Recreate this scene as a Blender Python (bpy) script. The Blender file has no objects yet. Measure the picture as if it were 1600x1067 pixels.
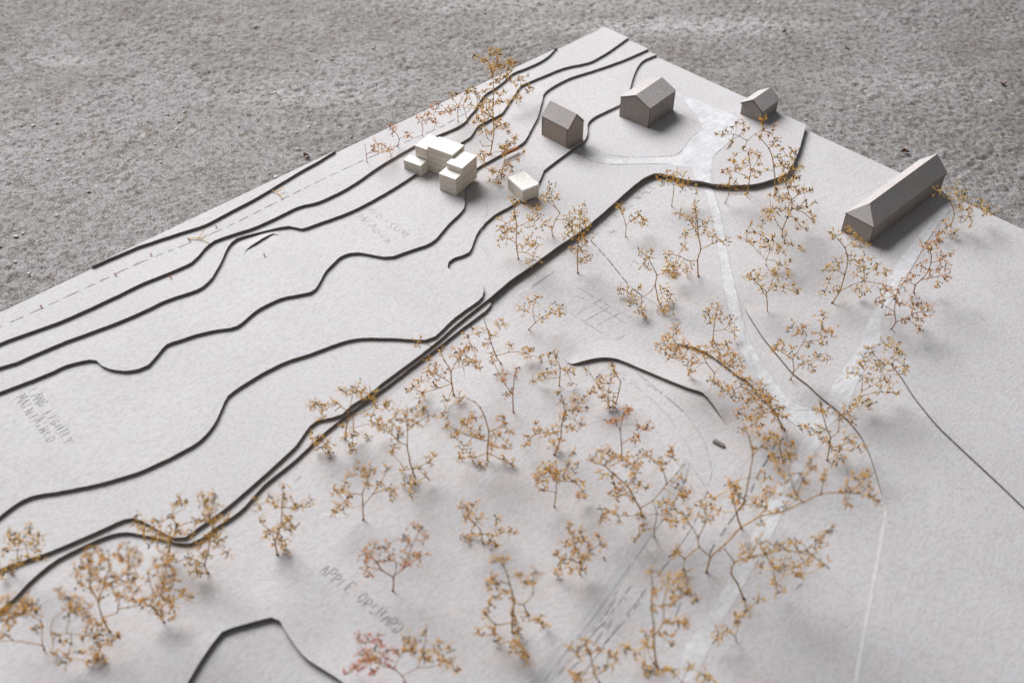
import bpy, bmesh, math, random
import numpy as np
from mathutils import Vector
from mathutils.geometry import tessellate_polygon
# ------------------------------------------------------------ camera, light, exposure
MM = 0.001
scene = bpy.context.scene
COL = scene.collection
cam = bpy.data.cameras.new('camera'); cam_o = bpy.data.objects.new('camera', cam); COL.objects.link(cam_o)
cam.sensor_width = 36.0; cam.lens = 36.0 * 1556.0 / 1600.0
cam.clip_start = 0.01; cam.clip_end = 50.0
cam_o.location = (0, 0, 0.381); cam_o.rotation_euler = (math.radians(90 - 43.7), 0, 0)
cam.dof.use_dof = True; cam.dof.focus_distance = 0.615; cam.dof.aperture_fstop = 9.0
scene.camera = cam_o
world = bpy.data.worlds.new('World'); scene.world = world; world.use_nodes = True
wb = world.node_tree.nodes['Background']; wb.inputs[0].default_value = (0.93, 0.96, 1.0, 1); wb.inputs[1].default_value = 0.10
def area(name, loc, target, sx, sy, power, col, spread=180):
    l = bpy.data.lights.new(name, 'AREA'); l.shape = 'RECTANGLE'; l.size = sx; l.size_y = sy; l.energy = power; l.color = col
    o = bpy.data.objects.new(name, l); COL.objects.link(o); o.location = loc
    l.spread = math.radians(spread)
    o.rotation_euler = (Vector(target) - Vector(loc)).to_track_quat('-Z', 'Y').to_euler()
    return o
area('window_light', (-0.68, 1.47, 0.98), (-0.02, 0.50, 0), 1.8, 0.95, 9.1, (1.0, 0.99, 0.985), 66)
scene.view_settings.view_transform = 'Standard'; scene.view_settings.look = 'None'
scene.view_settings.exposure = 0.75; scene.view_settings.gamma = 1.0
# ------------------------------------------------------------ survey of the model, millimetres
CORNER=(74.9,756.4); U=(-0.72056,-0.69339); V=(0.69339,-0.72056)
LAYERS=[
 (1,[(-11.8,428.4),(-13,425.6),(-15,422.3),(-17.4,419.4),(-20.6,415.9),(-24,412.2),(-26.9,408.9),(-29.8,405.5),(-32.6,402),(-35.4,398.5),(-37.6,395.9),(-40.1,393),(-42.7,390),(-45.3,386.9),(-47.9,383.9),(-50.4,381),(-53.1,377.9),(-55.9,374.7),(-58.6,371.4),(-61.3,368.4),(-63.7,365.6),(-66.5,362.5),(-69.3,359.3),(-72.1,356.2),(-74.9,353.2),(-77.5,350.4),(-80.1,347.6),(-82.7,344.9),(-85.2,342),(-87.7,339.1),(-90.2,336.1),(-92.7,333),(-95,329.9),(-97.1,326.9),(-99.3,323.6),(-101.6,320.1),(-103.9,316.7),(-106.3,313.3),(-108.8,310.1),(-111.5,306.8),(-114.2,303.5),(-116.8,300.3),(-119.1,297.2),(-121.3,293.4),(-123.3,289.3),(-125.3,285.5),(-127.4,282.1),(-130.5,278.7),(-133.9,275.7),(-136.9,273),(-139.5,269.8),(-142,267),(-146.6,264.2),(-149.8,264.1),(-153.1,264.5),(-157,265.7),(-161.1,267),(-165.8,268.1),(-170.4,269.1),(-173.5,269.9),(-176.6,270.3),(-180.1,270.1),(-183.6,269.1),(-186.5,267.8),(-189.5,266.1),(-192.4,264.2),(-196.2,261.7),(-200.2,258.8),(-203.7,256),(-207,252.3),(-209.8,248.6),(-211.7,245.4),(-213.5,242.1),(-215.1,238.5),(-216.8,235),(-219.2,231.4),(-221.9,227.3),(-223.9,224.4),(-404,51.1),(-414.1,74.5),(-233.9,247.8),(-231.4,249.3),(-228,251.2),(-225,252.6),(-221.4,254.2),(-217.5,256.1),(-213.4,258),(-209.7,259.9),(-206,262),(-202.1,264.3),(-198.3,266.6),(-194.7,268.8),(-191.5,270.8),(-187.5,273.3),(-183.5,276),(-180,278.1),(-175.9,278.9),(-172.5,278.1),(-169.2,276.8),(-166.3,275.2),(-163.3,273.4),(-160.4,271.7),(-156.6,269.5),(-153.7,268.1),(-149.5,268.3),(-147.7,270.3),(-145.1,273.4),(-142.4,276.1),(-139.5,279),(-136.7,282.1),(-134.4,284.9),(-131.8,288.3),(-129.1,292),(-126.5,295.6),(-124.1,298.8),(-121.8,302.2),(-119.4,305.6),(-117.1,308.9),(-115.1,312),(-112.8,315.3),(-110.6,318.6),(-108.9,321.4),(-107.7,324),(-106.7,327),(-105.2,330.9),(-103.4,334.8),(-99.5,339),(-95.4,340.3),(-91.9,341.2),(-87.8,343.3),(-86.2,345.8),(-83.9,349.2),(-81.4,351.6),(-78.7,353.8),(-76.3,356),(-74,358.9),(-71.6,362.3),(-69,365.6),(-66.8,368.2),(-64.2,371.1),(-61.4,374.3),(-58.6,377.5),(-55.8,380.6),(-53.3,383.4),(-50.9,386.3),(-48.3,389.3),(-45.9,392.3),(-43.5,395.2),(-41.4,397.8),(-39.3,400.7),(-37.3,403.6),(-35.2,406.6),(-33.1,409.5),(-31,412.1),(-28.6,415.1),(-26,418.3),(-23.3,421.7),(-20.5,425),(-17.9,428.2),(-15.5,431.2)]),
 (2,[(208.7,617.4),(207.9,614.8),(206.6,611.3),(205.1,607),(203.5,602.4),(201.8,597.9),(200.3,593.6),(199,590.1),(197.4,586),(195.7,581.9),(194,577.9),(192.4,574.3),(190.6,570.2),(188.6,566.2),(186.8,562.8),(184.7,559.1),(182,556),(179.3,554.1),(176,552.1),(172.4,550.2),(169.1,548.6),(165.5,546.8),(161.7,545.3),(157.8,544.2),(154,543.7),(149.7,543.5),(145.4,543.4),(141.7,543.5),(138,543.7),(134.4,544.3),(131.4,544.9),(126.7,547.1),(123.6,547.8),(120,548.4),(116.4,549.3),(112.9,550.7),(109.5,552.3),(106.3,553.8),(102.5,555.4),(99,556.7),(94.7,556.7),(91.3,554.7),(87.9,551.9),(85.6,549.6),(83.2,546.8),(80.8,543.9),(78.4,540.9),(76.2,538.1),(73.9,534.9),(71.3,531.4),(68.7,527.8),(66.1,524.2),(63.5,520.8),(61.3,517.9),(59,514.7),(56.6,511.5),(54.1,508.2),(51.6,505),(49.2,501.9),(46.9,498.9),(44.6,496.2),(42.2,493.5),(39.7,490.8),(37.1,488.2),(34.5,485.5),(31.9,482.9),(29.3,480.2),(26.6,477.2),(23.7,473.9),(20.6,470.4),(17.5,466.9),(14.6,463.5),(11.8,460.5),(9.5,457.9),(6.3,454.5),(3.1,451.3),(0,447.9),(-2.1,445.3),(-4.3,442.5),(-6.7,439.4),(-9.1,436.2),(-11.6,433),(-14,429.9),(-16.4,426.9),(-19,423.7),(-21.7,420.4),(-24.4,417.1),(-27,413.9),(-29.4,410.9),(-31.5,408.3),(-33.6,405.4),(-35.6,402.5),(-37.7,399.5),(-39.8,396.6),(-42,393.9),(-44.3,391),(-46.8,388),(-49.3,385),(-51.8,382.1),(-54.3,379.3),(-57.1,376.1),(-59.9,372.9),(-62.7,369.8),(-65.3,366.9),(-67.5,364.4),(-70,361.1),(-72.4,357.7),(-74.9,354.7),(-77.4,352.3),(-80.1,350.1),(-82.4,347.9),(-84.6,344.7),(-86.6,341.7),(-91.2,339.3),(-94.9,338.4),(-98.4,337.4),(-101.7,333.7),(-103.3,330.1),(-104.8,326.3),(-105.9,323.3),(-107.1,320.4),(-108.9,317.5),(-111.1,314.2),(-113.4,310.9),(-115.5,307.8),(-117.7,304.5),(-120.1,301),(-122.5,297.7),(-124.9,294.4),(-127.5,290.8),(-130.2,287.1),(-132.9,283.7),(-135.2,280.8),(-138,277.7),(-141,274.7),(-143.7,272.1),(-146.2,268.9),(-148.8,266.4),(-154,266.1),(-157.5,267.7),(-161.4,270),(-164.3,271.6),(-167.3,273.5),(-170,274.9),(-173.1,276.2),(-175.9,276.9),(-179.3,276.2),(-182.4,274.3),(-186.4,271.7),(-190.4,269.1),(-193.6,267.1),(-197.2,264.9),(-201.1,262.5),(-205,260.2),(-208.7,258.1),(-212.5,256.2),(-216.6,254.3),(-220.6,252.4),(-224.2,250.8),(-227.1,249.4),(-230.4,247.6),(-232.9,246.1),(-276.1,204.5),(-466.6,21.2),(-573.6,132.4),(74.9,756.4)]),
 (3,[(113,716.9),(110.6,715.4),(106.5,712.4),(102.8,709.2),(100.5,706.1),(98.6,702.7),(96.9,699.1),(95.6,695.8),(94.4,692.1),(93.2,688.2),(92.2,684.3),(91.2,680.6),(90.3,676.5),(89.4,672.3),(88.4,668.1),(87.6,664.3),(86.6,660.2),(85.6,655.9),(84.6,652),(83.4,648.6),(80.9,644.8),(77.7,641.4),(75.1,639.1),(72.2,636.7),(69.3,634.3),(66,631.5),(62.5,628.6),(59.5,625.6),(57.3,623),(55.4,620.1),(54,617),(53.4,613.6),(53.2,609.6),(53,605.5),(52.5,601.9),(51.6,598.2),(50.4,594.7),(48.6,591.3),(46.4,588.4),(43.6,585.5),(40.7,582.4),(38,579.4),(35.8,576.6),(33.2,573.4),(30.4,569.9),(27.7,566.4),(25.1,563.1),(22.9,560.1),(21.3,557.8),(19.9,552.6),(18.9,548.4),(17.6,543.8),(16.4,540.6),(15,537.4),(13.3,534.4),(11.1,531.7),(8.6,529.2),(6.2,526.6),(4,523.8),(1.9,521),(-0.4,518.3),(-2.9,515.9),(-5.8,513.5),(-8.7,510.9),(-11.3,508.1),(-13.7,504.7),(-16.1,501),(-18.1,497.2),(-19.8,493.9),(-21,490.8),(-21.9,487.5),(-22.7,484.2),(-23.6,479.7),(-24.6,474.8),(-26,470.8),(-30.2,467.7),(-34.5,465.6),(-37.8,461.7),(-38.3,456.3),(-35.5,453.3),(-32.6,451.6),(-29.3,449.8),(-26.2,448),(-23.2,446.3),(-18.7,443.4),(-17.1,439.9),(-16.3,436),(-16.9,430.4),(-19.4,426.5),(-21.2,424.4),(-23.6,421.9),(-26.4,419),(-29.1,415.9),(-31.6,413),(-33.9,409.8),(-36.2,406.2),(-38.4,402.7),(-40.5,399.6),(-42.2,397.3),(-47.3,394.5),(-50.7,394.4),(-54.3,394.7),(-57.9,395.1),(-61.9,395.5),(-66,395.8),(-69.5,395.9),(-73.2,396),(-76.9,396.1),(-80.1,396),(-84.3,395.6),(-88.3,394.7),(-92.2,393.2),(-96,391.2),(-98.7,389.7),(-101.8,387.9),(-105.1,386),(-108.2,384.2),(-112.2,382.2),(-116.3,380.3),(-120,378.3),(-123.3,376.2),(-126.4,373.8),(-129.1,371.6),(-132.3,368.9),(-135.2,365.9),(-137.9,363.1),(-141.3,359.7),(-144.4,356.1),(-146.7,353),(-147.8,348.7),(-148.1,344),(-148.5,340.5),(-149,336.8),(-149.7,333.2),(-150.9,329.4),(-152.5,325.7),(-154.6,322.2),(-157.4,319.1),(-160.8,316.2),(-164.2,313.4),(-167.2,311),(-170.5,308.6),(-174,306.2),(-177.3,304),(-180.6,302.2),(-184,300.5),(-187.5,299),(-190.9,297.6),(-194.4,296.3),(-198,295.2),(-201.5,294.1),(-204.8,293.2),(-208.3,292.3),(-211.9,291.4),(-215.4,290.5),(-219.1,289.8),(-222.7,289.1),(-225.8,288.1),(-229,285.9),(-231.6,283.5),(-234.6,279.4),(-237.5,275.1),(-239.5,272),(-241.2,269.4),(-284.4,227.8),(-482.2,37.4),(-573.6,132.4),(74.9,756.4)]),
 (4,[(107,723.1),(105.9,722.3),(103.4,720),(100.3,717.3),(96.9,714.4),(93.4,711.4),(89.8,708.5),(86.5,705.9),(83.5,703.6),(80.2,701.3),(76.9,699),(73.5,696.7),(70.1,694.5),(66.8,692.4),(63.7,690.3),(60.8,688.4),(57.6,686.4),(54.3,684.5),(51.1,682.6),(47.9,680.7),(44.8,678.6),(41.8,676.3),(38.7,673.4),(35.5,670.3),(32.3,666.9),(29.3,663.6),(26.8,660.3),(24.8,657.4),(23.1,653.1),(22.5,648.4),(21.9,643.7),(21.3,640.5),(20.7,636.7),(20.1,632.7),(19.5,628.7),(18.8,625),(18.2,621.7),(17.1,617.5),(15.7,613.2),(14.4,609),(13.4,605.5),(12.2,601.6),(11.1,597.6),(9.9,593.9),(8.8,590.9),(6.6,587.4),(3.9,584.5),(1.1,582.5),(-1.7,580.5),(-4.6,577.5),(-7.9,573.9),(-10.8,570.8),(-13.8,567.9),(-16.7,565),(-20,561.8),(-23,558.2),(-24.9,554.4),(-26.8,550.1),(-28.1,545.5),(-28.8,542.1),(-29.4,538.3),(-29.8,534.3),(-30.2,530.4),(-30.4,526.9),(-30.3,522.3),(-29.9,517.6),(-30.4,513.1),(-31.7,509.8),(-33.5,506.3),(-35.7,502.7),(-37.8,499.1),(-39.7,495.7),(-41.5,491.9),(-43.4,487.8),(-45.1,484),(-46.8,481),(-49.3,478),(-52.3,475.6),(-55.7,473.6),(-59.8,471.4),(-63.4,469.5),(-67.2,467),(-70.7,464.9),(-76.4,464.3),(-80.2,465.2),(-84.3,466.4),(-88.4,467.6),(-92.2,468.5),(-97.1,467.9),(-99.9,466.5),(-102.4,464.3),(-104.1,461.6),(-105.9,458.3),(-107.7,454.7),(-109.1,451.4),(-110.1,448),(-110.8,444.4),(-111.4,441.3),(-112.3,437.9),(-113.3,435),(-115.7,432.2),(-119.7,430.8),(-124.4,429.4),(-127.9,428.5),(-131.4,427.2),(-134.6,425),(-137.8,422.3),(-141,419.5),(-143.9,416.3),(-145.8,413.4),(-147.7,409.8),(-149.9,406.3),(-152.2,403.6),(-155.6,402),(-159.4,401.3),(-163.2,400.5),(-166.8,399.3),(-170.3,398),(-173.6,396.7),(-177.6,394.5),(-181.3,392.4),(-184.6,390.8),(-187.4,388.8),(-188.9,385.4),(-190,381.4),(-191.4,377.1),(-193,373.4),(-197.3,370.3),(-200.6,369.3),(-204.3,368.9),(-208.6,369.4),(-212.5,370.3),(-217.3,372.7),(-221.6,376.8),(-225.5,377.3),(-228.8,376.3),(-232.8,374.9),(-236.2,373.4),(-238.7,371.5),(-241,369.4),(-243.9,367.2),(-247.5,364.7),(-251,362.3),(-254.3,360.2),(-257.9,357.8),(-261.5,355.6),(-264.5,353.6),(-268.9,350.6),(-272.4,348.2),(-315.6,306.6),(-536.6,93.9),(-573.6,132.4),(74.9,756.4)]),
 (5,[(92.4,738.3),(89.8,734.9),(86.9,731),(85,728.4),(82.6,725.2),(79.9,721.7),(77.2,718.1),(74.5,714.6),(72,711.6),(69.5,708.8),(67.1,706),(64.5,703.2),(61.8,700.7),(58.8,698.4),(55.3,696.5),(51.5,694.9),(47.5,693.4),(43.5,691.8),(39.9,690),(36.5,687.8),(33.3,685.4),(30.2,682.9),(27.1,680.3),(24,677.8),(21.1,675.4),(17.9,672.8),(14.7,670.2),(11.7,667.7),(9.1,665.4),(7.1,663.5),(4.7,658.9),(3.3,654.6),(1.9,649.7),(0.2,645.2),(-1.4,640.7),(-2.5,637.3),(-3.6,633.9),(-4.6,630.9),(-5.6,627.8),(-6.8,624.8),(-9,622),(-11.3,619.6),(-15.4,616.2),(-17.8,613.6),(-20.2,611.1),(-23.7,607.7),(-24.9,604.7),(-26.1,601),(-27,597.8),(-28.7,592.9),(-30.9,590.3),(-33.3,587.7),(-35.1,585.3),(-37.3,582.3),(-39.7,578.9),(-42.2,575.3),(-44.8,571.7),(-47.3,568.4),(-49.6,565.4),(-52,562.3),(-54.5,559.2),(-57,556),(-59.5,552.8),(-62.1,549.6),(-64.6,546.6),(-67,543.6),(-69.5,540.6),(-72,537.7),(-74.4,534.7),(-76.9,531.8),(-79.5,528.9),(-82,526.1),(-85,522.9),(-88,519.7),(-91.1,516.6),(-94.2,513.5),(-97.3,510.6),(-100.4,507.9),(-103.4,505.6),(-106.6,503.3),(-109.9,501.2),(-113.1,499.1),(-116.1,497.3),(-118.8,495.6),(-122.3,493.3),(-125.9,490.9),(-128.9,489.5),(-133.9,491.1),(-137.6,492.1),(-142.9,490.8),(-145.7,489.6),(-149.3,488.1),(-153,486.5),(-156.4,485),(-160.2,483.3),(-164,481.6),(-167,479.6),(-169.3,476),(-170.5,471.8),(-170.9,468.5),(-171.3,464.6),(-171.5,460.5),(-171.9,456.6),(-172.4,452.1),(-173.1,447.5),(-173.9,443.5),(-175.5,438.9),(-177.6,434.9),(-180,432.6),(-182.8,430.7),(-186.4,428.7),(-190.8,426.4),(-195,423.8),(-197.8,421.6),(-200.5,419.2),(-203.2,416.7),(-205.9,414.3),(-208.6,412.2),(-211.5,409.9),(-214.5,407.7),(-217.5,405.4),(-220.6,403.2),(-223.7,401.2),(-227.1,399),(-230.7,396.7),(-234.2,394.5),(-237.5,392.4),(-240.5,390.5),(-243.7,388.2),(-246.9,385.9),(-250,383.5),(-252.9,381.3),(-256.3,378.5),(-259.7,375.6),(-262.7,373.3),(-266.3,371.6),(-270,369.9),(-274.4,366.9),(-277.9,364.3),(-321.1,322.7),(-547.3,105.1),(-573.6,132.4),(74.9,756.4)]),
 (6,[(35.4,718.4),(33.2,717.1),(32.3,713.3),(30.8,710.1),(29,706.5),(27,703.1),(25,700.3),(22.8,697.6),(20.5,695.1),(17.7,692.4),(14.4,689.5),(11.1,686.6),(8.2,684.2),(4.4,681.4),(1,678.4),(-1.2,675.1),(-3.1,671.2),(-5.2,667.4),(-7.5,663.8),(-9.8,660.2),(-12.2,656.6),(-14.9,653.3),(-17.7,650.1),(-20,646.5),(-21.8,642.3),(-23.1,637.7),(-24.1,634),(-25.1,628.7),(-26.9,624.6),(-29,620.1),(-30.4,616.4),(-31.9,612.5),(-33.1,609.4),(-35.7,605.6),(-38.4,602.8),(-41.7,599.8),(-45,597.2),(-48.1,594.9),(-51.7,591.9),(-53.9,590),(-56.8,587.5),(-60.1,584.7),(-63.4,581.8),(-66.4,578.9),(-68.9,576.2),(-71.7,573.1),(-74.7,569.8),(-77.6,566.4),(-80.4,563.3),(-82.8,560.4),(-84.8,558),(-87.7,554.4),(-90.4,550.6),(-92.5,547.7),(-94.8,544.4),(-97.2,540.9),(-99.5,537.8),(-101.7,535),(-103.9,532.3),(-106.2,529.6),(-108.6,527.1),(-111.1,524.6),(-113.9,522),(-116.8,519.4),(-119.7,516.9),(-122.4,514.9),(-126.1,513.1),(-130.1,511.7),(-133.8,509.8),(-136.8,507.5),(-139.8,504.6),(-142.9,501.6),(-145.9,498.8),(-148.7,496.3),(-151.4,493.8),(-154.3,491.3),(-157.2,489),(-160.4,486.9),(-163.8,485),(-167.1,483.2),(-170.1,481.4),(-173.4,479.4),(-176.6,477.3),(-179.3,475.1),(-181.7,471.7),(-183.5,468),(-184.6,464.1),(-185.6,460.4),(-188.1,455),(-190.2,452.8),(-193,450.3),(-195.8,448),(-198.4,446),(-201.5,443.8),(-204.8,441.4),(-208.2,439),(-211.4,436.5),(-214.3,433.9),(-217.2,431.2),(-220.1,428.5),(-222.9,425.8),(-225.9,423.1),(-228.5,420.7),(-231.4,418.2),(-234.3,415.5),(-237.4,412.8),(-240.6,410.1),(-243.8,407.4),(-247,404.9),(-250.6,402.4),(-254.4,399.9),(-258.3,397.4),(-262.2,394.9),(-266,392.6),(-269.3,390.5),(-272.1,388.6),(-275.8,385.8),(-279.4,382.8),(-281.9,380.7),(-325.1,339.1),(-557.4,115.5),(-573.6,132.4)]),
 (7,[(-118.4,570.4),(-119.4,568.9),(-121,566.8),(-123.1,564.3),(-125.3,561.4),(-127.5,558.3),(-130,555.3),(-133,552.1),(-136.1,548.6),(-138.2,546.1),(-140.6,543.1),(-143.1,539.9),(-145.7,536.6),(-148.2,533.4),(-150.8,530.1),(-153.5,526.6),(-156.2,523.1),(-159,519.7),(-161.6,516.6),(-164,513.8),(-166.5,511.1),(-169.1,508.4),(-171.6,505.7),(-174.2,503),(-176.8,500.1),(-179.5,497.1),(-182.1,494.2),(-184.7,491.5),(-187,489.2),(-189.9,487.1),(-193.1,485.3),(-196.2,483.5),(-200,481.3),(-204.1,478.9),(-208.1,476.5),(-211.7,474.3),(-215.5,471.8),(-219.4,469.4),(-222.9,467.3),(-226.1,464.5),(-229.3,461.8),(-232.5,459.1),(-235.7,456.5),(-239.2,453.4),(-242.4,450.7),(-244.7,448.8)]),
]
LIPS=[
 (4,1.3,11,0,[(-160.3,464.8),(-160,467.5),(-159.2,470.9),(-157.3,473.4),(-155.1,475.9),(-153.4,477.9),(-151.7,480.2),(-150,482.1),(-148,484.4),(-146,486),(-143.2,485.3),(-141.5,482.1)]),
 (0,2.0,16,0,[(27.8,385.4),(29.9,381.7),(32.8,380.2),(35.7,380.7),(38.9,381.7),(42.5,382.9),(46,383.8),(49.1,384.2),(52.1,384.2),(54.7,383.8),(57.2,383),(59.7,381.6),(62.6,379.9),(65.4,378.1),(67.6,376.7),(70.1,375.1),(72.9,373.4),(75.6,371.7),(78.3,370),(80.7,368.5),(83.2,367),(85.7,365.5),(88.2,364),(90.5,362.6),(92.6,361.5),(95.1,360.4),(97.6,359.3),(99.7,358),(101.6,355.1),(103,351.7),(104,349.4),(105.2,346.5),(106.5,343.3),(107.7,340.2),(108.8,337.6),(109.6,335.7)]),
 (0,1.8,16,0,[(88.2,399.5),(89.9,398.1),(92.2,396.3),(95,394.8),(98,393.2),(100.3,391.9),(102.8,390.6),(104.9,389.4),(108,386.3),(109.9,384),(112.3,381.2),(114.6,378.3),(116.2,376.1),(117.9,373.8),(119.5,371.7),(120.9,369.9),(123,368.2),(125,366.3),(126.9,363.1),(128.5,359.9),(130.4,356.5)]),
 (0,1.3,26,0,[(132.8,430.3),(133.1,427.9),(133.6,424.5),(134.2,420.7),(134.9,417.2),(135.6,414.4),(136.4,411.3),(137.2,408),(138.1,404.8),(139,401.6),(139.9,398.8),(140.9,396),(141.9,393.3),(143,390.5),(144.1,387.8),(145.2,385.2),(146.2,382.5),(147.3,379.8),(148.3,377.2),(149.3,374.7),(150.4,372.4),(152.3,369.6),(154.4,366.9),(156.4,364.1),(158,361.3),(159.5,358.3),(161.2,355.5),(162.7,353.2),(164.3,350.9),(166,348.6),(167.4,346.5),(168.8,344.1),(170.2,341.7),(171.4,339.3),(172.5,336.9),(173.4,334.5),(174.2,332.3),(175,329.7),(175.6,327),(176,324.6),(176.3,321.7),(176.5,318.6),(176.7,315.6),(176.7,312.7),(176.7,309.5),(176.6,306.1),(176.5,302.8),(176.4,299.7),(176.3,296.6),(176.2,293.3),(176.1,290.1),(176.1,287.4),(176,285.4)]),
 (0,1.3,40,2,[(203.5,385.2),(204.2,382.5),(205.2,378.7),(206,375.4),(206.6,373),(207.2,370.6),(207.7,368),(208.2,364.7),(208.8,361.1),(209.4,357.8),(210.1,354.9),(210.9,351.8),(211.8,348.7),(212.6,345.8),(213.4,343.1),(214.5,339.8),(215.6,336.6),(216.9,333.3),(218,330.9),(219.4,328.2),(220.8,325.2),(222.3,322.2),(223.8,319.3),(225.1,316.6),(226.5,313.8),(227.9,311),(229.3,308.2),(230.7,305.4),(232.1,302.6),(233.3,300.2),(234.6,297.6),(235.9,294.9),(237.2,292.1),(238.5,289.4),(239.7,286.9),(240.9,284.5),(242.1,281.9),(243.3,279.2),(244.6,276.6),(245.8,273.9),(247,271.3),(248.3,268.6),(249.7,265.7),(251,262.8),(252.1,260.4),(252.9,258.7)]),
 (0,2.2,22,1,[(-134.6,183.7),(-134.1,186.1),(-133.2,189.5),(-132.3,193.3),(-131.4,196.8),(-130.5,199.8),(-129.6,202.8),(-128.6,205.7),(-127.5,208.6),(-126.3,211.5),(-125,214.5),(-123.6,217.2),(-122.4,219.3),(-118.8,221.1),(-116,222.1),(-112.6,223.2),(-109.5,224.2),(-105.9,225.4),(-102.6,226.1),(-99,224.6),(-97.6,222.6),(-96.2,220.4),(-94.8,218.4),(-93,216),(-91.1,213.6),(-89.4,211.5),(-86.8,208.8),(-84,206.4),(-81.5,204.8),(-78.7,203.1),(-76.1,201.5),(-73.6,200),(-71.2,198.5),(-68.9,196.8),(-67,195.1),(-64.6,193),(-62,190.6),(-59.6,188.3),(-57.5,186.4),(-56,185)]),
]
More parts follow.
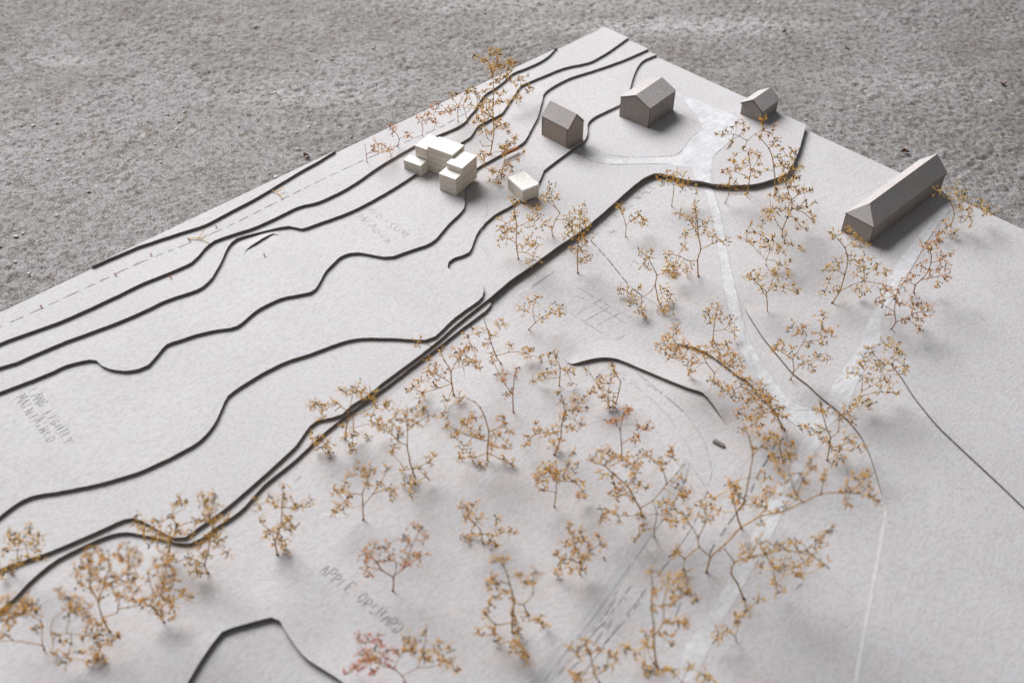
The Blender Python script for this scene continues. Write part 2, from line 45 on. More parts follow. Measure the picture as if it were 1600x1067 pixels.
ROADS=[
 (3.6,[(45.9,589.5),(47.5,587.3),(49.1,585),(50.8,582.9),(52.8,580.9),(54.9,579.2),(57.2,577.7),(59.6,576.4),(62.1,575.2),(64.7,574.2),(67.4,573.6),(70.1,573.2),(72.8,573),(75.6,572.9),(78.4,573),(81.1,573.2),(83.8,573.4),(86.6,573.7),(89.3,574),(92.1,574.3),(94.8,574.6),(97.5,575),(100.3,575.3),(103,575.4),(105.8,575.3),(108.5,575.5),(111.2,576.2),(113.3,577.9),(115,580.1),(116.5,582.3)],[(43.9,583.9),(45.4,581.4),(47,578.9),(48.8,576.5),(50.9,574.5),(53.3,572.7),(55.7,571),(58.3,569.6),(61,568.4),(63.9,567.7),(66.8,567.5),(69.8,567.5),(72.7,567.5),(75.7,567.6),(78.6,567.8),(81.6,568),(84.5,568.2),(87.5,568.3),(90.4,568.4),(93.4,568.5),(96.4,568.5),(99.3,568.5),(102.3,568.1),(105.1,567.4),(107.9,566.4),(110.7,565.5),(113.6,564.9),(116.5,564.4),(119.5,564.1),(122.4,563.7)]),
 (3.6,[(120.3,663.1),(121.9,660.4),(123.4,657.7),(124.9,654.9),(126.2,652),(127.1,649.1),(128,646.1),(128.8,643),(129.6,640),(130.4,637),(131.2,634),(131.9,630.9),(132.6,627.9),(133.2,624.8),(133.8,621.7),(134.2,618.6),(134.5,615.5),(134.3,612.4),(132.9,609.6),(131,607.1),(129,604.8),(127,602.4),(125.3,599.7),(123.7,597.1),(122.1,594.4),(120.5,591.7),(119,589),(117.7,586.1),(116.7,583.1),(116.5,580),(117.1,577),(118.2,574.1),(119.4,571.2),(120.4,568.2),(120.8,565.1),(121,562),(121.1,558.9),(121,555.7),(121,552.6),(120.9,549.5)],[(123.3,660.3),(126.2,658.2),(129.1,656.1),(132,654),(134.9,651.9),(137.8,649.7),(140.6,647.4),(143.3,645.1),(146,642.7),(148.7,640.4),(151.3,638),(154,635.5),(156.5,633),(158.7,630.2),(160.6,627.2),(161.3,623.7),(161,620.1),(160,616.7),(158.8,613.3),(157.7,609.9),(156.5,606.5),(155.1,603.2),(153.6,599.9),(151.9,596.8),(150,593.7),(147.8,590.9),(145.4,588.3),(143.1,585.6),(140.8,582.8),(138.8,579.8),(137.4,576.5),(136.3,573.1),(135.3,569.7),(134.5,566.2),(133.8,562.7),(133.1,559.2),(132.4,555.6),(131.8,552.1),(131.1,548.6),(130.5,545.1)]),
 (0.0,[(124.4,549.5),(125,547.7),(125.6,545.9),(126.2,544.1),(126.7,542.2),(127,540.3),(127.2,538.4),(127.3,536.5),(127.4,534.6),(127.4,532.7),(127.3,530.8),(127.3,528.9),(127.3,526.9),(127.2,525),(127.2,523.1),(127.1,521.2),(127.1,519.3),(127.1,517.4),(127,515.4),(127,513.5),(127,511.6),(126.9,509.7),(126.9,507.8),(126.9,505.9),(126.9,503.9),(126.9,502),(126.8,500.1),(126.8,498.2),(126.7,496.3),(126.7,494.4),(126.6,492.4),(126.6,490.5),(126.5,488.6),(126.4,486.7),(126.3,484.8),(126.2,482.9),(126.1,481),(126,479),(125.9,477.1),(125.8,475.2),(125.7,473.3),(125.6,471.4),(125.5,469.5),(125.4,467.6),(125.3,465.6),(125.2,463.7),(125.1,461.8),(125,459.9),(124.9,458),(124.8,456.1),(124.7,454.2),(124.6,452.2),(124.5,450.3),(124.4,448.4),(124.3,446.5),(124.2,444.6),(124.1,442.7),(124.1,440.8),(124,438.8),(124,436.9),(123.9,435),(123.9,433.1),(123.9,431.2),(123.8,429.3),(123.8,427.3),(123.8,425.4),(123.8,423.5),(123.7,421.6),(123.7,419.7),(123.7,417.8),(123.7,415.8),(123.7,413.9),(123.7,412),(123.7,410.1),(123.7,408.2),(123.7,406.3),(123.8,404.3),(123.8,402.4),(123.9,400.5),(124,398.6),(124.2,396.7),(124.4,394.8),(124.7,392.9),(125.1,391),(125.5,389.1),(125.9,387.3),(126.4,385.4),(126.9,383.6),(127.5,381.7),(128,379.9),(128.6,378.1),(129.2,376.3),(129.9,374.5),(130.5,372.6),(131.2,370.8),(131.8,369),(132.5,367.2),(133.1,365.4),(133.8,363.6),(134.4,361.8),(135.1,360),(135.7,358.2),(136.3,356.4),(136.9,354.6),(137.6,352.8),(138.2,351),(138.9,349.2),(139.5,347.4),(140.2,345.6),(140.8,343.8),(141.5,342),(142.2,340.2),(142.8,338.4),(143.5,336.6),(144.2,334.8),(145,333),(145.8,331.3),(146.6,329.5),(147.4,327.8),(148.1,326.1)],[(131,548.1),(131.4,546.3),(131.8,544.5),(132.1,542.7),(132.5,540.9),(132.7,539.1),(132.9,537.2),(133,535.4),(133.1,533.6),(133.1,531.7),(133.1,529.9),(133.2,528.1),(133.2,526.2),(133.2,524.4),(133.2,522.6),(133.2,520.7),(133.2,518.9),(133.2,517.1),(133.1,515.2),(133.1,513.4),(133,511.6),(133,509.7),(132.9,507.9),(132.8,506.1),(132.8,504.2),(132.7,502.4),(132.6,500.6),(132.5,498.7),(132.4,496.9),(132.3,495.1),(132.3,493.2),(132.2,491.4),(132.1,489.6),(132,487.8),(131.9,485.9),(131.8,484.1),(131.8,482.3),(131.7,480.4),(131.6,478.6),(131.5,476.8),(131.5,474.9),(131.4,473.1),(131.4,471.3),(131.3,469.4),(131.3,467.6),(131.3,465.8),(131.2,463.9),(131.2,462.1),(131.2,460.3),(131.2,458.4),(131.1,456.6),(131.1,454.7),(131.1,452.9),(131.1,451.1),(131.1,449.2),(131,447.4),(131,445.6),(131,443.7),(131,441.9),(130.9,440.1),(130.9,438.2),(130.9,436.4),(130.9,434.6),(130.9,432.7),(131,430.9),(131,429.1),(131,427.2),(131,425.4),(131,423.6),(131,421.7),(131,419.9),(131,418.1),(131.1,416.2),(131.1,414.4),(131.1,412.6),(131.2,410.7),(131.2,408.9),(131.3,407.1),(131.4,405.2),(131.5,403.4),(131.6,401.6),(131.8,399.7),(132,397.9),(132.3,396.1),(132.6,394.3),(133,392.5),(133.4,390.7),(133.8,388.9),(134.3,387.2),(134.7,385.4),(135.2,383.6),(135.7,381.8),(136.2,380.1),(136.7,378.3),(137.2,376.5),(137.7,374.8),(138.2,373),(138.7,371.3),(139.3,369.5),(139.9,367.8),(140.5,366.1),(141.2,364.3),(141.9,362.6),(142.6,361),(143.4,359.3),(144.4,357.8),(145.5,356.3),(146.8,355),(148.1,353.8),(149.5,352.6),(150.9,351.4),(152.3,350.2),(153.7,349),(155.2,347.9),(156.6,346.7),(158,345.6),(159.5,344.5),(160.9,343.3),(162.4,342.2),(163.8,341.1)]),
 (0.0,[(279.4,528),(278.2,526.4),(277,524.8),(275.7,523.2),(274.5,521.7),(273.3,520.1),(272.1,518.5),(270.9,516.9),(269.7,515.3),(268.5,513.8),(267.3,512.2),(266.1,510.6),(264.9,509),(263.7,507.5),(262.5,505.9),(261.3,504.3),(260.1,502.7),(258.9,501.1),(257.7,499.6),(256.5,498),(255.3,496.4),(254.1,494.8),(252.9,493.2),(251.7,491.7),(250.5,490.1),(249.2,488.5),(248,486.9),(246.8,485.4),(245.6,483.8),(244.3,482.3),(243.1,480.7),(241.9,479.1),(240.7,477.6),(239.5,476),(238.3,474.4),(237.1,472.8),(235.9,471.2),(234.7,469.6),(233.5,468),(232.3,466.4),(231.2,464.8),(230.1,463.2),(228.9,461.5),(227.9,459.9),(226.8,458.2),(225.8,456.5),(224.8,454.8),(223.8,453.1),(222.8,451.3),(221.8,449.6),(220.9,447.9),(219.9,446.1),(219,444.4),(218,442.6),(217.1,440.9),(216.1,439.1),(215.2,437.4),(214.2,435.7),(213.2,433.9),(212.2,432.2),(211.2,430.5),(210.2,428.8),(209.1,427.1),(208.1,425.4),(207.1,423.7),(206,422),(205,420.3),(203.9,418.7),(202.9,417),(201.9,415.3),(200.8,413.6),(199.8,411.9),(198.8,410.2),(197.8,408.5),(196.9,406.7),(196.1,404.8),(195.5,403),(195,401.1),(194.2,399.2),(193.2,397.5),(192.1,395.9),(191,394.2),(189.8,392.6),(188.6,391),(187.5,389.4),(186.3,387.8),(185.1,386.2),(183.9,384.6),(182.7,383),(181.6,381.4),(180.4,379.8),(179.2,378.2),(178.1,376.6),(176.9,375),(175.7,373.4),(174.6,371.8),(173.4,370.2),(172.3,368.5),(171.1,366.9),(170.1,365.2),(169,363.6),(168,361.8),(167,360.1),(166.1,358.3),(165.2,356.6),(164.3,354.8),(163.4,353),(162.5,351.3),(161.5,349.5),(160.5,347.8),(159.4,346.2),(158.3,344.5),(157.2,342.9),(156,341.3),(154.8,339.7),(153.7,338.1),(152.5,336.5),(151.3,334.9),(150.2,333.2),(149.1,331.6),(148,329.9),(146.9,328.3),(145.9,326.6),(144.9,324.8),(144,323),(143.2,321.3),(142.3,319.5),(141.4,317.7),(140.5,315.9),(139.5,314.2),(138.5,312.5),(137.4,310.8),(136.3,309.2),(135.1,307.6),(133.8,306.1),(132.6,304.5),(131.4,303),(130.1,301.4),(128.9,299.8),(127.7,298.2),(126.6,296.6),(125.5,294.9),(124.5,293.2),(123.5,291.5),(122.5,289.8),(121.5,288.1),(120.5,286.4),(119.5,284.6),(118.6,282.9),(117.6,281.2),(116.6,279.5),(115.6,277.7),(114.6,276),(113.6,274.3),(112.6,272.6),(111.5,270.9),(110.5,269.2),(109.4,267.5),(108.4,265.9),(107.3,264.2),(106.3,262.5),(105.2,260.8),(104.2,259.1),(103.1,257.4),(102.1,255.8),(101,254.1),(99.9,252.4),(98.9,250.7),(97.8,249),(96.8,247.3),(95.7,245.7),(94.6,244),(93.6,242.3),(92.5,240.6),(91.4,239),(90.4,237.3),(89.3,235.6),(88.2,234),(87.1,232.3),(86,230.7),(84.8,229.1),(83.7,227.4),(82.5,225.8),(81.3,224.2),(80,222.7),(78.7,221.3),(77.3,219.8),(76,218.4),(74.7,216.9),(73.6,215.2),(72.7,213.5),(71.9,211.6),(71.2,209.8),(70.6,207.9),(70,206),(69.4,204.1),(68.9,202.2),(68.3,200.3),(67.8,198.3),(67.2,196.4)],[(284,523.1),(282.8,521.6),(281.6,520),(280.3,518.5),(279.1,517),(277.9,515.4),(276.6,513.9),(275.4,512.4),(274.2,510.9),(272.9,509.3),(271.7,507.8),(270.5,506.3),(269.3,504.7),(268,503.2),(266.8,501.6),(265.6,500.1),(264.4,498.5),(263.2,497),(262,495.4),(260.9,493.8),(259.7,492.3),(258.5,490.7),(257.4,489.1),(256.3,487.5),(255.2,485.8),(254.1,484.2),(253,482.6),(251.9,480.9),(250.8,479.3),(249.7,477.7),(248.7,476),(247.6,474.4),(246.6,472.7),(245.5,471.1),(244.4,469.4),(243.4,467.8),(242.3,466.1),(241.2,464.5),(240.1,462.8),(239.1,461.2),(238,459.5),(236.9,457.9),(235.8,456.3),(234.7,454.6),(233.6,453),(232.5,451.4),(231.4,449.7),(230.4,448.1),(229.3,446.5),(228.2,444.8),(227.1,443.2),(226,441.6),(224.8,440),(223.7,438.4),(222.6,436.8),(221.4,435.2),(220.1,433.7),(218.9,432.2),(217.6,430.7),(216.4,429.1),(215.2,427.6),(214,426),(212.9,424.4),(211.9,422.7),(211,420.9),(210.3,419.1),(209.6,417.3),(209,415.4),(208.4,413.5),(207.9,411.7),(207.4,409.8),(206.8,407.9),(206.3,406),(205.7,404.1),(205,402.3),(204.3,400.4),(203.5,398.7),(202.6,396.9),(201.6,395.2),(200.6,393.5),(199.6,391.8),(198.5,390.2),(197.5,388.5),(196.4,386.9),(195.3,385.2),(194.2,383.6),(193.1,382),(192,380.4),(190.9,378.7),(189.8,377.1),(188.7,375.5),(187.6,373.8),(186.6,372.2),(185.5,370.6),(184.4,368.9),(183.4,367.2),(182.4,365.5),(181.5,363.8),(180.6,362),(179.7,360.3),(178.9,358.5),(178,356.8),(177.1,355),(176.2,353.3),(175.2,351.6),(174.2,349.9),(173.1,348.3),(171.8,346.7),(170.5,345.3),(169.1,343.9),(167.7,342.6),(166.2,341.3),(164.7,340),(163.2,338.7),(161.7,337.5),(160.3,336.2),(158.9,334.8),(157.6,333.3),(156.7,331.5),(156.1,329.7),(155.6,327.8),(154.9,325.9),(154,324.2),(152.9,322.6),(151.7,321),(150.5,319.4),(149.3,317.9),(148.1,316.4),(146.8,314.9),(145.6,313.3),(144.4,311.8),(143.2,310.2),(142,308.6),(140.9,307),(139.9,305.4),(138.8,303.7),(137.8,302),(136.8,300.3),(135.8,298.6),(134.9,296.9),(133.9,295.2),(133,293.5),(132,291.8),(131.1,290.1),(130.1,288.3),(129.2,286.6),(128.2,284.9),(127.3,283.2),(126.3,281.5),(125.4,279.7),(124.4,278),(123.4,276.3),(122.4,274.6),(121.5,272.9),(120.5,271.2),(119.4,269.5),(118.4,267.9),(117.4,266.2),(116.3,264.5),(115.3,262.9),(114.2,261.2),(113.1,259.6),(112.1,258),(111,256.3),(109.9,254.7),(108.8,253.1),(107.7,251.4),(106.6,249.8),(105.5,248.2),(104.4,246.5),(103.3,244.9),(102.2,243.3),(101.1,241.7),(100,240),(98.9,238.4),(97.8,236.8),(96.8,235.1),(95.7,233.5),(94.6,231.8),(93.5,230.2),(92.4,228.5),(91.4,226.9),(90.3,225.3),(89.3,223.6),(88.2,221.9),(87.2,220.3),(86.2,218.6),(85.2,216.9),(84.2,215.2),(83.2,213.5),(82.2,211.8),(81.2,210.1),(80.2,208.4),(79.3,206.7),(78.3,205),(77.3,203.3),(76.4,201.6),(75.4,199.9),(74.4,198.2),(73.4,196.4)]),
 (0.0,[(85.3,316.1),(84.7,315),(84,313.9),(83.4,312.7),(82.7,311.6),(82.1,310.4),(81.4,309.3),(80.8,308.2),(80.1,307),(79.4,305.9),(78.8,304.8),(78.1,303.6),(77.5,302.5),(76.8,301.4),(76.1,300.2),(75.5,299.1),(74.8,298),(74.1,296.9),(73.4,295.7),(72.8,294.6),(72.1,293.5),(71.4,292.4),(70.7,291.3),(70,290.2),(69.3,289.1),(68.5,288),(67.8,286.9),(67.1,285.8),(66.4,284.7),(65.7,283.6),(65,282.5),(64.3,281.4),(63.5,280.3),(62.8,279.2),(62.1,278.1),(61.4,277),(60.7,275.9),(60,274.8),(59.3,273.7),(58.6,272.6),(57.9,271.5),(57.2,270.4),(56.5,269.2),(55.8,268.1),(55.1,267),(54.4,265.9),(53.7,264.8),(53,263.7),(52.3,262.6),(51.6,261.5),(50.9,260.3),(50.2,259.2),(49.5,258.1),(48.8,257),(48.2,255.9),(47.5,254.8),(46.8,253.7),(46.1,252.5),(45.4,251.4),(44.7,250.3),(44,249.2),(43.3,248.1),(42.6,247),(42,245.8),(41.3,244.7),(40.6,243.6),(39.9,242.5),(39.3,241.3),(38.6,240.2),(37.9,239.1),(37.3,238),(36.6,236.8),(35.9,235.7),(35.2,234.6),(34.6,233.5),(33.9,232.4),(33.2,231.2),(32.4,230.1),(31.7,229.1),(31,228),(30.2,226.9),(29.4,225.9),(28.6,224.8),(27.8,223.8),(26.9,222.8),(26.1,221.8),(25.2,220.8),(24.3,219.9),(23.5,218.9),(22.6,217.9),(21.7,216.9),(20.9,215.9),(20,214.9),(19.2,213.9),(18.4,212.9),(17.6,211.8),(16.8,210.8),(16,209.8),(15.2,208.7),(14.4,207.7),(13.7,206.6),(12.9,205.5),(12.1,204.5),(11.4,203.4),(10.6,202.3),(9.8,201.3),(9.1,200.2),(8.3,199.1),(7.5,198.1),(6.8,197)],[(89.2,312.1),(88.6,311),(88,309.9),(87.4,308.7),(86.8,307.6),(86.2,306.5),(85.6,305.4),(85.1,304.3),(84.5,303.2),(83.9,302.1),(83.3,301),(82.7,299.9),(82.1,298.8),(81.4,297.7),(80.8,296.6),(80.2,295.5),(79.6,294.4),(79,293.3),(78.4,292.2),(77.7,291.1),(77.1,290),(76.5,289),(75.8,287.9),(75.2,286.8),(74.5,285.7),(73.8,284.7),(73.2,283.6),(72.5,282.5),(71.8,281.5),(71.2,280.4),(70.5,279.4),(69.8,278.3),(69.1,277.2),(68.4,276.2),(67.8,275.1),(67.1,274.1),(66.4,273),(65.7,271.9),(65.1,270.9),(64.4,269.8),(63.7,268.7),(63.1,267.7),(62.4,266.6),(61.8,265.5),(61.1,264.5),(60.4,263.4),(59.8,262.3),(59.1,261.2),(58.5,260.2),(57.8,259.1),(57.2,258),(56.5,256.9),(55.9,255.9),(55.2,254.8),(54.6,253.7),(53.9,252.6),(53.3,251.6),(52.6,250.5),(52,249.4),(51.3,248.3),(50.7,247.3),(50,246.2),(49.3,245.1),(48.7,244.1),(48,243),(47.3,241.9),(46.7,240.9),(46,239.8),(45.3,238.7),(44.7,237.7),(44,236.6),(43.3,235.6),(42.6,234.5),(41.9,233.4),(41.3,232.4),(40.6,231.3),(39.9,230.3),(39.2,229.2),(38.5,228.2),(37.8,227.2),(37.1,226.1),(36.3,225.1),(35.6,224.1),(34.9,223),(34.1,222),(33.4,221),(32.7,220),(31.9,219),(31.2,218),(30.4,217),(29.6,216),(28.9,215),(28.1,214),(27.4,213),(26.6,212),(25.9,210.9),(25.1,209.9),(24.3,208.9),(23.6,207.9),(22.8,206.9),(22,205.9),(21.3,205),(20.5,204),(19.7,203),(19,202),(18.2,201),(17.4,200),(16.7,199),(15.9,198),(15.1,197)]),
]
PENCIL=[
 (10.8,0.50,2,[(-282.5,396.7),(-281,398),(-279.1,399.6),(-276.7,401.6),(-274.2,403.8),(-271.5,406.1),(-268.7,408.4),(-266.1,410.8),(-263.6,412.9),(-261.5,414.8),(-259.4,416.7),(-257.2,418.7),(-254.9,420.7),(-252.7,422.8),(-250.4,424.9),(-248.1,427),(-245.8,429.1),(-243.6,431.1),(-241.3,433.2),(-239.1,435.2),(-237,437.2),(-234.8,439.3),(-232.6,441.3),(-230.5,443.4),(-228.3,445.4),(-226.1,447.5),(-223.9,449.4),(-221.7,451.4),(-219.4,453.3),(-217.1,455.2),(-214.7,457.1),(-212.2,459),(-209.6,461),(-207,462.9),(-204.4,464.8),(-201.8,466.7),(-199.3,468.6),(-196.8,470.5),(-194.5,472.2),(-192.3,474),(-190.1,475.7),(-187.8,477.5),(-185.6,479.3),(-183.4,481.1),(-181.2,482.9),(-179,484.8),(-176.9,486.6),(-174.7,488.5),(-172.6,490.4),(-170.4,492.5),(-168.1,494.7),(-165.8,496.9),(-163.6,499.2),(-161.3,501.5),(-159.1,503.7),(-156.8,506),(-154.7,508.2),(-152.6,510.3),(-150.4,512.5),(-148.2,514.6),(-146,516.8),(-143.9,519),(-141.7,521.1),(-139.5,523.3),(-137.3,525.4),(-135.1,527.6),(-133.3,529.3),(-131.5,531.1),(-129.5,533),(-127.4,535),(-125.3,537),(-123.1,539.1),(-120.9,541.2),(-118.7,543.3),(-116.4,545.5),(-114.2,547.6),(-111.9,549.7),(-109.7,551.7),(-107.5,553.7),(-105.3,555.7),(-103.1,557.6),(-100.8,559.6),(-98.6,561.6),(-96.3,563.5),(-94,565.5),(-91.7,567.5),(-89.4,569.4),(-87.1,571.3),(-84.8,573.3),(-82.6,575.2),(-80.3,577.1),(-78,579),(-75.8,580.9),(-73.5,582.8),(-71.1,584.7),(-68.8,586.6),(-66.4,588.5),(-64,590.4),(-61.7,592.3),(-59.4,594.2),(-57.2,596),(-55,597.9),(-52.9,599.7),(-50.8,601.6),(-48.9,603.3),(-46.7,605.5),(-44.5,607.9),(-42.2,610.4),(-40,613),(-37.8,615.6),(-35.7,618),(-33.8,620.3),(-32.1,622.4),(-30.7,624.1),(-29.6,625.5)]),
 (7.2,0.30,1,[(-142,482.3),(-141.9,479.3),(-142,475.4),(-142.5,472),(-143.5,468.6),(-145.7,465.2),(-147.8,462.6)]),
 (5.4,0.30,0,[(-27,535.3),(-25,533.9),(-22.2,532),(-19.8,529.6),(-18.4,527.1),(-17.1,524.1),(-16.1,520.9),(-15.5,517.7),(-15.4,514.8),(-15.7,511.6),(-16.2,508.3),(-16.8,505.1),(-17.2,502.2),(-17.6,499.2),(-18.2,495.9),(-18.6,493.1),(-19,491.1)]),
 (5.4,0.25,0,[(-19,491.1),(-18.8,489),(-18.7,486),(-18.5,482.6),(-18.2,479.3),(-17.9,476.5),(-16.9,473),(-15.5,469.6),(-14.6,467.2)]),
 (3.6,0.25,0,[(10.5,445),(9,443.4),(7,441.2),(4.6,438.5),(2.2,435.7),(0,433.1),(-2,430.5),(-4.2,427.6),(-6.4,424.6),(-8.5,421.8),(-10.3,419.4),(-11.6,417.7)]),
 (0.0,0.35,0,[(49.1,488.4),(50.1,486.5),(51.6,483.7),(53.2,480.4),(54.9,477.1),(56.5,473.9),(57.7,471.2),(59.1,468.3),(60.4,465.3),(61.7,462.3),(62.9,459.5),(64.1,456.9),(65.4,453.9),(66.8,450.9),(68.2,447.9),(69.6,445.2),(71.6,442.2),(73.9,439.3),(75.6,437.2)]),
 (0.0,0.60,2,[(49.1,488.4),(50.1,486.5),(51.6,483.7),(53.2,480.4),(54.9,477.1),(56.5,473.9),(57.7,471.2),(59.1,468.3),(60.4,465.3),(61.7,462.3),(62.9,459.5),(64.1,456.9),(65.4,453.9),(66.8,450.9),(68.2,447.9),(69.6,445.2),(71.6,442.2),(73.9,439.3),(75.6,437.2)]),
 (0.0,0.35,0,[(75.6,437.2),(77.1,435.8),(79.3,433.8),(81.3,431.6),(82.8,429.5),(84.6,426.9),(86.3,424.1),(87.9,421.4),(89.1,419),(90.1,416),(90.8,412.9),(91.7,409.9),(93,407.2),(94.6,404.2),(96.2,401.4),(97.5,399),(98.9,395.5),(99.9,392.8)]),
 (0.0,0.30,0,[(30.3,451.6),(30.8,449.7),(31.5,446.9),(32.3,443.8),(33,440.7),(33.6,438.4),(34.1,435.2),(34.4,432.7)]),
 (0.0,0.25,0,[(33.6,438.4),(35.6,437.4),(38.5,436.1),(41.6,434.5),(44.4,432.7),(46.6,430.9),(49,428.8),(51.4,426.5),(53.8,424),(56.1,421.7),(58.3,419.5),(60.5,417.1),(62.8,414.6),(65,412),(66.9,409.8),(68.2,408.3)]),
 (0.0,0.25,0,[(23,432.7),(24.4,431.2),(26.4,429.1),(28.8,426.7),(31.4,424),(34,421.4),(36.4,419),(38.8,416.6),(41.4,414),(44.1,411.5),(46.5,409.1),(48.6,407.1),(50.1,405.7)]),
 (0.0,0.25,0,[(68.2,408.3),(66.2,406.7),(63.4,404.4),(60.6,402.1),(58.6,400.5)]),
 (0.0,0.25,0,[(39.4,444.1),(40.9,442.7),(42.9,440.7),(45.3,438.4),(47.8,435.9),(50.5,433.3),(53,430.9),(55.3,428.8),(57.5,426.8),(60,424.7),(62.5,422.6),(64.9,420.7),(66.9,419.1),(68.3,417.9)]),
 (0.0,0.25,0,[(48.7,412.5),(50.6,414),(53.3,416.1),(56.4,418.5),(59.6,420.9),(62.3,423),(64.1,424.4)]),
 (0.0,0.25,0,[(40.6,415.2),(42.2,416.5),(44.5,418.4),(47.3,420.6),(50.3,422.9),(53.1,425.1),(55.4,427),(57.1,428.3)]),
 (0.0,0.25,0,[(36.5,420.6),(38,422),(40.2,424.1),(42.8,426.5),(45.6,429.1),(48.2,431.5),(50.4,433.5),(52,435)]),
 (0.0,0.30,0,[(12.1,446.4),(13.6,447.9),(15.8,450.1),(18.3,452.6),(20.6,454.8),(22.1,456.4)]),
 (0.0,0.25,0,[(0,434.4),(1.6,435.7),(3.8,437.5),(6.3,439.6),(8.9,441.9),(11.3,444.1),(13.2,446),(15.4,448.3),(17.6,450.8),(19.9,453.2),(21.9,455.5),(23.6,457.4),(24.9,458.7)]),
 (0.0,0.25,0,[(71.2,464.1),(72.8,467.5),(74.5,470.8)]),
 (0.0,0.25,0,[(78.6,433.8),(79.8,431.1),(81,428.3)]),
 (0.0,0.30,0,[(58.7,370.8),(60.3,369.3),(62.7,367.2),(65.2,364.7),(67.5,362.3),(69.3,360.1),(71.1,357.7),(72.9,355.1),(74.7,352.5),(76.3,350),(77.8,347.4),(79.2,344.8),(80.6,342.1),(81.8,339.4),(83,336.7),(84.2,333.9),(85.3,330.9),(86.3,328),(87.1,325.3),(87.8,323.1),(88.4,320.1),(88.7,317.8)]),
 (0.0,0.30,0,[(71.2,366),(72.8,364.7),(74.9,362.7),(77.4,360.4),(79.9,358.1),(82,355.8),(84,353.3),(85.8,350.7),(87.5,348),(89,345.5),(90.5,342.6),(91.7,339.7),(92.8,336.7),(93.8,334.2),(94.7,331.6),(95.6,328.8),(96.2,326.1),(96.5,323.2),(96.8,319.8),(97,316.2),(97.2,312.7),(97.3,309.8),(97.4,307.7)]),
 (0.0,0.30,0,[(65.3,375.6),(66.7,374),(68.8,371.9),(71,369.4),(73,367),(74.8,364.7),(76.6,362),(78.4,359.3),(80.2,356.7),(81.8,354.5),(84.1,351.6),(86.5,348.8),(88.2,346.8)]),
 (0.0,0.30,0,[(-25.8,376.5),(-25.7,374.6),(-25.5,371.9),(-25.2,368.8),(-25.1,366),(-25.1,362.6),(-25.1,359.2),(-25.1,356.8)]),
 (0.0,0.35,0,[(129.6,432.7),(129.7,430.5),(130,427.3),(130.2,423.6),(130.4,419.8),(130.5,416.3),(130.4,413.1),(130.2,410),(129.9,406.8),(129.7,403.7),(129.7,400.5),(129.7,398),(129.7,395.3),(129.8,392.5),(129.9,389.6),(130,386.7),(130.3,383.7),(130.6,380.8),(131,378),(131.6,375.2),(132.3,372.2),(133.1,369.1),(133.9,366),(134.9,363),(135.8,360),(136.7,357.4),(137.5,355),(138.3,353.1),(139.6,350.8),(141.5,348.9),(143.9,347.7),(146.6,347.3),(150,347.4),(153.2,347.6),(155.4,347.7)]),
 (0.0,0.30,0,[(126.9,546.6),(126.9,544.9),(127,542.7),(127,540.1),(127,537.1),(127,533.9),(127,530.6),(127,527.2),(127,523.9),(127,520.6),(127,517.6),(127,514.8),(127,511.7),(127,508.6),(126.9,505.4),(126.9,502.3),(126.8,499.1),(126.7,496),(126.7,492.8),(126.5,489.7),(126.4,487),(126.3,484.2),(126.1,481.2),(126,478.1),(125.8,475.1),(125.6,471.9),(125.5,468.9),(125.3,465.9),(125.1,462.9),(125,460.2),(124.8,457.5),(124.7,454.7),(124.6,451.8),(124.4,448.9),(124.3,446),(124.2,443.1),(124.1,440.2),(124,437.3),(123.9,434.4),(123.9,431.8),(123.8,428.9),(123.8,425.8),(123.8,422.6),(123.7,419.3),(123.7,416),(123.7,412.7),(123.7,409.4),(123.7,406.3),(123.8,403.4),(123.9,400.8),(124,398.4),(124.4,394.9),(125.2,391.2),(126,387.6),(126.8,384.6),(127.3,382.4)]),
 (0.0,0.30,0,[(132.7,545.1),(132.7,543.3),(132.7,541),(132.8,538.3),(132.9,535.2),(133,531.9),(133.1,528.4),(133.1,524.9),(133.2,521.4),(133.2,518),(133.1,514.8),(133.1,512.1),(133,509.2),(132.9,506.2),(132.8,503.1),(132.6,499.9),(132.5,496.7),(132.3,493.5),(132.1,490.3),(132,487.2),(131.8,484.2),(131.7,481.2),(131.6,478.4),(131.5,475.8),(131.4,472.7),(131.3,469.6),(131.3,466.5),(131.2,463.3),(131.2,460.2),(131.1,457.1),(131.1,454.2),(131.1,451.4),(131,448.7),(131,445.6),(131,442.5),(130.9,439.3),(130.9,436.2),(130.9,433.1),(131,429.9),(131,427.3),(131,424.4),(131,421.3),(131,418.1),(131.1,414.7),(131.1,411.4),(131.2,408.1),(131.4,404.9),(131.6,401.8),(131.9,399),(132.3,395.9),(133,392.7),(133.7,389.5),(134.5,386.4),(135.3,383.3),(136.1,380.4),(136.8,377.8),(137.5,375.6),(138.2,373),(139,370.5),(139.8,368),(140.7,365.6),(141.9,362.3),(143.3,359),(144.6,356.3),(146.4,353.8),(148.7,351.8),(151.2,350.4),(154.1,349.1),(156.2,348.2)]),
 (0.0,0.30,0,[(142.3,345),(143.6,343.2),(145.1,340.6),(146.1,336.9),(146.9,333.7)]),
 (0.0,0.35,0,[(281.5,521.7),(280.4,520.3),(279.1,518.4),(277.5,516.3),(275.6,513.9),(273.7,511.3),(271.6,508.5),(269.5,505.7),(267.3,502.8),(265.2,499.8),(263.1,497),(261.1,494.2),(259.2,491.6),(257.5,489.2),(255.8,486.6),(254.1,484.1),(252.4,481.5),(250.7,478.9),(249,476.3),(247.3,473.8),(245.7,471.3),(244.1,468.8),(242.5,466.3),(240.9,464),(239.4,461.7),(237.6,459),(235.6,456.1),(233.6,453.1),(231.6,450.1),(229.6,447.1),(227.8,444.4),(226.1,442),(224.8,439.9),(223.7,438.4)]),
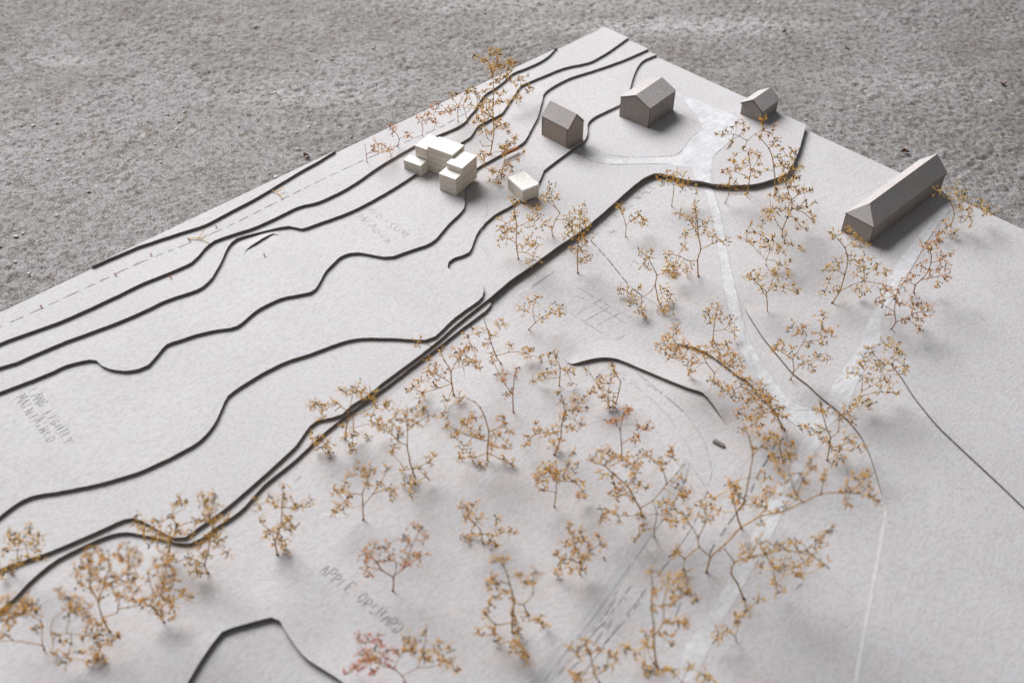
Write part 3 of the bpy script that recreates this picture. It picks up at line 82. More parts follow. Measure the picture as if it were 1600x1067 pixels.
 (3.6,0.30,0,[(53,590.3),(54.4,588.9),(56.3,586.9),(58.6,584.6),(61,582.4),(63.4,580.7),(66.4,579.2),(69.6,578.1),(72.9,577.3),(76.2,576.8),(78.8,576.6),(81.7,576.4),(84.9,576.4),(88.2,576.3),(91.5,576.4),(94.7,576.4),(97.6,576.6),(100.2,576.8),(103.1,577.1),(106,577.5),(108.8,578.1),(111.5,579.1),(113.7,580.7),(115.3,582.5),(116.8,584.8),(118.2,587.4),(119.7,590.2),(121.1,593.1),(122.4,595.9),(123.8,598.5),(125.1,600.9),(126.9,603.3),(129.1,605.6),(131.3,608),(133.2,610.3),(134.4,612.6),(134.6,615.1),(133.8,617.4),(132,619.9),(129.6,622.4),(126.9,625),(124.3,627.2),(122.1,629.2),(120.7,630.6)]),
 (3.6,0.30,0,[(44.7,582.3),(45.9,580.7),(47.7,578.3),(49.9,575.8),(52.1,573.7),(54.5,572),(57.1,570.5),(59.8,569.2),(62.6,568.3),(65.4,567.7),(68.3,567.5),(71.2,567.5),(74.2,567.5),(76.5,567.5),(79.4,567.6),(82.6,567.7),(86.1,567.8),(89.6,567.9),(93.1,568),(96.4,568.1),(99.3,568.2),(101.8,568.2),(103.6,568.3)]),
 (3.6,0.30,0,[(164.9,609.2),(163.6,607.9),(161.9,606.3),(159.8,604.3),(157.5,602),(155.2,599.7),(153,597.4),(151,595.2),(149.2,593.1),(147.3,590.9),(145.4,588.6),(143.5,586.2),(141.7,583.8),(140,581.5),(138.5,579.1),(137.2,576.8),(135.9,574),(134.9,571),(134.1,567.9),(133.4,564.8),(132.9,561.8),(132.5,559.2),(132.3,555.7),(132.4,552.1),(132.6,548.8),(132.8,546.5)]),
 (0.0,0.70,2,[(132.4,326.1),(131.3,324.1),(129.7,321.4),(127.9,318.4),(126.3,315.7),(124.6,313),(122.8,310.3),(121.1,307.7),(119.5,305.1),(118,302.4),(116.6,299.8),(115.4,297.2),(114.2,294.6),(112.8,292.1),(111.4,290.1),(109.5,287.7),(107.5,285.2),(105.5,282.6),(103.6,280.3),(102.1,278.4),(100.5,276.2),(99,274),(97.5,271.9),(95.8,269.5),(93.9,267.1),(92.3,264.8),(90.5,261.7),(89.2,259.3)]),
 (0.0,0.60,0,[(55.5,242.6),(56.4,239.6),(57.2,236.5)]),
 (0.0,0.50,0,[(56.7,239.7),(59.1,241.3)]),
 (0.0,0.55,0,[(23.7,203.5),(25.6,205.1),(28.2,207.5),(30.7,210.1),(32.8,212.7),(34.8,215.6),(36.5,218),(38.1,220.3),(39.5,222.5),(41.7,226.2)]),
 (0.0,0.50,0,[(38.2,223.1),(40,225.6),(42,226.2),(41.5,223.8),(40.6,221.9)]),
 (0.0,0.40,0,[(18.4,200.6),(19.9,202.4),(22,205),(24.4,207.9),(26.7,210.6),(28.4,212.7),(30.1,214.8),(31.9,216.9),(33.6,218.9),(35.3,221),(37.1,223.1),(39,225.3),(40.8,227.4),(42.6,229.6),(44.3,231.8),(46.1,234.2),(47.9,236.7),(49.6,239.3),(51.1,241.4),(52.2,242.9)]),
 (0.0,0.35,0,[(37.6,213.6),(38.8,215),(40.5,217),(42.5,219.4),(44.5,221.8),(46.5,224.1),(48.4,226.4),(50.6,228.9),(52.6,231.3),(54.4,233.4),(55.7,234.9)]),
 (0.0,0.35,0,[(44.7,236.5),(43.5,234.5),(41.8,231.5),(39.9,228.7),(37.8,225.8),(35.6,223),(34,221)]),
 (0.0,0.30,0,[(43.4,238.8),(46.3,239.7),(48.9,237.2),(50.3,235.1),(51.4,233.4)]),
 (0.0,0.35,0,[(87.1,312.9),(86.5,310.8),(85.5,307.9),(84.4,304.5),(83.2,301),(81.8,297.9),(80.7,295.5),(79.4,293.1),(78,290.7),(76.5,288.2),(75,285.8),(73.5,283.3),(71.9,280.9),(70.4,278.7),(68.9,276.3),(67.2,274),(65.5,271.6),(63.8,269.2),(62.1,266.8),(60.4,264.4),(58.8,262),(57.1,259.6),(55.4,257.2),(53.7,254.7),(52,252.2),(50.4,249.8),(48.7,247.4),(47.2,245.1),(45.7,242.9),(44.1,240.6),(42.4,238.2),(40.8,235.8),(39.2,233.4),(37.5,231),(35.8,228.7),(34,226.2),(32,223.7),(30.1,221.2),(28.1,218.6),(26.1,216.1),(24.2,213.6),(22.2,210.9),(20,208.1),(17.9,205.2),(15.9,202.5),(14.3,200.3),(13.1,198.7)]),
 (0.0,0.35,0,[(97.2,306.5),(96.5,304.5),(95.5,301.7),(94.3,298.5),(93.1,295),(91.7,291.5),(90.3,288.3),(89,285.4),(87.5,282.5),(86.1,279.6),(84.5,276.7),(82.9,273.9),(81.2,271.2),(79.7,268.9),(78.1,266.6),(76.4,264.2),(74.6,261.7),(72.8,259.2),(70.9,256.7),(69.1,254.2),(67.3,251.8),(65.6,249.5),(63.8,247.2),(62,244.8),(60.1,242.5),(58.3,240.2),(56.4,237.9),(54.6,235.6),(52.9,233.3),(51.2,231.2),(49.4,228.9),(47.7,226.6),(45.9,224.3),(44.2,222),(42.4,219.7),(40.7,217.4),(39,215.1),(37.2,212.6),(35.3,209.9),(33.4,207.2),(31.6,204.6),(29.9,202.2),(28.5,200.2),(27.5,198.7)]),
 (0.0,0.30,0,[(89,307.7),(89.8,305.7),(90.9,302.8),(92.1,299.9),(92.9,297.9)]),
 (0.0,0.30,0,[(84.7,301),(85.8,298.1),(87.5,294.2),(88.6,291.4)]),
 (0.0,0.30,0,[(80.5,294.4),(81.6,291.6),(83.3,287.8),(84.4,285)]),
 (0.0,0.30,0,[(76.3,288),(77.5,285.2),(79.2,281.5),(80.3,278.7)]),
 (0.0,0.30,0,[(72.3,281.7),(73.5,279),(75.1,275.3),(76.3,272.6)]),
 (0.0,0.30,0,[(68.3,275.5),(69.5,272.8),(71.2,269.2),(72.4,266.6)]),
 (0.0,0.30,0,[(64.5,269.4),(65.7,266.8),(67.3,263.3),(68.5,260.7)]),
 (0.0,0.30,0,[(60.6,263.4),(61.8,260.9),(63.5,257.4),(64.7,254.9)]),
 (0.0,0.30,0,[(56.9,257.6),(58.1,255.1),(59.8,251.7),(61,249.2)]),
 (0.0,0.50,0,[(69.8,227.1),(70.8,229.6),(72.1,232.4),(73.5,234.9)]),
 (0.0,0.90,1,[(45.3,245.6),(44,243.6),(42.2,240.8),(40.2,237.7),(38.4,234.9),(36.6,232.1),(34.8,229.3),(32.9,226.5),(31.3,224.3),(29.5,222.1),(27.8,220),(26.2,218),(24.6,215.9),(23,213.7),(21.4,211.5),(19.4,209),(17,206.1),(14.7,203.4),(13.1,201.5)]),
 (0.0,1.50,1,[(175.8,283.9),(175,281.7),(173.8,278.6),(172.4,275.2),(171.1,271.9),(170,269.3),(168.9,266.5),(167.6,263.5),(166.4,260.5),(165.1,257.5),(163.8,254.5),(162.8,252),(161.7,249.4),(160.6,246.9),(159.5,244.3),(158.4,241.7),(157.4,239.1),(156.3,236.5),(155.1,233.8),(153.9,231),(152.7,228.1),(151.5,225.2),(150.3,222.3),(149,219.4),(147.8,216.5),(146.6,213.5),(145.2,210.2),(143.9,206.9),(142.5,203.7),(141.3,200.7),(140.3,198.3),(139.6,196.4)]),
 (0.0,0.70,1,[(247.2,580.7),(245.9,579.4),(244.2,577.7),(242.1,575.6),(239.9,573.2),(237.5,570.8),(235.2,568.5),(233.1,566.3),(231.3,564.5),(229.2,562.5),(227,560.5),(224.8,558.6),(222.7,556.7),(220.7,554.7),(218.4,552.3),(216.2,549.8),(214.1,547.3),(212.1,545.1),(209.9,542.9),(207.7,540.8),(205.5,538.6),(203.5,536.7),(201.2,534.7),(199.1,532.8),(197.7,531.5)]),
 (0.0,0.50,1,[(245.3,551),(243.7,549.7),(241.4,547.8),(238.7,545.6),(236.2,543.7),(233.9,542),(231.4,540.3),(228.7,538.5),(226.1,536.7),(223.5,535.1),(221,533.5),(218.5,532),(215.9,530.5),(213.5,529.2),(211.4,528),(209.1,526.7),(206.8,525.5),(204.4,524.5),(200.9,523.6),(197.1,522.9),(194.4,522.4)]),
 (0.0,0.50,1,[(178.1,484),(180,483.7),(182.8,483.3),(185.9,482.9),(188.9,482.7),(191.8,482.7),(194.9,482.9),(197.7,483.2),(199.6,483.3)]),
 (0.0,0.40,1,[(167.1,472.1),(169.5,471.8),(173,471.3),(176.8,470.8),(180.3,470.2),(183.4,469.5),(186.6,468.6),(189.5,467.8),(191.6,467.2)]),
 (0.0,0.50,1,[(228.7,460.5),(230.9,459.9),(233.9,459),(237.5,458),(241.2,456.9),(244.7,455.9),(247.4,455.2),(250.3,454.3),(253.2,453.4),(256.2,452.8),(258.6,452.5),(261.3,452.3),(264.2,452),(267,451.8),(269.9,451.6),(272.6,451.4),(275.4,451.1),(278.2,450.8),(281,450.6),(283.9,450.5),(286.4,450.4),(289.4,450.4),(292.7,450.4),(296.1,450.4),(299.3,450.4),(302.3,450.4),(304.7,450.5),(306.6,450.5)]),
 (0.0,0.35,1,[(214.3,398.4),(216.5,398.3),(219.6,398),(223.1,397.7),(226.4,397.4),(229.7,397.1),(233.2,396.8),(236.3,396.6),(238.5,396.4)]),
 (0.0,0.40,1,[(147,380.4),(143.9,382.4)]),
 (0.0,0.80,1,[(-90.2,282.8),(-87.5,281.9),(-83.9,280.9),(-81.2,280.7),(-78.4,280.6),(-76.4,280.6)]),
 (0.0,0.60,0,[(124.6,241.3),(126.4,243.3),(128,243.9)]),
 (0.0,0.40,0,[(265.4,421.7),(266.3,419.2),(267.2,416.3),(267.6,413.1)]),
 (9.0,0.30,0,[(-235.5,409.1),(-233.1,408),(-230.9,409.1)]),
 (0.0,0.40,0,[(-104.6,301.7),(-102.5,304.1)]),
]
WRITING=[
 (0.0,0.38,[[(-86.3,250.2),(-82.2,253.3),(-84.3,248.5)],[(-84.9,251.3),(-83.5,250.2)],[(-83.2,248.1),(-79.4,252.3),(-78.1,251.2),(-78.5,249.7),(-80,249.1),(-81.5,250)],[(-80.2,245.3),(-76.9,249.4),(-75.7,248.4),(-76.1,247),(-77.4,246.3),(-78.7,247.1)],[(-74.2,246.4),(-77.5,242.9),(-76.2,241.8)],[(-68.6,243.8),(-70.4,245.3),(-73.8,240.9),(-72.1,239.4)],[(-72.1,243.1),(-70.7,241.9)],[(-67.2,235.1),(-67,237.1),(-65.5,238.7),(-63.5,239.2),(-63.7,237.2),(-65.2,235.6),(-67.2,235.1)],[(-65.5,232.9),(-62,236.8),(-60.8,235.8),(-61.2,234.4),(-62.6,233.8),(-64,234.6),(-63.7,231.3)],[(-58.2,232.6),(-58.6,233.9),(-61.1,232.6),(-61.7,229.8),(-60.4,229.7)],[(-59,228.7),(-55.7,232.8)],[(-57.3,227.3),(-54,231.4)],[(-57.4,230.7),(-55.7,229.3)],[(-56.3,226),(-51.3,229.2),(-54,224)],[(-54.6,227.1),(-53,225.8)],[(-53.6,223.4),(-50.2,227.5),(-49,226.5),(-49.4,225.1),(-50.7,224.5),(-52.1,225.3),(-51.8,221.9)],[(-50.9,221),(-47.5,225.4),(-46.5,223.9),(-47.3,221.6),(-49.2,220.4),(-50.9,221)]]),
 (5.4,0.36,[[(-247.4,358.5),(-250.9,355.6),(-249.7,354.2)],[(-248.4,352.2),(-243.3,354.5),(-246.3,349.7)],[(-246.6,353),(-245.2,351.4)],[(-245.9,349),(-242.2,352.3),(-244.2,347.1),(-240.5,350.4)],[(-242.8,346.4),(-239.2,349.3),(-238.6,347.8),(-239.5,346.1),(-241.4,345.5),(-242.8,346.4)],[(-234.7,342.5),(-237.9,339.6),(-236.7,338.3)],[(-234.5,336.6),(-231.1,339.6)],[(-228.2,334.6),(-228.5,335.8),(-230.8,335.3),(-231.8,333.2),(-230.5,332.7),(-229.4,333.6),(-229.9,334.3)],[(-229.2,331),(-225.1,334.1)],[(-227.6,329.2),(-223.6,332.3)],[(-227.2,332.6),(-225.6,330.8)],[(-223.2,331.1),(-221.3,328.9)],[(-222.2,330),(-226.4,326.6)],[(-220.1,328.1),(-224,325),(-222.7,323.5)],[(-218.6,324.7),(-219.5,322.1),(-216.9,322.7)],[(-219.5,322.1),(-221.2,320.5)]]),
 (5.4,0.36,[[(-255.5,351.2),(-252.1,354.2),(-253.5,351),(-250.3,352.3),(-253.4,348.8)],[(-253.5,347.5),(-248.6,349.8),(-251.3,345.1)],[(-251.8,348.4),(-250.3,346.7)],[(-250.3,343.8),(-246.3,347.4)],[(-247.9,341.1),(-244.8,344.1),(-246.3,339.4),(-243.2,342.4)],[(-241.6,340.7),(-240,338.9)],[(-240.8,339.8),(-244,337)],[(-241.4,335.5),(-237.1,337.4),(-239.5,333.5)],[(-239.9,336.2),(-238.7,334.8)],[(-238.5,331.4),(-234.5,334.9)],[(-236.2,328.8),(-233,331.7),(-234.7,327.1),(-231.5,330)],[(-227.4,327.6),(-229.1,329.5),(-233,326),(-231.2,324.1)],[(-231,327.7),(-229.7,326.3)],[(-230.7,322.5),(-227.5,325.6),(-226.7,324.1),(-227.5,322.3),(-229.3,321.6),(-230.7,322.5)]]),
 (0.0,0.30,[[(48,490.5),(44.3,493.3),(45.6,494.8),(47,494.7),(47.4,493.4),(46.4,491.8),(49.9,492.8)],[(49.8,500.8),(47.6,498.3),(51.9,494.7),(54.1,497.3)],[(49.8,496.5),(51.5,498.5)],[(51.3,502.5),(53.6,505.3)],[(52.4,503.9),(56.4,500.3)],[(59,502.4),(56.8,507),(61.3,505.2)],[(58.2,504),(59.8,505.8)],[(62.2,507.8),(58.6,511)],[(65.5,511.2),(61.4,514.7),(67.7,513.9),(63.6,517.3)],[(69.2,515.8),(65.7,519)],[(72.9,519.1),(68.8,522.9),(75.1,521.8),(71.1,525.6)],[(74.8,528.6),(72.9,527.7),(74,524.7),(77.3,524.3),(77.8,526.3),(76.3,527.4),(75.4,526.4)],[(79,534.6),(83.2,532.6),(81.3,535.3),(84.4,534.1),(81.5,537.6)],[(86,535.8),(83.4,541),(88.6,539)],[(85,537.6),(86.8,539.7)],[(85.3,542.7),(89.7,539.3),(91.5,541.5)],[(89.3,547.4),(93.3,543.8),(95,545.9)]]),
 (7.2,0.22,[[(-92.7,511.7),(-88.7,514.8),(-89.9,510.9),(-86,511.9),(-89.3,508.1)],[(-88.6,506.9),(-84.7,510.1)],[(-85.2,503.5),(-82.3,506.4),(-81.2,504.6),(-81.7,502.7),(-83.5,502.2),(-85.2,503.5)],[(-79.1,500.4),(-77.4,498.6)],[(-72.1,495.5),(-73.1,497.2),(-74.8,497.3),(-74.5,493.7),(-76.4,493.6),(-77.4,495.4)],[(-70,494.7),(-72.8,491.9),(-72.4,490),(-70.5,489.4),(-67.7,492.2)],[(-69.9,486.5),(-65.9,489.4),(-67.1,485.7),(-63.3,486.6),(-66.6,482.8)]]),
 (7.2,0.22,[[(-97.3,503.9),(-93.1,506.9),(-94.4,502.8),(-90.4,503.5),(-93.9,499.7)],[(-87.1,499.6),(-89.4,502.5),(-93.4,499.3),(-91,496.4)],[(-91.4,500.9),(-89.5,498.6)],[(-89.2,494.6),(-84,496.1),(-86.2,491)],[(-87.4,495.2),(-85.4,492.7)],[(-85.7,489.2),(-82.1,491.8),(-81,489.7),(-81.7,487.8),(-83.8,487.7),(-85.7,489.2)],[(-80.3,483.7),(-80.3,485.7),(-78.9,486.7),(-76.9,486.2),(-76.9,484.3),(-78.3,483.3),(-80.3,483.7)],[(-74.7,483),(-77.4,479.1),(-74.2,480.2),(-75.9,477.2),(-71.6,479.2)]]),
 (0.0,0.30,[[(61.8,495.8),(59.8,498.3),(63.2,496.8),(61.3,499.3)],[(64.2,497.2),(62.5,499.7),(63.5,500.3),(64.1,499.8),(63.5,498.5),(65,498.8),(65.1,497.8),(64.2,497.2)]]),
]
HOUSE_A=dict(base=3.60,f=(96,612.8),ua=(-0.76448,0.64464),ub=(0.64464,0.76448),la=24.94,lb=32.31,eave=15.24,ridge=21.02)
HOUSE_B=dict(base=5.40,f=(37.8,584.1),ua=(-0.70731,0.70691),ub=(0.70691,0.70731),la=24.40,lb=15.96,eave=14.57,ridge=22.84)
HOUSE_D=dict(base=3.60,f=(176.7,620.6),ua=(-0.73485,0.67823),ub=(0.67823,0.73485),la=16.74,lb=21.36,eave=8.94,ridge=14.46)
BARN=dict(base=0.00,f=(219.5,484.8),ua=(-0.68288,0.73053),ub=(0.73053,0.68288),la=19.67,lb=86.09,eave=13.35,ridge=22.30)
BLOCK=dict(base=7.20,f=(-36,526.5),ua=(-0.84893,0.52851),ub=(0.52851,0.84893))
BLOCK_A=(31.05,44.72,5.14,16.37)
BLOCK_B=(31.12,40.18,12.58,28.39)
BLOCK_C=(10.84,30.56,13.26,26.95)
BLOCK_D=(-1.12,11.14,6.55,24.02)
BLOCK_E=(-0.61,12.30,-0.44,7.68)
CUBE=dict(base=5.40,f=(6.7,522.4),ua=(-0.54987,0.83525),ub=(0.83525,0.54987),la=17.38,lb=12.78,h=8.8)
TREES=[
 ('r','tiny reddish sprig with a bare stick, leftmost of the row beyond the big white block',[(-96.3,559.7,10.8),(-95.5,557.1,18.4),(-93,558.2,18.9),(-88.2,558.7,19.2)],[[(-95.5,557.1,18.4),(-96.1,559,24.5)]],[(-87.5,560.5,23.5,4.8),(-82.8,564.3,15.5,4.4),(-90.2,559.3,21.3,2.7)]),
 ('r','small forked reddish sprig second from the left in the row beyond the big white block',[(-77.4,577.9,10.8),(-75.5,575.3,18.4),(-78.1,577.9,22.4),(-81,577.9,26.1)],[[(-75.5,575.3,18.4),(-70.8,577.5,19.5),(-67,577.1,19.2)]],[(-79.3,579,21.7,3.3),(-68.6,573.2,22.2,3.3),(-81,578,26,2.2)]),
 ('r','pinkish red sprig standing just behind the back corner of the big white block',[(-61.5,591.4,10.8),(-60.6,589.1,18.5),(-61.4,591.4,20.8),(-63.4,591.4,23.9)],[[(-61.4,591.4,20.8),(-58.9,592.4,27.7),(-58.8,593.4,30.7)],[(-60.7,590.2,19.1),(-56.6,593.7,22),(-51.5,595.9,18.1)],[(-56.4,591.4,23.3),(-51.4,588.3,31.3),(-49.8,585.2,39.2)]],[(-62.6,588.8,24.9,3.3),(-55.2,585.9,27.9,4.4),(-50.9,595.7,29.4,5),(-44.8,594.1,29.1,3.9),(-51.1,585.2,24,2.8)]),
 ('t','thin pale sprig on the far edge, right behind the pinkish red sprig',[(-37.8,610,10.8),(-37.7,609.9,19.7),(-36.4,610,24.7),(-32.3,610,32.1),(-30,610,35.1)],[[(-37.1,610,22.2),(-41.2,613.8,27.5),(-43.8,617.6,28.4)]],[(-41.3,616.5,27.2,2.6),(-37.9,612.2,31.5,1.1),(-40,611.6,19.4,2.9),(-36.3,605.3,24.3,2.8),(-42.8,602.2,23.1,2),(-31.2,610.4,34.3,2)]),
 ('t','slim leaning sprig rooted in the far dark contour edge left of the tallest tree',[(-31.2,610.9,9),(-32.2,609.7,17.3),(-33.5,610.9,23.6),(-31.3,610.9,30.4)],[[(-33,610.9,21.1),(-29.2,607.5,25.6),(-27.4,604.1,26.9)]],[(-30.6,606.6,30.4,2.5),(-28.8,607.3,36.1,2),(-25.9,604.4,40.2,2),(-28.2,610.4,23.8,2.3),(-30.6,610.1,33.3,1.7)]),
 ('t','upright sprig just left of the tallest tree, with one level side twig',[(-24.9,616.2,9),(-24.6,616.1,18),(-23.9,616.2,23.6),(-25.4,616.2,29.8),(-26.4,616.2,33.5)],[[(-24.6,616.1,18),(-30.3,618.5,16.2),(-34.4,621.4,14.8)]],[(-24.4,616.5,28.4,2.3),(-22.8,618.1,25,2.3),(-24.6,616.1,18,2),(-20.7,618.4,17.9,2.3),(-25.4,615.6,31.4,1.7)]),
 ('t','tallest sprig tree of all, rising past the far board edge behind the big white block',[(-14.6,574.2,7.2),(-13.1,574.2,16.6),(-11.9,574.2,25.9),(-12.4,574.2,34.3),(-12.5,574.2,43.8),(-11.9,574.2,52.6),(-12,574.2,60.6),(-12.5,574.2,65.1)],[[(-12.5,574.2,65.1),(-13.6,573.1,73),(-16,571.9,77.4),(-22.9,570.7,81.3)],[(-12.5,574.2,65.1),(-9.6,578.2,73),(-10.1,582.2,76.9)],[(-12,574.2,60.6),(-8.2,575.8,60.8),(-5.1,577.4,62.8),(-3.1,578.9,63.6),(-1.5,580.5,71.7),(-1.5,582.1,76.4)],[(-12.4,574.2,34.3),(-16.3,576.9,39.3),(-16.8,579.5,44.3)],[(-12.5,574.2,43.8),(-8.8,575.8,46.4),(-6.8,577.5,45.5)],[(-14.5,573.6,15.8),(-16.5,573.3,20.3),(-17.5,572.3,27),(-18.9,571.4,33.1)],[(-11.9,574.2,25.9),(-9,572.8,29.8),(-5.3,571.5,32.4),(-2.6,570.1,27.8)],[(-15,573,15.5),(-19.2,570.4,16),(-21.3,571,19.3)],[(-12.3,574.2,36.1),(-20.9,570.9,35.1),(-24.5,567.6,35.3)]],[(-10.1,578,79.6,3.1),(-13.4,572.8,83.4,2.6),(-7.1,579.1,78,2.1),(-23,572.6,80.3,2.3),(-17.3,580.7,72.2,2.6),(-9.6,579.1,72.5,3.2),(-13.5,567.2,74.5,2.6),(-8.5,570.1,74,2.3),(-12.3,580,64.7,2.7),(-9.7,573.8,63.1,2.4),(-14,580.9,56.3,1.6),(-5.1,572.8,65.9,2.4),(-1.5,568.2,79.4,3.1),(-0.5,576.1,71.9,2.6),(-1.5,578.1,67.4,2.1),(-1.5,571,66.3,2.9),(2,568.4,78.2,1.6),(-5.5,571.9,71.9,2.1),(-13.6,580.6,43.6,2.7),(-10.4,577.8,45.3,2.7),(-17.4,568.9,52.1,2.6),(-6.7,570.7,49.4,2.1),(-16,568.7,44.1,3.2),(-13.5,568.2,39.8,3.2),(-19,578.3,37.3,2.7),(-20.1,569.8,46.4,2.1),(-8.8,575.1,52.1,2.1),(-5.1,573.5,55.3,1.6),(-17.4,569.9,57.3,1.8),(-19.1,577.4,30.6,2.4),(-21.9,569.2,37.4,2.4),(-7.4,576.2,28.9,3.3),(-4.2,569,32.1,2.7),(-10.5,573.1,30.8,2.7),(-21.1,570.3,28.3,2.7),(-13.7,571.1,26,2.2),(-2.7,580.6,20.7,1.6),(-17.1,578.4,23.3,1.4),(-25.2,571.6,33.6,1.6),(-7.4,579.5,33,1.6)]),
 ('t','slim sprig right of the tallest tree, crossing the second dark contour edge',[(3.2,640.5,7.2),(4.6,639.1,15.5),(6.3,640.5,21.7),(6.3,640.5,26.1)],[[(6.3,640.5,21.7),(10.2,638.2,23),(13.6,636,22.3)],[(5.2,640.5,17.2),(1.1,634.9,15.3)]],[(7.4,645.5,24,2.4),(11.4,642.5,28.1,1.2),(4.5,634.9,30.4,2),(2.3,647.3,18.5,2.1),(0,636.5,27.1,1.8),(10.2,637.1,23.6,2.9),(13.8,644.3,17.6,2.1),(10.9,638.1,17.9,2.1),(5.7,632.4,15.5,2.3),(2.3,630.6,17.8,1.8),(-2.8,627.4,16.5,2.3)]),
 ('t','sprawling sprig between the big white block and the small white cube',[(-6.9,548.5,5.4),(-6.3,546.8,13.4),(-4.7,548.5,19.1),(-4.6,548.5,25.8)],[[(-6.5,544.1,12.1),(-12.5,546.4,12.5),(-18.3,549.6,13.4)],[(-5.2,548.5,17.2),(2.1,546.6,21),(6.7,544.6,27.1)],[(-6.5,544.7,12.4),(-9.9,542.5,10.7),(-9.9,538.1,8.8)],[(-4.7,548.5,23.3),(-1,547.5,31.8),(2,546.6,37.1)]],[(-4.1,547.9,32.2,2.6),(-5.7,554.7,24.2,2.6),(-3.1,548.3,28.3,2.1),(-7.2,549.5,29.3,2.1),(-1,553.5,28.6,1.6),(2,544.2,39.2,2.1),(1.5,543.8,35.3,1.6),(-4.7,554,21,2.1),(-18.8,552.8,20.6,2.7),(-20,545.2,26.7,2.1),(-15.4,544.4,26,1.6),(-13.6,549,10.7,2.1),(-11.6,551.1,8.7,2.1),(-7.2,539.5,14.6,2.1),(-4.7,552.8,9.4,2.4),(-3.2,553.6,12.6,1.9),(-0.5,549.9,13.8,1.6),(0.5,544.2,13.3,1.6),(-5.1,536.5,14.8,1.6),(-14.4,532.5,14.5,1.6),(-9.9,540.9,6.9,2.1),(-7.2,533.2,12.2,1.6),(3.7,551.2,17.9,1.6),(7.2,545.2,27.9,1.6),(-18.8,552.8,16.8,1.3)]),
 ('t','yellowish bushy sprig directly in front of the small white cube',[(3.8,466.7,3.6),(2.4,466.7,15.7),(2.8,466.7,27.6),(1.4,466.7,39),(0.9,466.7,42.4)],[[(2.8,466.7,27.6),(5.6,467.2,28.4),(12.1,467.6,32.6),(16.7,468.1,35.7)],[(3.6,462.5,10.1),(9.5,462,11.7),(14.1,456,11)],[(8.5,463.4,10.5),(12.3,464.4,15.2),(14.1,462.1,20.5)],[(2.4,466.7,15.7),(-2.8,468.3,18.1),(-5.7,469.8,15.7)]],[(1.9,461.2,29.4,3.7),(12,463.2,34.8,5.6),(14.8,467.5,37.3,4.7),(9.5,471.2,14.7,4.8),(14.3,468.1,14.6,3.8),(12.2,456.2,10.9,4.7),(-4.8,472,15.2,5.8),(-3.7,462.9,32.7,5.6),(-2.8,460.6,29.9,4.7),(0.9,463.7,37.8,3.7),(5.7,466,13.9,2.4),(1.8,461,51,3.6),(5.4,462.5,47.7,2.7)]),
 ('t','small loose sprig right of the small white cube, left of the bushy column',[(25.2,488.6,3.6),(24.4,485.6,10.8),(26.7,488.6,17),(29,488.6,21.2),(25,488.6,26.5),(20.6,488.6,30.1)],[[(26.7,488.6,17),(33.9,486.7,17.2)],[(29,488.6,21.2),(23,489.6,31.6)]],[(22.5,483.8,42.7,3.8),(21.9,486.8,33.7,3.8),(19.3,493.7,28.8,2.9),(26.1,494.8,27.9,2.9),(20.6,490.3,10.9,4.9),(34.2,491,15.2,3.9),(36.2,488.5,11,4.9)]),
 ('t','narrow column shaped sprig standing against the long dark contour edge',[(39.3,457.5,0),(38.5,457.5,9.8),(38.3,457.5,22.9),(38.8,457.5,36.8),(38.9,457.5,45.8)],[[(38.3,457.5,22.9),(32.6,452.4,39.5)],[(38.7,457.5,14.6),(43,451,29.2)],[(38.7,457.5,9.8),(42.6,450.8,17.6)]],[(39.3,462.8,41.9,5.5),(38.4,460.1,38.2,5.5),(33.4,463.4,31.2,3.7),(39.7,451.4,41.4,4.5),(43.8,459.3,22.8,3.8),(40.1,457.3,19.6,4.7),(44.5,460.4,9.9,3.3),(41.3,455.3,11.6,2.8),(36,463.8,13.2,2.9),(31.9,452.2,32.9,3.7),(39.7,458.1,29.5,4.2)]),
 ('t','small Y shaped sprig on bare card beside the pencilled wall lettering',[(70.7,492.9,0),(70.2,492.9,9),(67.4,492.9,17.4),(65,492.9,22.8)],[[(70.2,492.9,9),(74.7,494.1,13),(78.5,495.2,15.1),(82,496.3,10.1)]],[(66.8,498.1,17.9,3),(68.5,496,18.2,2),(74.8,495.5,12.5,3),(78.7,496.7,14.1,3.5),(81.3,498.2,8.6,3),(81.3,491,12.8,2.5)]),
 ('t','sprig at the rounded top bend of the long dark contour edge',[(103,524.8,0),(103,524.8,11.5),(102.5,524.8,16.4),(98,524.8,20)],[[(102.5,524.8,16.4),(107.6,526.2,17.3),(112.3,527.5,13.3)]],[(97.7,530.1,18.9,5.2),(102.6,529.7,20.4,5.2),(106.7,523.8,22,5.2),(111.2,528.6,15,3.7),(108.8,529.5,10.7,3.2),(117.3,525.8,12.1,3.1),(95.4,526.5,17.7,3.1)]),
 ('o','orange sprig by the white road that hangs along the curved dark edge',[(138.1,528.3,0),(139,526.8,8),(138.8,528.3,11.3),(138.2,528.3,18.6),(137.5,528.3,22.8)],[[(139,526.8,8),(143.5,526.2,8.4),(149.4,525.2,8.5),(151.6,522,7.7)],[(137.5,528.3,22.8),(140.4,528.9,27.8),(137.3,529.5,32.2)]],[(136.4,529.8,32,2.1),(137.4,522.9,34.2,2.1),(141.4,530.1,25.8,2.1),(137.3,534.7,20.9,2.6),(139.4,533.2,15.9,1.6),(134.1,531.3,21.4,1.3),(132.5,526.9,14.1,1.6),(138.7,531.3,11.6,2.1),(143.4,529.4,12.4,2.1),(147,527.6,13.6,1.6),(143.2,532.7,13.8,1.6),(148.3,521.5,11.8,1.1)]),
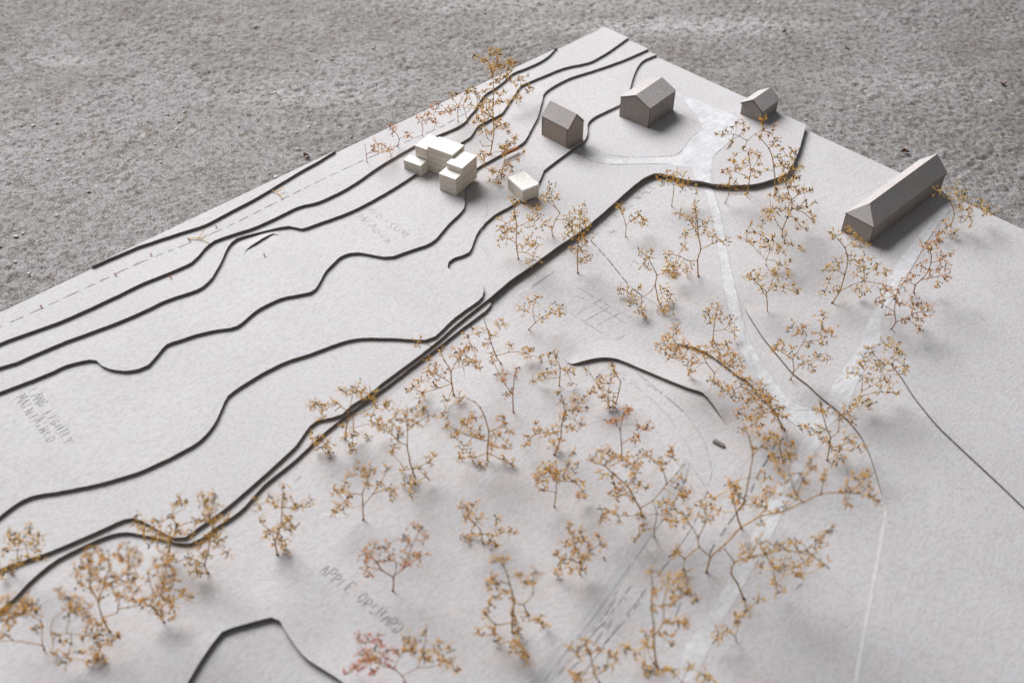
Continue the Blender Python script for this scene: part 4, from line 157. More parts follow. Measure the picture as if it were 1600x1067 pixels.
 ('t','broad round sprig rising over the curved dark edge on the white forecourt',[(154.3,539.4,0),(153.8,538.1,8.2),(153.8,539.4,12.2),(154,539.4,17.8),(152.3,539.4,23.2),(150.3,539.4,30.4),(146.3,539.4,33.4),(147.8,539.4,39.9)],[[(153.8,539.4,12.2),(144.8,541.3,15.3),(141.6,543.1,14.7)],[(154,539.4,17.8),(155.8,536,27.3),(155.2,532.6,33.1)],[(154.3,539.4,12.8),(159.1,540.2,15.7),(167.8,540.9,16.8)],[(147.8,539.4,39.9),(142.2,539.3,43.1),(138.5,539.2,44.6),(131.9,539.2,44.7)],[(147.8,539.4,39.9),(151.4,537.4,46),(153.5,535.4,49.3)],[(138.5,539.4,44.5),(138.8,540.9,37.8),(137.6,542.4,33.9)],[(142.2,539.4,43.1),(144.1,539.4,47.4),(143.2,539.4,52.5)]],[(150.6,540.9,30.1,2.7),(156.1,544.9,26.3,2.7),(148.6,536.3,25.3,2.7),(155.5,533.1,32.2,2.1),(157.1,536.9,23.7,2.1),(143,541.8,27.7,2.1),(153.3,535.6,21,1.9),(158.7,535.2,18.8,1.6),(165.7,544.7,14.9,1.9),(158.1,541.5,10.8,1.6),(151,538.7,12.7,1.6),(147.8,544.5,16.2,2.2),(137.7,537.1,53.9,1.8),(137.3,541.6,48.3,1.8),(132.1,535.4,49.9,2.1),(131.3,538.5,45.1,1.6),(128.5,543.5,42,1),(144.7,545,49.2,1.6),(145.9,544.5,44.3,1.3),(146.9,537.9,49.5,1.6),(138.6,540.5,38.6,1.6),(136.2,537,37.3,1.6),(144.4,534.7,37.1,2.1)]),
 ('o','arching sprig whose orange tip touches the front of the smallest gabled house',[(172.4,538.1,0),(169.6,538.1,13.8),(167.4,538.1,21.7),(165.9,538.1,27.1),(162,538.1,34.9),(155.1,538.1,42.5),(151.6,538.1,45.3)],[[(155.1,538.1,42.5),(155.7,538.1,47.7),(159.3,538,47.1)],[(155.1,538.1,42.5),(156.5,540.6,49),(156.5,543.1,51.4)],[(162,538.1,34.9),(164.8,540.7,36.2),(167.1,543.2,36.9)]],[(155.2,540.9,41.9,2.1),(162.2,544,42.8,2.7),(161.3,535.1,52.3,2.1),(154.8,533.7,51.5,1.6),(165.3,537.4,41.1,2.9),(163.1,535.2,39.7,2.1),(166.1,534.4,39,1.6),(154.4,536.9,56.8,2.9),(155.7,539.8,52.3,2.1),(168,538,21.2,1.6)]),
 ('t','largest orange brown tree of the upper right group, stout trunk and full crown',[(168.1,493.3,0),(166.4,490.2,7.1),(167.6,492.9,8.7),(168.8,493.3,15.7),(169.8,493.3,21.7),(168.7,493.3,27.6),(166.1,493.3,32.3),(164.3,493.3,36.9),(159.9,493.3,44.9)],[[(167,492,8.1),(165.2,490.3,8.2),(161,491.6,13.9),(157.2,490.7,20.6)],[(168.8,493.3,15.7),(174.6,494.9,12.7),(178.6,496,6.3),(183.3,494.3,3.3)],[(170.2,493.3,21.1),(179.3,496.7,15.6),(188,500,5.8)],[(168.7,493.3,27.6),(171.5,493.1,31.3),(176.3,492.9,33.7),(179.7,492.7,35.6)],[(161.4,493.3,42),(162.5,490.3,52.5),(163.2,487.2,60.1)],[(162.9,493.3,39.2),(164.4,490,47.2),(167.3,486.6,52.8)]],[(171.5,498,16.5,2.6),(166.5,487.6,31.7,2.3),(165.5,496,28.1,2.5),(161.8,494.2,28.1,2.5),(157.4,490.9,32.8,2),(155.9,497,28.5,1.3),(161.7,487.3,23.7,2.5),(158.1,488.8,23.8,2.5),(155.9,492.8,19.1,2.3),(151,487.4,24.8,2),(160.4,497.4,12,2.1),(167.3,490.1,17.5,1.5),(173.5,488.9,24.3,2.3),(175.8,487.7,30.5,1.8),(183.4,494.9,24.7,1.5),(178.8,492.7,23.3,1),(182.3,494.9,18.1,1.5),(185.3,495.2,13.7,2.1),(186.9,497.1,8,1.3),(181.6,499,6.6,1.6),(182.1,493.4,5.9,1.3),(174.5,487.5,10.4,1.3),(174.6,493,13.5,1.3),(171.6,489.3,24.6,1.5),(164.6,487.2,26.1,2),(159.6,493,51.3,2.5),(163,496.1,56.4,2.2),(163.6,489.2,64.7,2.2),(161.2,490.4,64.5,1.9),(155.8,491.3,64.4,1.9),(155.5,495.9,56,2.5),(157.4,493.6,53.6,2.5),(162.7,494.8,51.7,2),(167,496.6,48.3,2.2),(169.4,492,52.5,1.7),(162.2,497.1,41.8,3),(167.9,498.5,40.8,2),(168.3,488.1,47.3,1.7),(168.1,498.8,37.7,1.5),(170,496.1,34.9,2),(173.1,488.7,37.9,2),(178.7,492.8,35.6,2),(165.5,494.9,36.9,2.3),(161.3,498.6,37.9,2),(157.4,491.8,36.3,2),(171.8,494.2,33.4,2)]),
 ('t','wide low sprig just in front of the largest upper right tree',[(152.9,465.1,0),(151.2,461.7,6.8),(153.2,465.1,11.9),(151.1,465.1,16.7)],[[(151.2,461.7,6.8),(146.6,466.9,9.4),(140.2,468.6,15.2),(135.9,470.4,16.8)],[(151.2,461.7,6.8),(156,462.8,5.6),(160.4,461.1,3.3),(165.3,459.9,1.5)],[(153.2,465.1,11.9),(157.3,466.6,10.7),(161.1,468.2,10.7),(162.6,469.7,13.2),(162.3,471.2,16.8)],[(161.1,465.1,16.7),(165.5,464.9,15.7),(173,464.6,11.1)],[(147.7,465.1,9.5),(146.6,465.8,16.2),(146.3,466.5,21.6),(146.1,467.2,31.6)],[(139.1,465.1,17.9),(136.9,463.1,26.6),(137.4,461,32.8)]],[(139.3,467.9,28.2,1.9),(138.7,469.1,22,1.7),(141.8,466.9,23.7,1.7),(135.2,467.8,18.8,1.2),(138.1,461.6,20.7,1.7),(144.5,470,13.5,1.7),(147.7,471,18.1,2),(146.7,471,24,1.7),(145.5,465.6,33.4,2.4),(149.5,468.7,16.4,2.2),(150.1,462.9,20.2,2.2),(155.2,470.1,15.2,2),(158.5,469.5,12.1,2),(152.2,463.3,14,2),(156.6,460.1,17.7,1.9),(161.2,464.4,10.1,2.2),(158.4,465.7,8.5,2),(162.2,468.4,14.2,1.7),(165.5,465,15.7,1.7),(168.4,459.4,18.8,1.7),(174.5,468.8,7.8,1),(152.3,459.8,25.6,1.4),(161.9,468.8,21,1.5),(164.1,456.8,9.6,1.5),(162.7,454.1,6.3,1.5),(156.4,458.4,1.5,1.5),(147.9,460.7,17.2,1.5)]),
 ('t','greyish sprig right of the narrow road, lowest of the upper right group',[(145.9,423.3,0),(142.9,423.3,14.5),(137.4,423.3,20.4),(133,423.3,25)],[[(142.9,423.3,14.5),(146.9,421.8,20.5),(151,420.2,20.7),(159.1,418.7,18.5)],[(143.9,423.3,9.7),(139.8,423.5,16.7)],[(143.3,423.3,16.9),(146,426.3,24.9)]],[(134.3,427.4,21.6,4.2),(136.9,425.6,25.5,4.6),(141.5,428.6,12.4,2.8),(147.4,423.2,19.3,3.7),(146.6,428.7,24.1,3.7),(146.4,418.4,38.2,3.2),(150.9,420.1,20.8,2.8),(156.4,423.6,19,2.3),(159.9,420.9,16.6,2.3),(153.1,426,25.1,2.8)]),
 ('t','tall sprig just left of the narrow white road, reaching over it',[(110.8,454.6,0),(108.6,454.6,12.2),(109.5,454.6,20.5),(106.8,454.6,31),(105.1,454.6,40.1),(102.7,454.6,49),(101.7,454.6,53.4)],[[(109.5,454.6,20.5),(115.7,455.5,23.9),(123,456.5,25.5)],[(108.6,454.6,12.2),(103.1,454.7,12.1),(98.1,454.7,15.1),(93.3,454.8,16.8),(89.7,454.9,14.9)],[(106.8,454.6,31),(101,457,39.4),(94.6,459.5,42.6)]],[(99.2,455.3,22.3,2.8),(90.9,452.3,18.3,3.3),(98.5,452.9,10,4.8),(104.4,456.9,4.2,3.9),(93.2,458.4,4.2,3.9),(94.1,446.5,9.2,3.8),(115.8,458.9,26.5,3.8),(125,460.4,22.5,2.9),(118,454.9,26.2,2.4),(106.7,455.5,36,5.6),(109.7,450.8,42.4,3.2),(101.2,455,43.1,4.6),(94.5,454.6,46.2,2.8),(102.8,455.9,45.8,3.7),(101.3,448.6,57.2,1.8),(100.3,460.4,26.5,3.3)]),
 ('t','spreading sprig left of the tall one by the road, above the dotted pencil line',[(84.5,433.7,0),(81.8,433.7,11.5),(82,433.7,18.7),(78,433.7,26.8),(75.8,433.7,31.4),(71,433.7,35.4)],[[(82,433.7,18.7),(88.6,433.8,20.3),(95.2,433.9,18.5)],[(81.8,433.7,11.5),(79.7,432,8.2),(74,428.2,6.6),(67.6,429.7,7.8),(63.1,432.1,9.9)],[(83.2,428,5.6),(84.6,426,2.5),(87.9,425.8,1.5)],[(74.1,428.9,6),(73.4,423.8,3.3)]],[(71,433.6,35.5,2.7),(77.8,436.1,31.8,3.2),(73.6,428.4,30,4.5),(87.3,434.2,24.1,4.1),(91,432.7,21.9,3.7),(64,438.6,3.7,3.3),(68.6,436.6,3,3.7),(72.3,420.2,6.4,4.6),(74.1,417.8,3.8,3.2),(66.7,420.6,8.5,2.7),(88.7,431.5,8.6,4.6),(91.3,432.7,2.8,3.7),(85,424.4,1.5,3.7),(89.8,420.5,3.7,3.7),(72,431.5,11,2.8)]),
 ('t','solitary low sprig on the pencilled grid below the narrow column sprig',[(9.4,408.3,0),(12.9,406,7.3),(16.8,408.3,9.3),(21.2,408.3,12.3),(26.4,408.3,15.9),(30,408.3,14.7)],[[(12.9,406,7.3),(11.4,406.2,15.4),(11.7,404.2,21.9)]],[(12.2,409.7,21.6,3.9),(7.1,413.4,10.2,3.6),(16.7,403.8,12.9,2.6),(21.3,411.6,10.5,2.7),(25.2,402.6,21,3.9),(27.1,404.7,15.6,2.6)]),
 ('t','upright forked sprig left of the narrow road, half way down',[(111.3,399.5,0),(110.5,398.5,8.2),(110.3,399.5,16.8),(110.4,399.5,24.9)],[[(110.5,398.5,8.2),(116.1,397.4,10.4),(118.1,395.9,18.9)]],[(111.5,401.7,23,4),(112.3,397.4,18.7,4),(106,397.8,20.7,3.1),(107.7,400.8,12,1.8),(117.8,394.9,19.8,3.5),(122.6,400.4,5.2,3.2),(103.3,395.1,25.4,2.2)]),
 ('t','large sprig in front of the near end of the long barn',[(184.7,430.9,0),(187.2,430.9,9.1),(187.2,430.9,21),(186.6,430.9,31.4),(182.7,430.9,40.4),(178,430.9,46),(173.8,430.9,49.2)],[[(182.7,430.9,40.4),(185.5,431,43.7)],[(187.2,430.9,9.1),(192.3,430.1,14),(198.4,429.3,17.7),(207.5,428.5,16.6),(214.1,427.7,14.9)],[(187.5,430.9,19.8),(181.1,428.9,26.2),(173.1,426.9,27.8)],[(199.2,430.9,16.3),(197.4,431.3,24.2)],[(186.6,430.9,31.4),(192.5,430.1,32.1)]],[(179.6,429.4,52.6,3.7),(175.1,429.9,50.1,3.7),(187.7,431.3,45.7,4.6),(190.7,426.9,46.9,2.8),(186.9,427.4,34.2,5.6),(196.5,432.4,29,5.7),(196.4,432.5,22,4.8),(204.2,431.2,25.4,3.8),(182.4,435.1,26.9,3.8),(178.3,432.2,22.3,4.3),(186.9,435,6.8,2.9),(176.8,427.8,11.8,2.9),(180.2,433.7,15.1,2.9),(202.6,433.8,5.4,3.9),(212.6,435.5,18.3,3.4),(208.7,428.8,12.1,2.9),(197.3,428.8,18.1,2.9),(199.2,435.8,6.2,2.9)]),
 ('r','reddish stemmed sprig with dark joints standing on the broad white road',[(212.7,408.6,0),(212.8,406.5,7.4),(211,408.6,13.3),(209.1,408.6,23.8),(208.1,408.6,30.7)],[[(212.8,406.5,7.4),(217.9,407.4,9.5),(221,406.8,13.7),(226.3,406,15.6),(231.1,405.1,16.4)],[(211,408.6,13.3),(207.2,411.7,14),(203.5,414.9,14.8)],[(221.9,408.6,12.1),(222.5,413.4,14.9)],[(218.3,408.3,8.8),(222.1,403,8.8),(224.7,397.4,9.3)]],[(198.9,405.6,22.9,2.8),(203.9,411.1,26.2,3.7),(207,405.8,31.9,3.7),(207,404,26.6,2.8),(205.1,412.3,15.9,2.4),(212.3,407.7,20.5,2.8),(220.6,411.8,16.9,4.3),(222,404.4,22.8,3.3),(228.6,407.5,15.4,3.8),(226.5,410.3,6.9,4.3),(215.4,402.3,13,2.8),(223.8,399.5,8.5,2.8),(209.1,410.6,9.1,1.9)]),
 ('r','reddish sprig on the right side of the broad road, below the barn shadow',[(234.4,439.4,0),(232.5,437.5,7.7),(236.6,439.4,11.6),(238.2,439.4,18.7),(236.7,439.4,26.9),(234.9,439.4,31.5),(233.2,439.4,32.6)],[[(232.5,437.5,7.7),(229.2,442,7.5),(227,444.6,4.7)],[(237.1,439.4,9.8),(246.1,442.3,10.3),(252.1,445.3,9)],[(237.5,439.4,24),(240.5,436.9,26.6),(241.7,434.4,32)]],[(230.2,439.4,37.1,2.9),(237.1,442.4,34.8,3.9),(233.3,439.4,32.6,3.9),(242.9,441.5,26.3,3),(244.8,435.8,32,2.4),(242.4,434.5,23.9,4.4),(246.2,434.9,17.7,3.5),(231.4,434.1,24.2,3.9),(230.7,439.9,13.5,3),(227.2,439.5,9,3),(245.9,438.3,7,3),(237,435.3,18.5,3),(235.5,435.7,42.2,2.4)]),
 ('t','sprig at the far right end of the long barn, reaching over the board edge',[(276,503.1,0),(275.5,503.1,9.9),(270,503.1,19.6),(262.3,503.1,25.6)],[[(275.5,503.1,9.9),(277.7,502.1,13.1),(280.7,501.1,15),(285.3,500.1,18.2),(292.8,499.2,15.2)],[(272.8,497,5.9),(268.5,494.6,2.7),(264.4,492.9,1.5)]],[(264.1,509,22.6,3.8),(274.2,508.2,24.4,5.5),(273.8,498.3,27.8,4.3),(278.9,497.9,17.4,4.3),(292.6,508.4,13.4,5.6),(296.4,502.6,13.9,4.4),(295.7,506.2,7.7,2.2),(281.2,498.1,8.7,4.4),(273.2,490.7,4.4,3.3),(269.6,498.3,6.1,3.3),(264.1,490.3,4.7,3.8),(276.4,504.3,16.4,3.8)]),
 ('o','sprig rooted beside the thin dark edge between the narrow road and the broad road',[(148.3,369.5,0),(148.1,367.6,7.4),(146.6,369.5,15),(140.2,369.5,20.2),(134.5,369.5,24.3)],[[(148.1,367.6,7.4),(151.7,367.5,14.6),(155.3,365.5,15.4),(156.6,362.4,13.9)],[(147.2,369.5,16.2),(149.5,370.3,24.6),(150.9,371.1,30.6),(148.5,372,35.4)],[(152.5,369.5,12.6),(161.7,371.6,15.3),(166.5,373.7,10.8)],[(151.6,369.5,25.4),(157.2,367.5,31.9),(154.7,365.4,44.8)]],[(136.2,369,23.6,4.3),(146.1,372.1,18.3,3.5),(151.9,368.4,14.8,3.5),(156.9,366.2,12.4,2.6),(157.5,365.8,20.9,3.5),(164.6,369.6,14.9,2.6),(155.9,364.1,41.5,5),(157.2,373.9,42.3,3.4),(164.5,372.8,30,4.3),(142.7,371.8,35.4,4.2),(149.6,373.5,31.6,3.4),(153.6,370.9,25.2,2.6),(160.2,368.4,26.4,2.6),(137.8,370.6,25.5,2.6)]),
 ('t','rightmost big sprig, just right of the broad road on open card',[(177.7,351,0),(178,349.8,7.9),(178.7,351,11.4),(177.1,351,19.7),(172,351,24.3)],[[(178.1,350.1,8.2),(186.9,351,9.6),(193.5,351,9.6),(198.6,351,9)],[(178.6,351,10.3),(183.1,351.9,12.8),(187.3,352.9,16.5),(187.1,353.8,24.8),(189.9,354.8,30.6),(191.6,355.8,34.1),(191.5,356.8,38.7)],[(185.6,351,27.7),(182.7,352.8,31.5),(179,354.7,35.3)]],[(169.9,348.4,26.9,3.4),(177.1,355.4,27.8,3.8),(179.3,353.6,36.3,4.2),(183.6,353.9,29.3,3.4),(184.9,354.4,40,4.2),(188.6,350,42,3.8),(195.1,355.2,32.5,2.6),(191.9,355,25.9,3.9),(196.8,353,26.8,2.6),(198,353.8,20.3,2.6),(191.4,353.7,14.5,4.4),(187.3,350,13.7,3),(196.4,353.3,7.2,3.5),(177.2,342.7,10.8,3.9),(182.6,344.7,7.4,3.5),(179.4,350.6,20,3.9),(170.2,340.5,10.7,3.4),(180,349.4,29.2,3.4),(175.9,352.4,26.2,2.6),(172,343.6,2.6,2.2)]),
 ('o','orange sprig with dark joints where the two white roads merge',[(155.2,314.1,0),(154.2,314.1,9.7),(153.1,314.1,16.8),(148.7,314.1,26.1),(143.6,314.1,39.5),(141.9,314.1,43.8)],[[(152.8,314.1,18),(155.3,313.1,22.6),(153.4,312.1,31.7),(151.5,311,37.4)],[(154.2,314.1,9.7),(159.8,315.7,9),(164.8,317.4,9.4),(170.4,319,3.9)]],[(143.3,315.8,35.4,3.1),(146.5,312.4,38,3.1),(155.8,315.7,29.9,3.6),(160.7,314.8,27.5,2.4),(143.5,314.4,22.2,3.2),(146.9,313,22.7,4),(142.1,319.2,19.2,2),(162.8,315.5,12.8,4.9),(168.9,316.1,7.4,3.3),(156.7,316.7,6.7,2.9),(161,317.5,2.1,3.3),(155.2,304.3,10.7,3.2),(161.3,310.7,4.1,2.1),(151.6,316.5,11.7,2.5)]),
 ('o','biggest tree of the foreground, forked orange trunk with a long arm over the white road',[(86.7,249.9,0),(86.8,249.9,11.8),(91.7,249.9,21.4),(96.7,249.9,33.6),(104,249.9,42),(112.7,249.9,45.3),(119.5,249.9,51.2),(125.6,249.9,56.5),(133.8,249.9,57.6),(140.4,249.9,57),(146.2,249.9,54.4),(150.3,249.9,51.2)],[[(86.8,249.9,11.8),(80.7,249.3,20.5),(78.8,248.7,29.1),(73.3,248,40.2),(70.5,247.4,46.6)],[(79.2,249.9,27.3),(81.1,249.4,38.3),(80,248.9,45.6)],[(80.9,249.9,19.6),(75.1,247.7,13.9),(74.3,242.8,12.7)],[(119.5,249.9,51.2),(115.5,248.9,56.8),(109.5,247.7,71.6),(107.6,246.6,81.9)],[(125.6,249.9,56.5),(124.4,249.3,65.7),(123.3,248.6,71.6)],[(115.6,249.9,56.1),(115.4,247.8,69.2),(116.4,245.6,77.3)],[(75.8,249.9,10.6),(70.3,247.4,19.1)],[(137.7,249.9,57.6),(142,252.1,63.1),(143.2,254.3,66.1)]],[(71,250.4,16,2.5),(69.9,250,12.9,2.2),(77.1,248.9,1.5,2.2),(70,250.6,36.7,3.5),(66.2,254.5,32.4,2.8),(73.7,251.2,40.3,2.8),(81.2,252.8,35.9,2.8),(81.8,246,44.1,2),(136,250.8,57.4,3.1),(138.3,252.4,62.8,3.1),(138.8,245.7,72.2,3.4),(144.9,253.9,53.5,2.8),(144.2,246.8,59.5,2.4),(150.2,249.7,51.5,2.1),(136.4,246.9,54.1,2.8),(143.7,249.9,61.8,2.1),(125.4,251,64.5,2),(121.9,245.7,75.1,2),(119.6,254.2,58.4,2.1),(113.4,249.2,70.8,2),(108.7,250.2,66.5,2.7),(109.1,250.9,78.6,2.6),(105.2,248.6,73.5,2.3),(105.2,247.9,59.1,3.4),(112.2,251.4,46,3.5),(114.5,250.5,53.6,2.7),(116.4,247.8,79.4,2.6),(119.3,252,69.9,2.3),(104,248.1,40.1,2.1)]),
 ('o','low sprig with dark joints spreading right of the white road in the foreground',[(101,236.5,0),(96.1,236.5,12.6),(92.6,236.5,19.8),(92.6,236.5,28.1),(98.1,236.5,31.6),(104.3,236.5,33.9),(111.6,236.5,37.3),(118.6,236.5,35.1),(124,236.5,40.7)],[[(104.3,236.5,33.9),(109.1,234.2,27),(111.7,231.8,31.7)],[(118.6,236.5,35.1),(123.7,235.3,34.6),(129.1,234.1,29.4)],[(124,236.5,40.7),(124.2,232,56)],[(92.6,236.5,28.1),(86.6,234.8,39.8),(84.2,233.1,41.2)]],[(97.9,238.8,35.2,3.5),(95.2,235.6,31.9,2.8),(100.6,240,27.7,3.2),(102.5,238.7,38.7,3.1),(103.2,232.6,39.7,2.7),(106.4,240.7,18.3,2.5),(109,240.4,33.9,3.2),(109.6,232.8,43.9,3.4),(117.2,240.1,35.6,3.2),(113.4,235.9,26.7,4.2),(118.1,236.3,23.7,3.6),(112,240.6,17.3,3.6),(120.7,234.3,38.3,3.5),(124.2,236.7,46,3.1),(129.7,240.4,45.2,2.4),(126.5,238.5,36.8,3.2),(130.1,236.2,27.4,2.9),(124.1,240.6,22,2.9),(114.1,239.2,8.4,2.9),(122.5,237.4,16.1,2.2),(113.4,232,12.3,2.2)]),
 ('o','small blurred orange sprig by the right edge of the white road, near the bottom',[(94.4,216.5,0),(92.8,214.6,6.5),(89.1,216.2,8.4)],[[(92.8,214.6,6.5),(93.8,217.1,13.1),(94.6,217.7,17.1)]],[(88.9,215.8,9,2.8),(84.8,213.4,11.8,2.8),(91.2,212.9,25,3.1),(95.3,216.8,23.5,2.8),(91,213.5,19.1,2.1),(84.3,213,6.2,2.1),(99.1,217.9,29.4,2.4)]),
 ('o','tall blurred sprig between the pencil arrow and the white road',[(59.8,204.9,0),(57.4,204.9,14.2),(55.2,204.9,33.8),(53.2,204.9,44.2),(52.5,204.9,57.5),(50.9,204.9,68.2)],[[(56.7,204.9,24.2),(58.9,204.7,34),(57.5,204.6,46.9),(57.6,204.5,62.5)],[(56.7,204.9,24.2),(52.1,202.8,27.9)],[(58.9,204.9,33.8),(64.8,205.3,34.3),(68.2,205.6,32.5)],[(57.6,204.9,46.5),(61.8,204.5,49.3),(65.7,204.1,56.6)],[(57.3,204.9,14.2),(53.9,207.3,12.4)]],[(51.5,205.2,68.8,2.4),(54.8,209.1,50.9,2.5),(58.9,208.8,57.9,3.1),(61.8,206.9,61.9,2.5),(64,202.7,64.2,2.8),(65.6,201.6,59.4,2.5),(61.5,208.2,50.1,3.2),(54.9,207.2,42.6,2.9),(62.2,205.9,47.1,2.6),(63.2,203.7,57.2,2.5),(69,203,52.9,1.9),(60.8,206.4,32.5,2.6),(65.1,205.4,31.7,3.3),(68.2,205.6,32.5,2),(61.1,205.9,23.6,2.7),(53.8,206.9,20.7,3),(53.3,202.5,21.1,2.7),(63.6,202.9,20.2,1.7),(47.3,208.6,7.6,2.1),(54,204.1,1.5,2.8),(58.7,204.8,1.5,2.1),(49.2,201.4,15.6,2)]),
 ('o','blurred sprig at the bottom edge of the picture, in line with the pencil arrow',[(35.6,197.5,0),(32.8,197.4,8.8),(30.8,197.5,21.3),(28.5,197.5,29.9)],[[(35,194.9,5.7),(37.4,195.6,14.7),(37,193.7,28.2)]],[(28.2,195.7,33.1,2.9),(25.5,196.9,26.1,2.9),(33.7,198.4,25.8,2.3),(29.6,194.4,29.4,1.9),(34.5,197.8,11.9,2),(37,194.3,19.8,2.6),(37.6,194.3,28.3,1.9),(22.5,198.9,26.2,1.6),(25.8,197,6.9,3.4),(24.6,196.8,4.7,2.7),(27.5,194,7.5,2.7),(43.6,197.3,26.6,2.3),(39.8,195.3,25.4,2)]),
 ('t','blurred sprig at the bottom edge, left beside the white road',[(70.7,194.4,0),(67.8,193.7,7.9),(63.9,194.4,14.5)],[[(67.8,193.7,7.9),(69.1,193.1,22)],[(69.4,192.1,5.9),(76.2,196.4,9.3)]],[(64.7,196.9,9.7,2.7),(68.5,191.2,25.5,2),(74.4,191.6,18.5,3.3),(79.5,196.3,4.2,2.8),(59.5,195.3,15.3,2.7),(55.7,196.4,9.4,2.7)]),
 ('o','tall airy sprig right of the apple orchard lettering',[(0.3,220.3,0),(0,219.9,8.4),(0.8,220.3,23.8),(0,220.3,30.9),(-1.6,220.3,42.4),(-3.4,220.3,50.2),(-5.6,220.3,55.6)],[[(0.8,220.3,23.8),(4.6,219.6,23.1),(8.3,218.9,31.9),(8.5,218.2,43.4),(9.3,217.4,50.1)],[(4.6,220.3,22),(6.6,220,15.6),(10.7,219.8,11),(13.3,217.9,7.9)],[(0,220.3,9),(-6.7,218.7,9.1),(-9.9,218.8,15.2),(-9.8,218,22.6)],[(-6.7,219.5,7.8),(-7.4,217.9,1.5)],[(-1,220.3,36.7),(-4.4,219.6,40),(-7.6,219,42.1)],[(0,219.5,7.8),(2.7,218,2.7)]],[(-3.8,224.7,48.1,2.9),(-6.8,218.7,54.7,1.9),(-7,220.7,39.5,3.3),(-9.7,222.4,33.4,2.3),(-6.5,223.9,28.7,2),(-2.6,219.7,33.1,1.7),(-9.1,219.2,23.1,3),(-7,216.9,32.8,2),(-10.8,223.4,8.8,2.4),(-13.8,214,11.5,2.4),(-7.9,214.3,11.6,2.7),(-6,214.9,2.9,2.1),(0,220.1,16.7,2.7),(2.7,221.4,5.8,2.4),(5.9,218.6,15.5,2.7),(12.8,222.1,4.6,3.2),(11.1,216.8,17.3,2),(9.3,217.8,49.6,2.2),(7.7,221.7,36.8,2.6),(2.5,216.6,49.1,2.5),(5,218.6,41.6,1.9),(0.7,222.2,23.1,2),(2,219.2,3.2,2.8),(-0.7,209.9,6.5,3.1),(2.6,209.5,8.5,3.4),(5.9,204,5.5,2.7),(4,210.5,1.5,2.8)]),
 ('o','small orange sprig directly above the tall airy one by the orchard lettering',[(-13.3,265.3,0),(-14.4,265.3,10.5),(-17.1,265.3,16.5),(-21.9,265.3,22.4)],[[(-13.7,264,7.4),(-8.6,263.3,8.4),(-5,263.5,10.5)],[(-13.7,264,7.4),(-20.6,259.5,12.6)]],[(-15.7,267.2,16.2,4.4),(-19.9,265.9,20.3,3.6),(-21.2,267.3,1.5,3),(-16.8,269,2.8,2.2),(-10.2,266.4,1.5,3),(-7.2,260,5.7,1.5),(-5.8,268.1,6.5,2.6),(-0.7,263.4,11.8,2.6),(-7.1,263.5,20.1,2.2),(-21,264.3,28.3,2.8),(-17.7,269.4,23.8,2.5)]),
 ('r','red tinted fan shaped sprig standing clear above the orchard lettering',[(-52.3,240.5,0),(-51.1,240.5,10),(-55.5,240.5,15.6),(-57,240.5,21),(-60.4,240.5,28.1)],[[(-51.1,240.5,10),(-49.6,242.5,15.6),(-50.8,244.5,22.2)],[(-50.4,240.5,11.3),(-44.8,239.3,20.5),(-38.7,238,29.5)],[(-47.6,240.5,19.8),(-41.5,240.1,34.5),(-37.8,239.6,44.7),(-35.9,239.1,49.3)],[(-41.5,240.5,33.8),(-43.2,239.1,41.5)],[(-55.5,240.5,15.6),(-61,239.2,20.6)]],[(-61,239.6,28.3,4.2),(-57,239.5,34.1,3.4),(-52.7,237.8,36.7,2.7),(-62.1,241.1,18.9,3.2),(-57.5,243.1,18.3,2.8),(-60.7,240.9,12,2.5),(-50.6,243.5,23.6,2.1),(-52.1,241.1,23.7,2.1),(-42.6,237.6,30,4.1),(-38.7,242.8,23.5,3.5),(-46,243.9,17.1,2.8),(-36.1,238.5,50.1,2.6),(-38.9,236.1,53.4,2),(-44.6,240.7,41.5,2.7),(-36.3,240.9,37.8,2),(-43.2,241.1,35.2,1.7)]),
 ('R','brightest red sprig, wide and low at the bottom edge below the orchard lettering',[(-43.4,197.3,0),(-44.3,196.6,7.7),(-47.3,197.3,12.1),(-50.9,197.3,14)],[[(-43.1,196.6,7.7),(-37.8,198.3,10.9),(-32.8,199.3,9.7),(-29,200.3,9.8),(-23.5,201.3,4)],[(-37.6,197.3,12.7),(-35.2,197.8,22),(-33.3,198.2,32.2),(-33,198.7,38.5)],[(-47.2,197.3,12.7),(-44.6,200,16.8)],[(-50.9,197.3,14),(-55,195.5,22.5),(-61.4,193.7,19.6)]],[(-55.6,197.7,18.4,4),(-58.8,199.5,13.8,3.1),(-50.9,194.2,24.9,3.3),(-47.2,194.1,32.3,1.9),(-53.9,199.2,24.5,2),(-63.5,200.3,7.2,2.8),(-64.5,194.2,14.7,2),(-59.2,198.4,21,2.7),(-57.9,194.5,41,1.9),(-55.7,199.3,31.6,2.6),(-51.3,198.5,31.7,2.6),(-38,195.4,33.7,3.9),(-37,195.2,29.2,3.2),(-42.2,199.4,22.8,2.6),(-32.8,197.5,40.5,1.9),(-34.9,199.4,17.9,2.7),(-28.3,196.5,31.6,2.6),(-26.8,196.1,25.1,2.9),(-27,200.9,11.2,2.7),(-24.2,198.7,14.1,2.7),(-21.8,197.3,10.9,1.7),(-32.9,197.6,17.3,2.7),(-54.9,199,7.1,2.7),(-48.8,198.9,11.1,2),(-45.6,200.6,20.7,1.7),(-39,196.6,37.4,2.6),(-24.5,199.9,23.2,2)]),
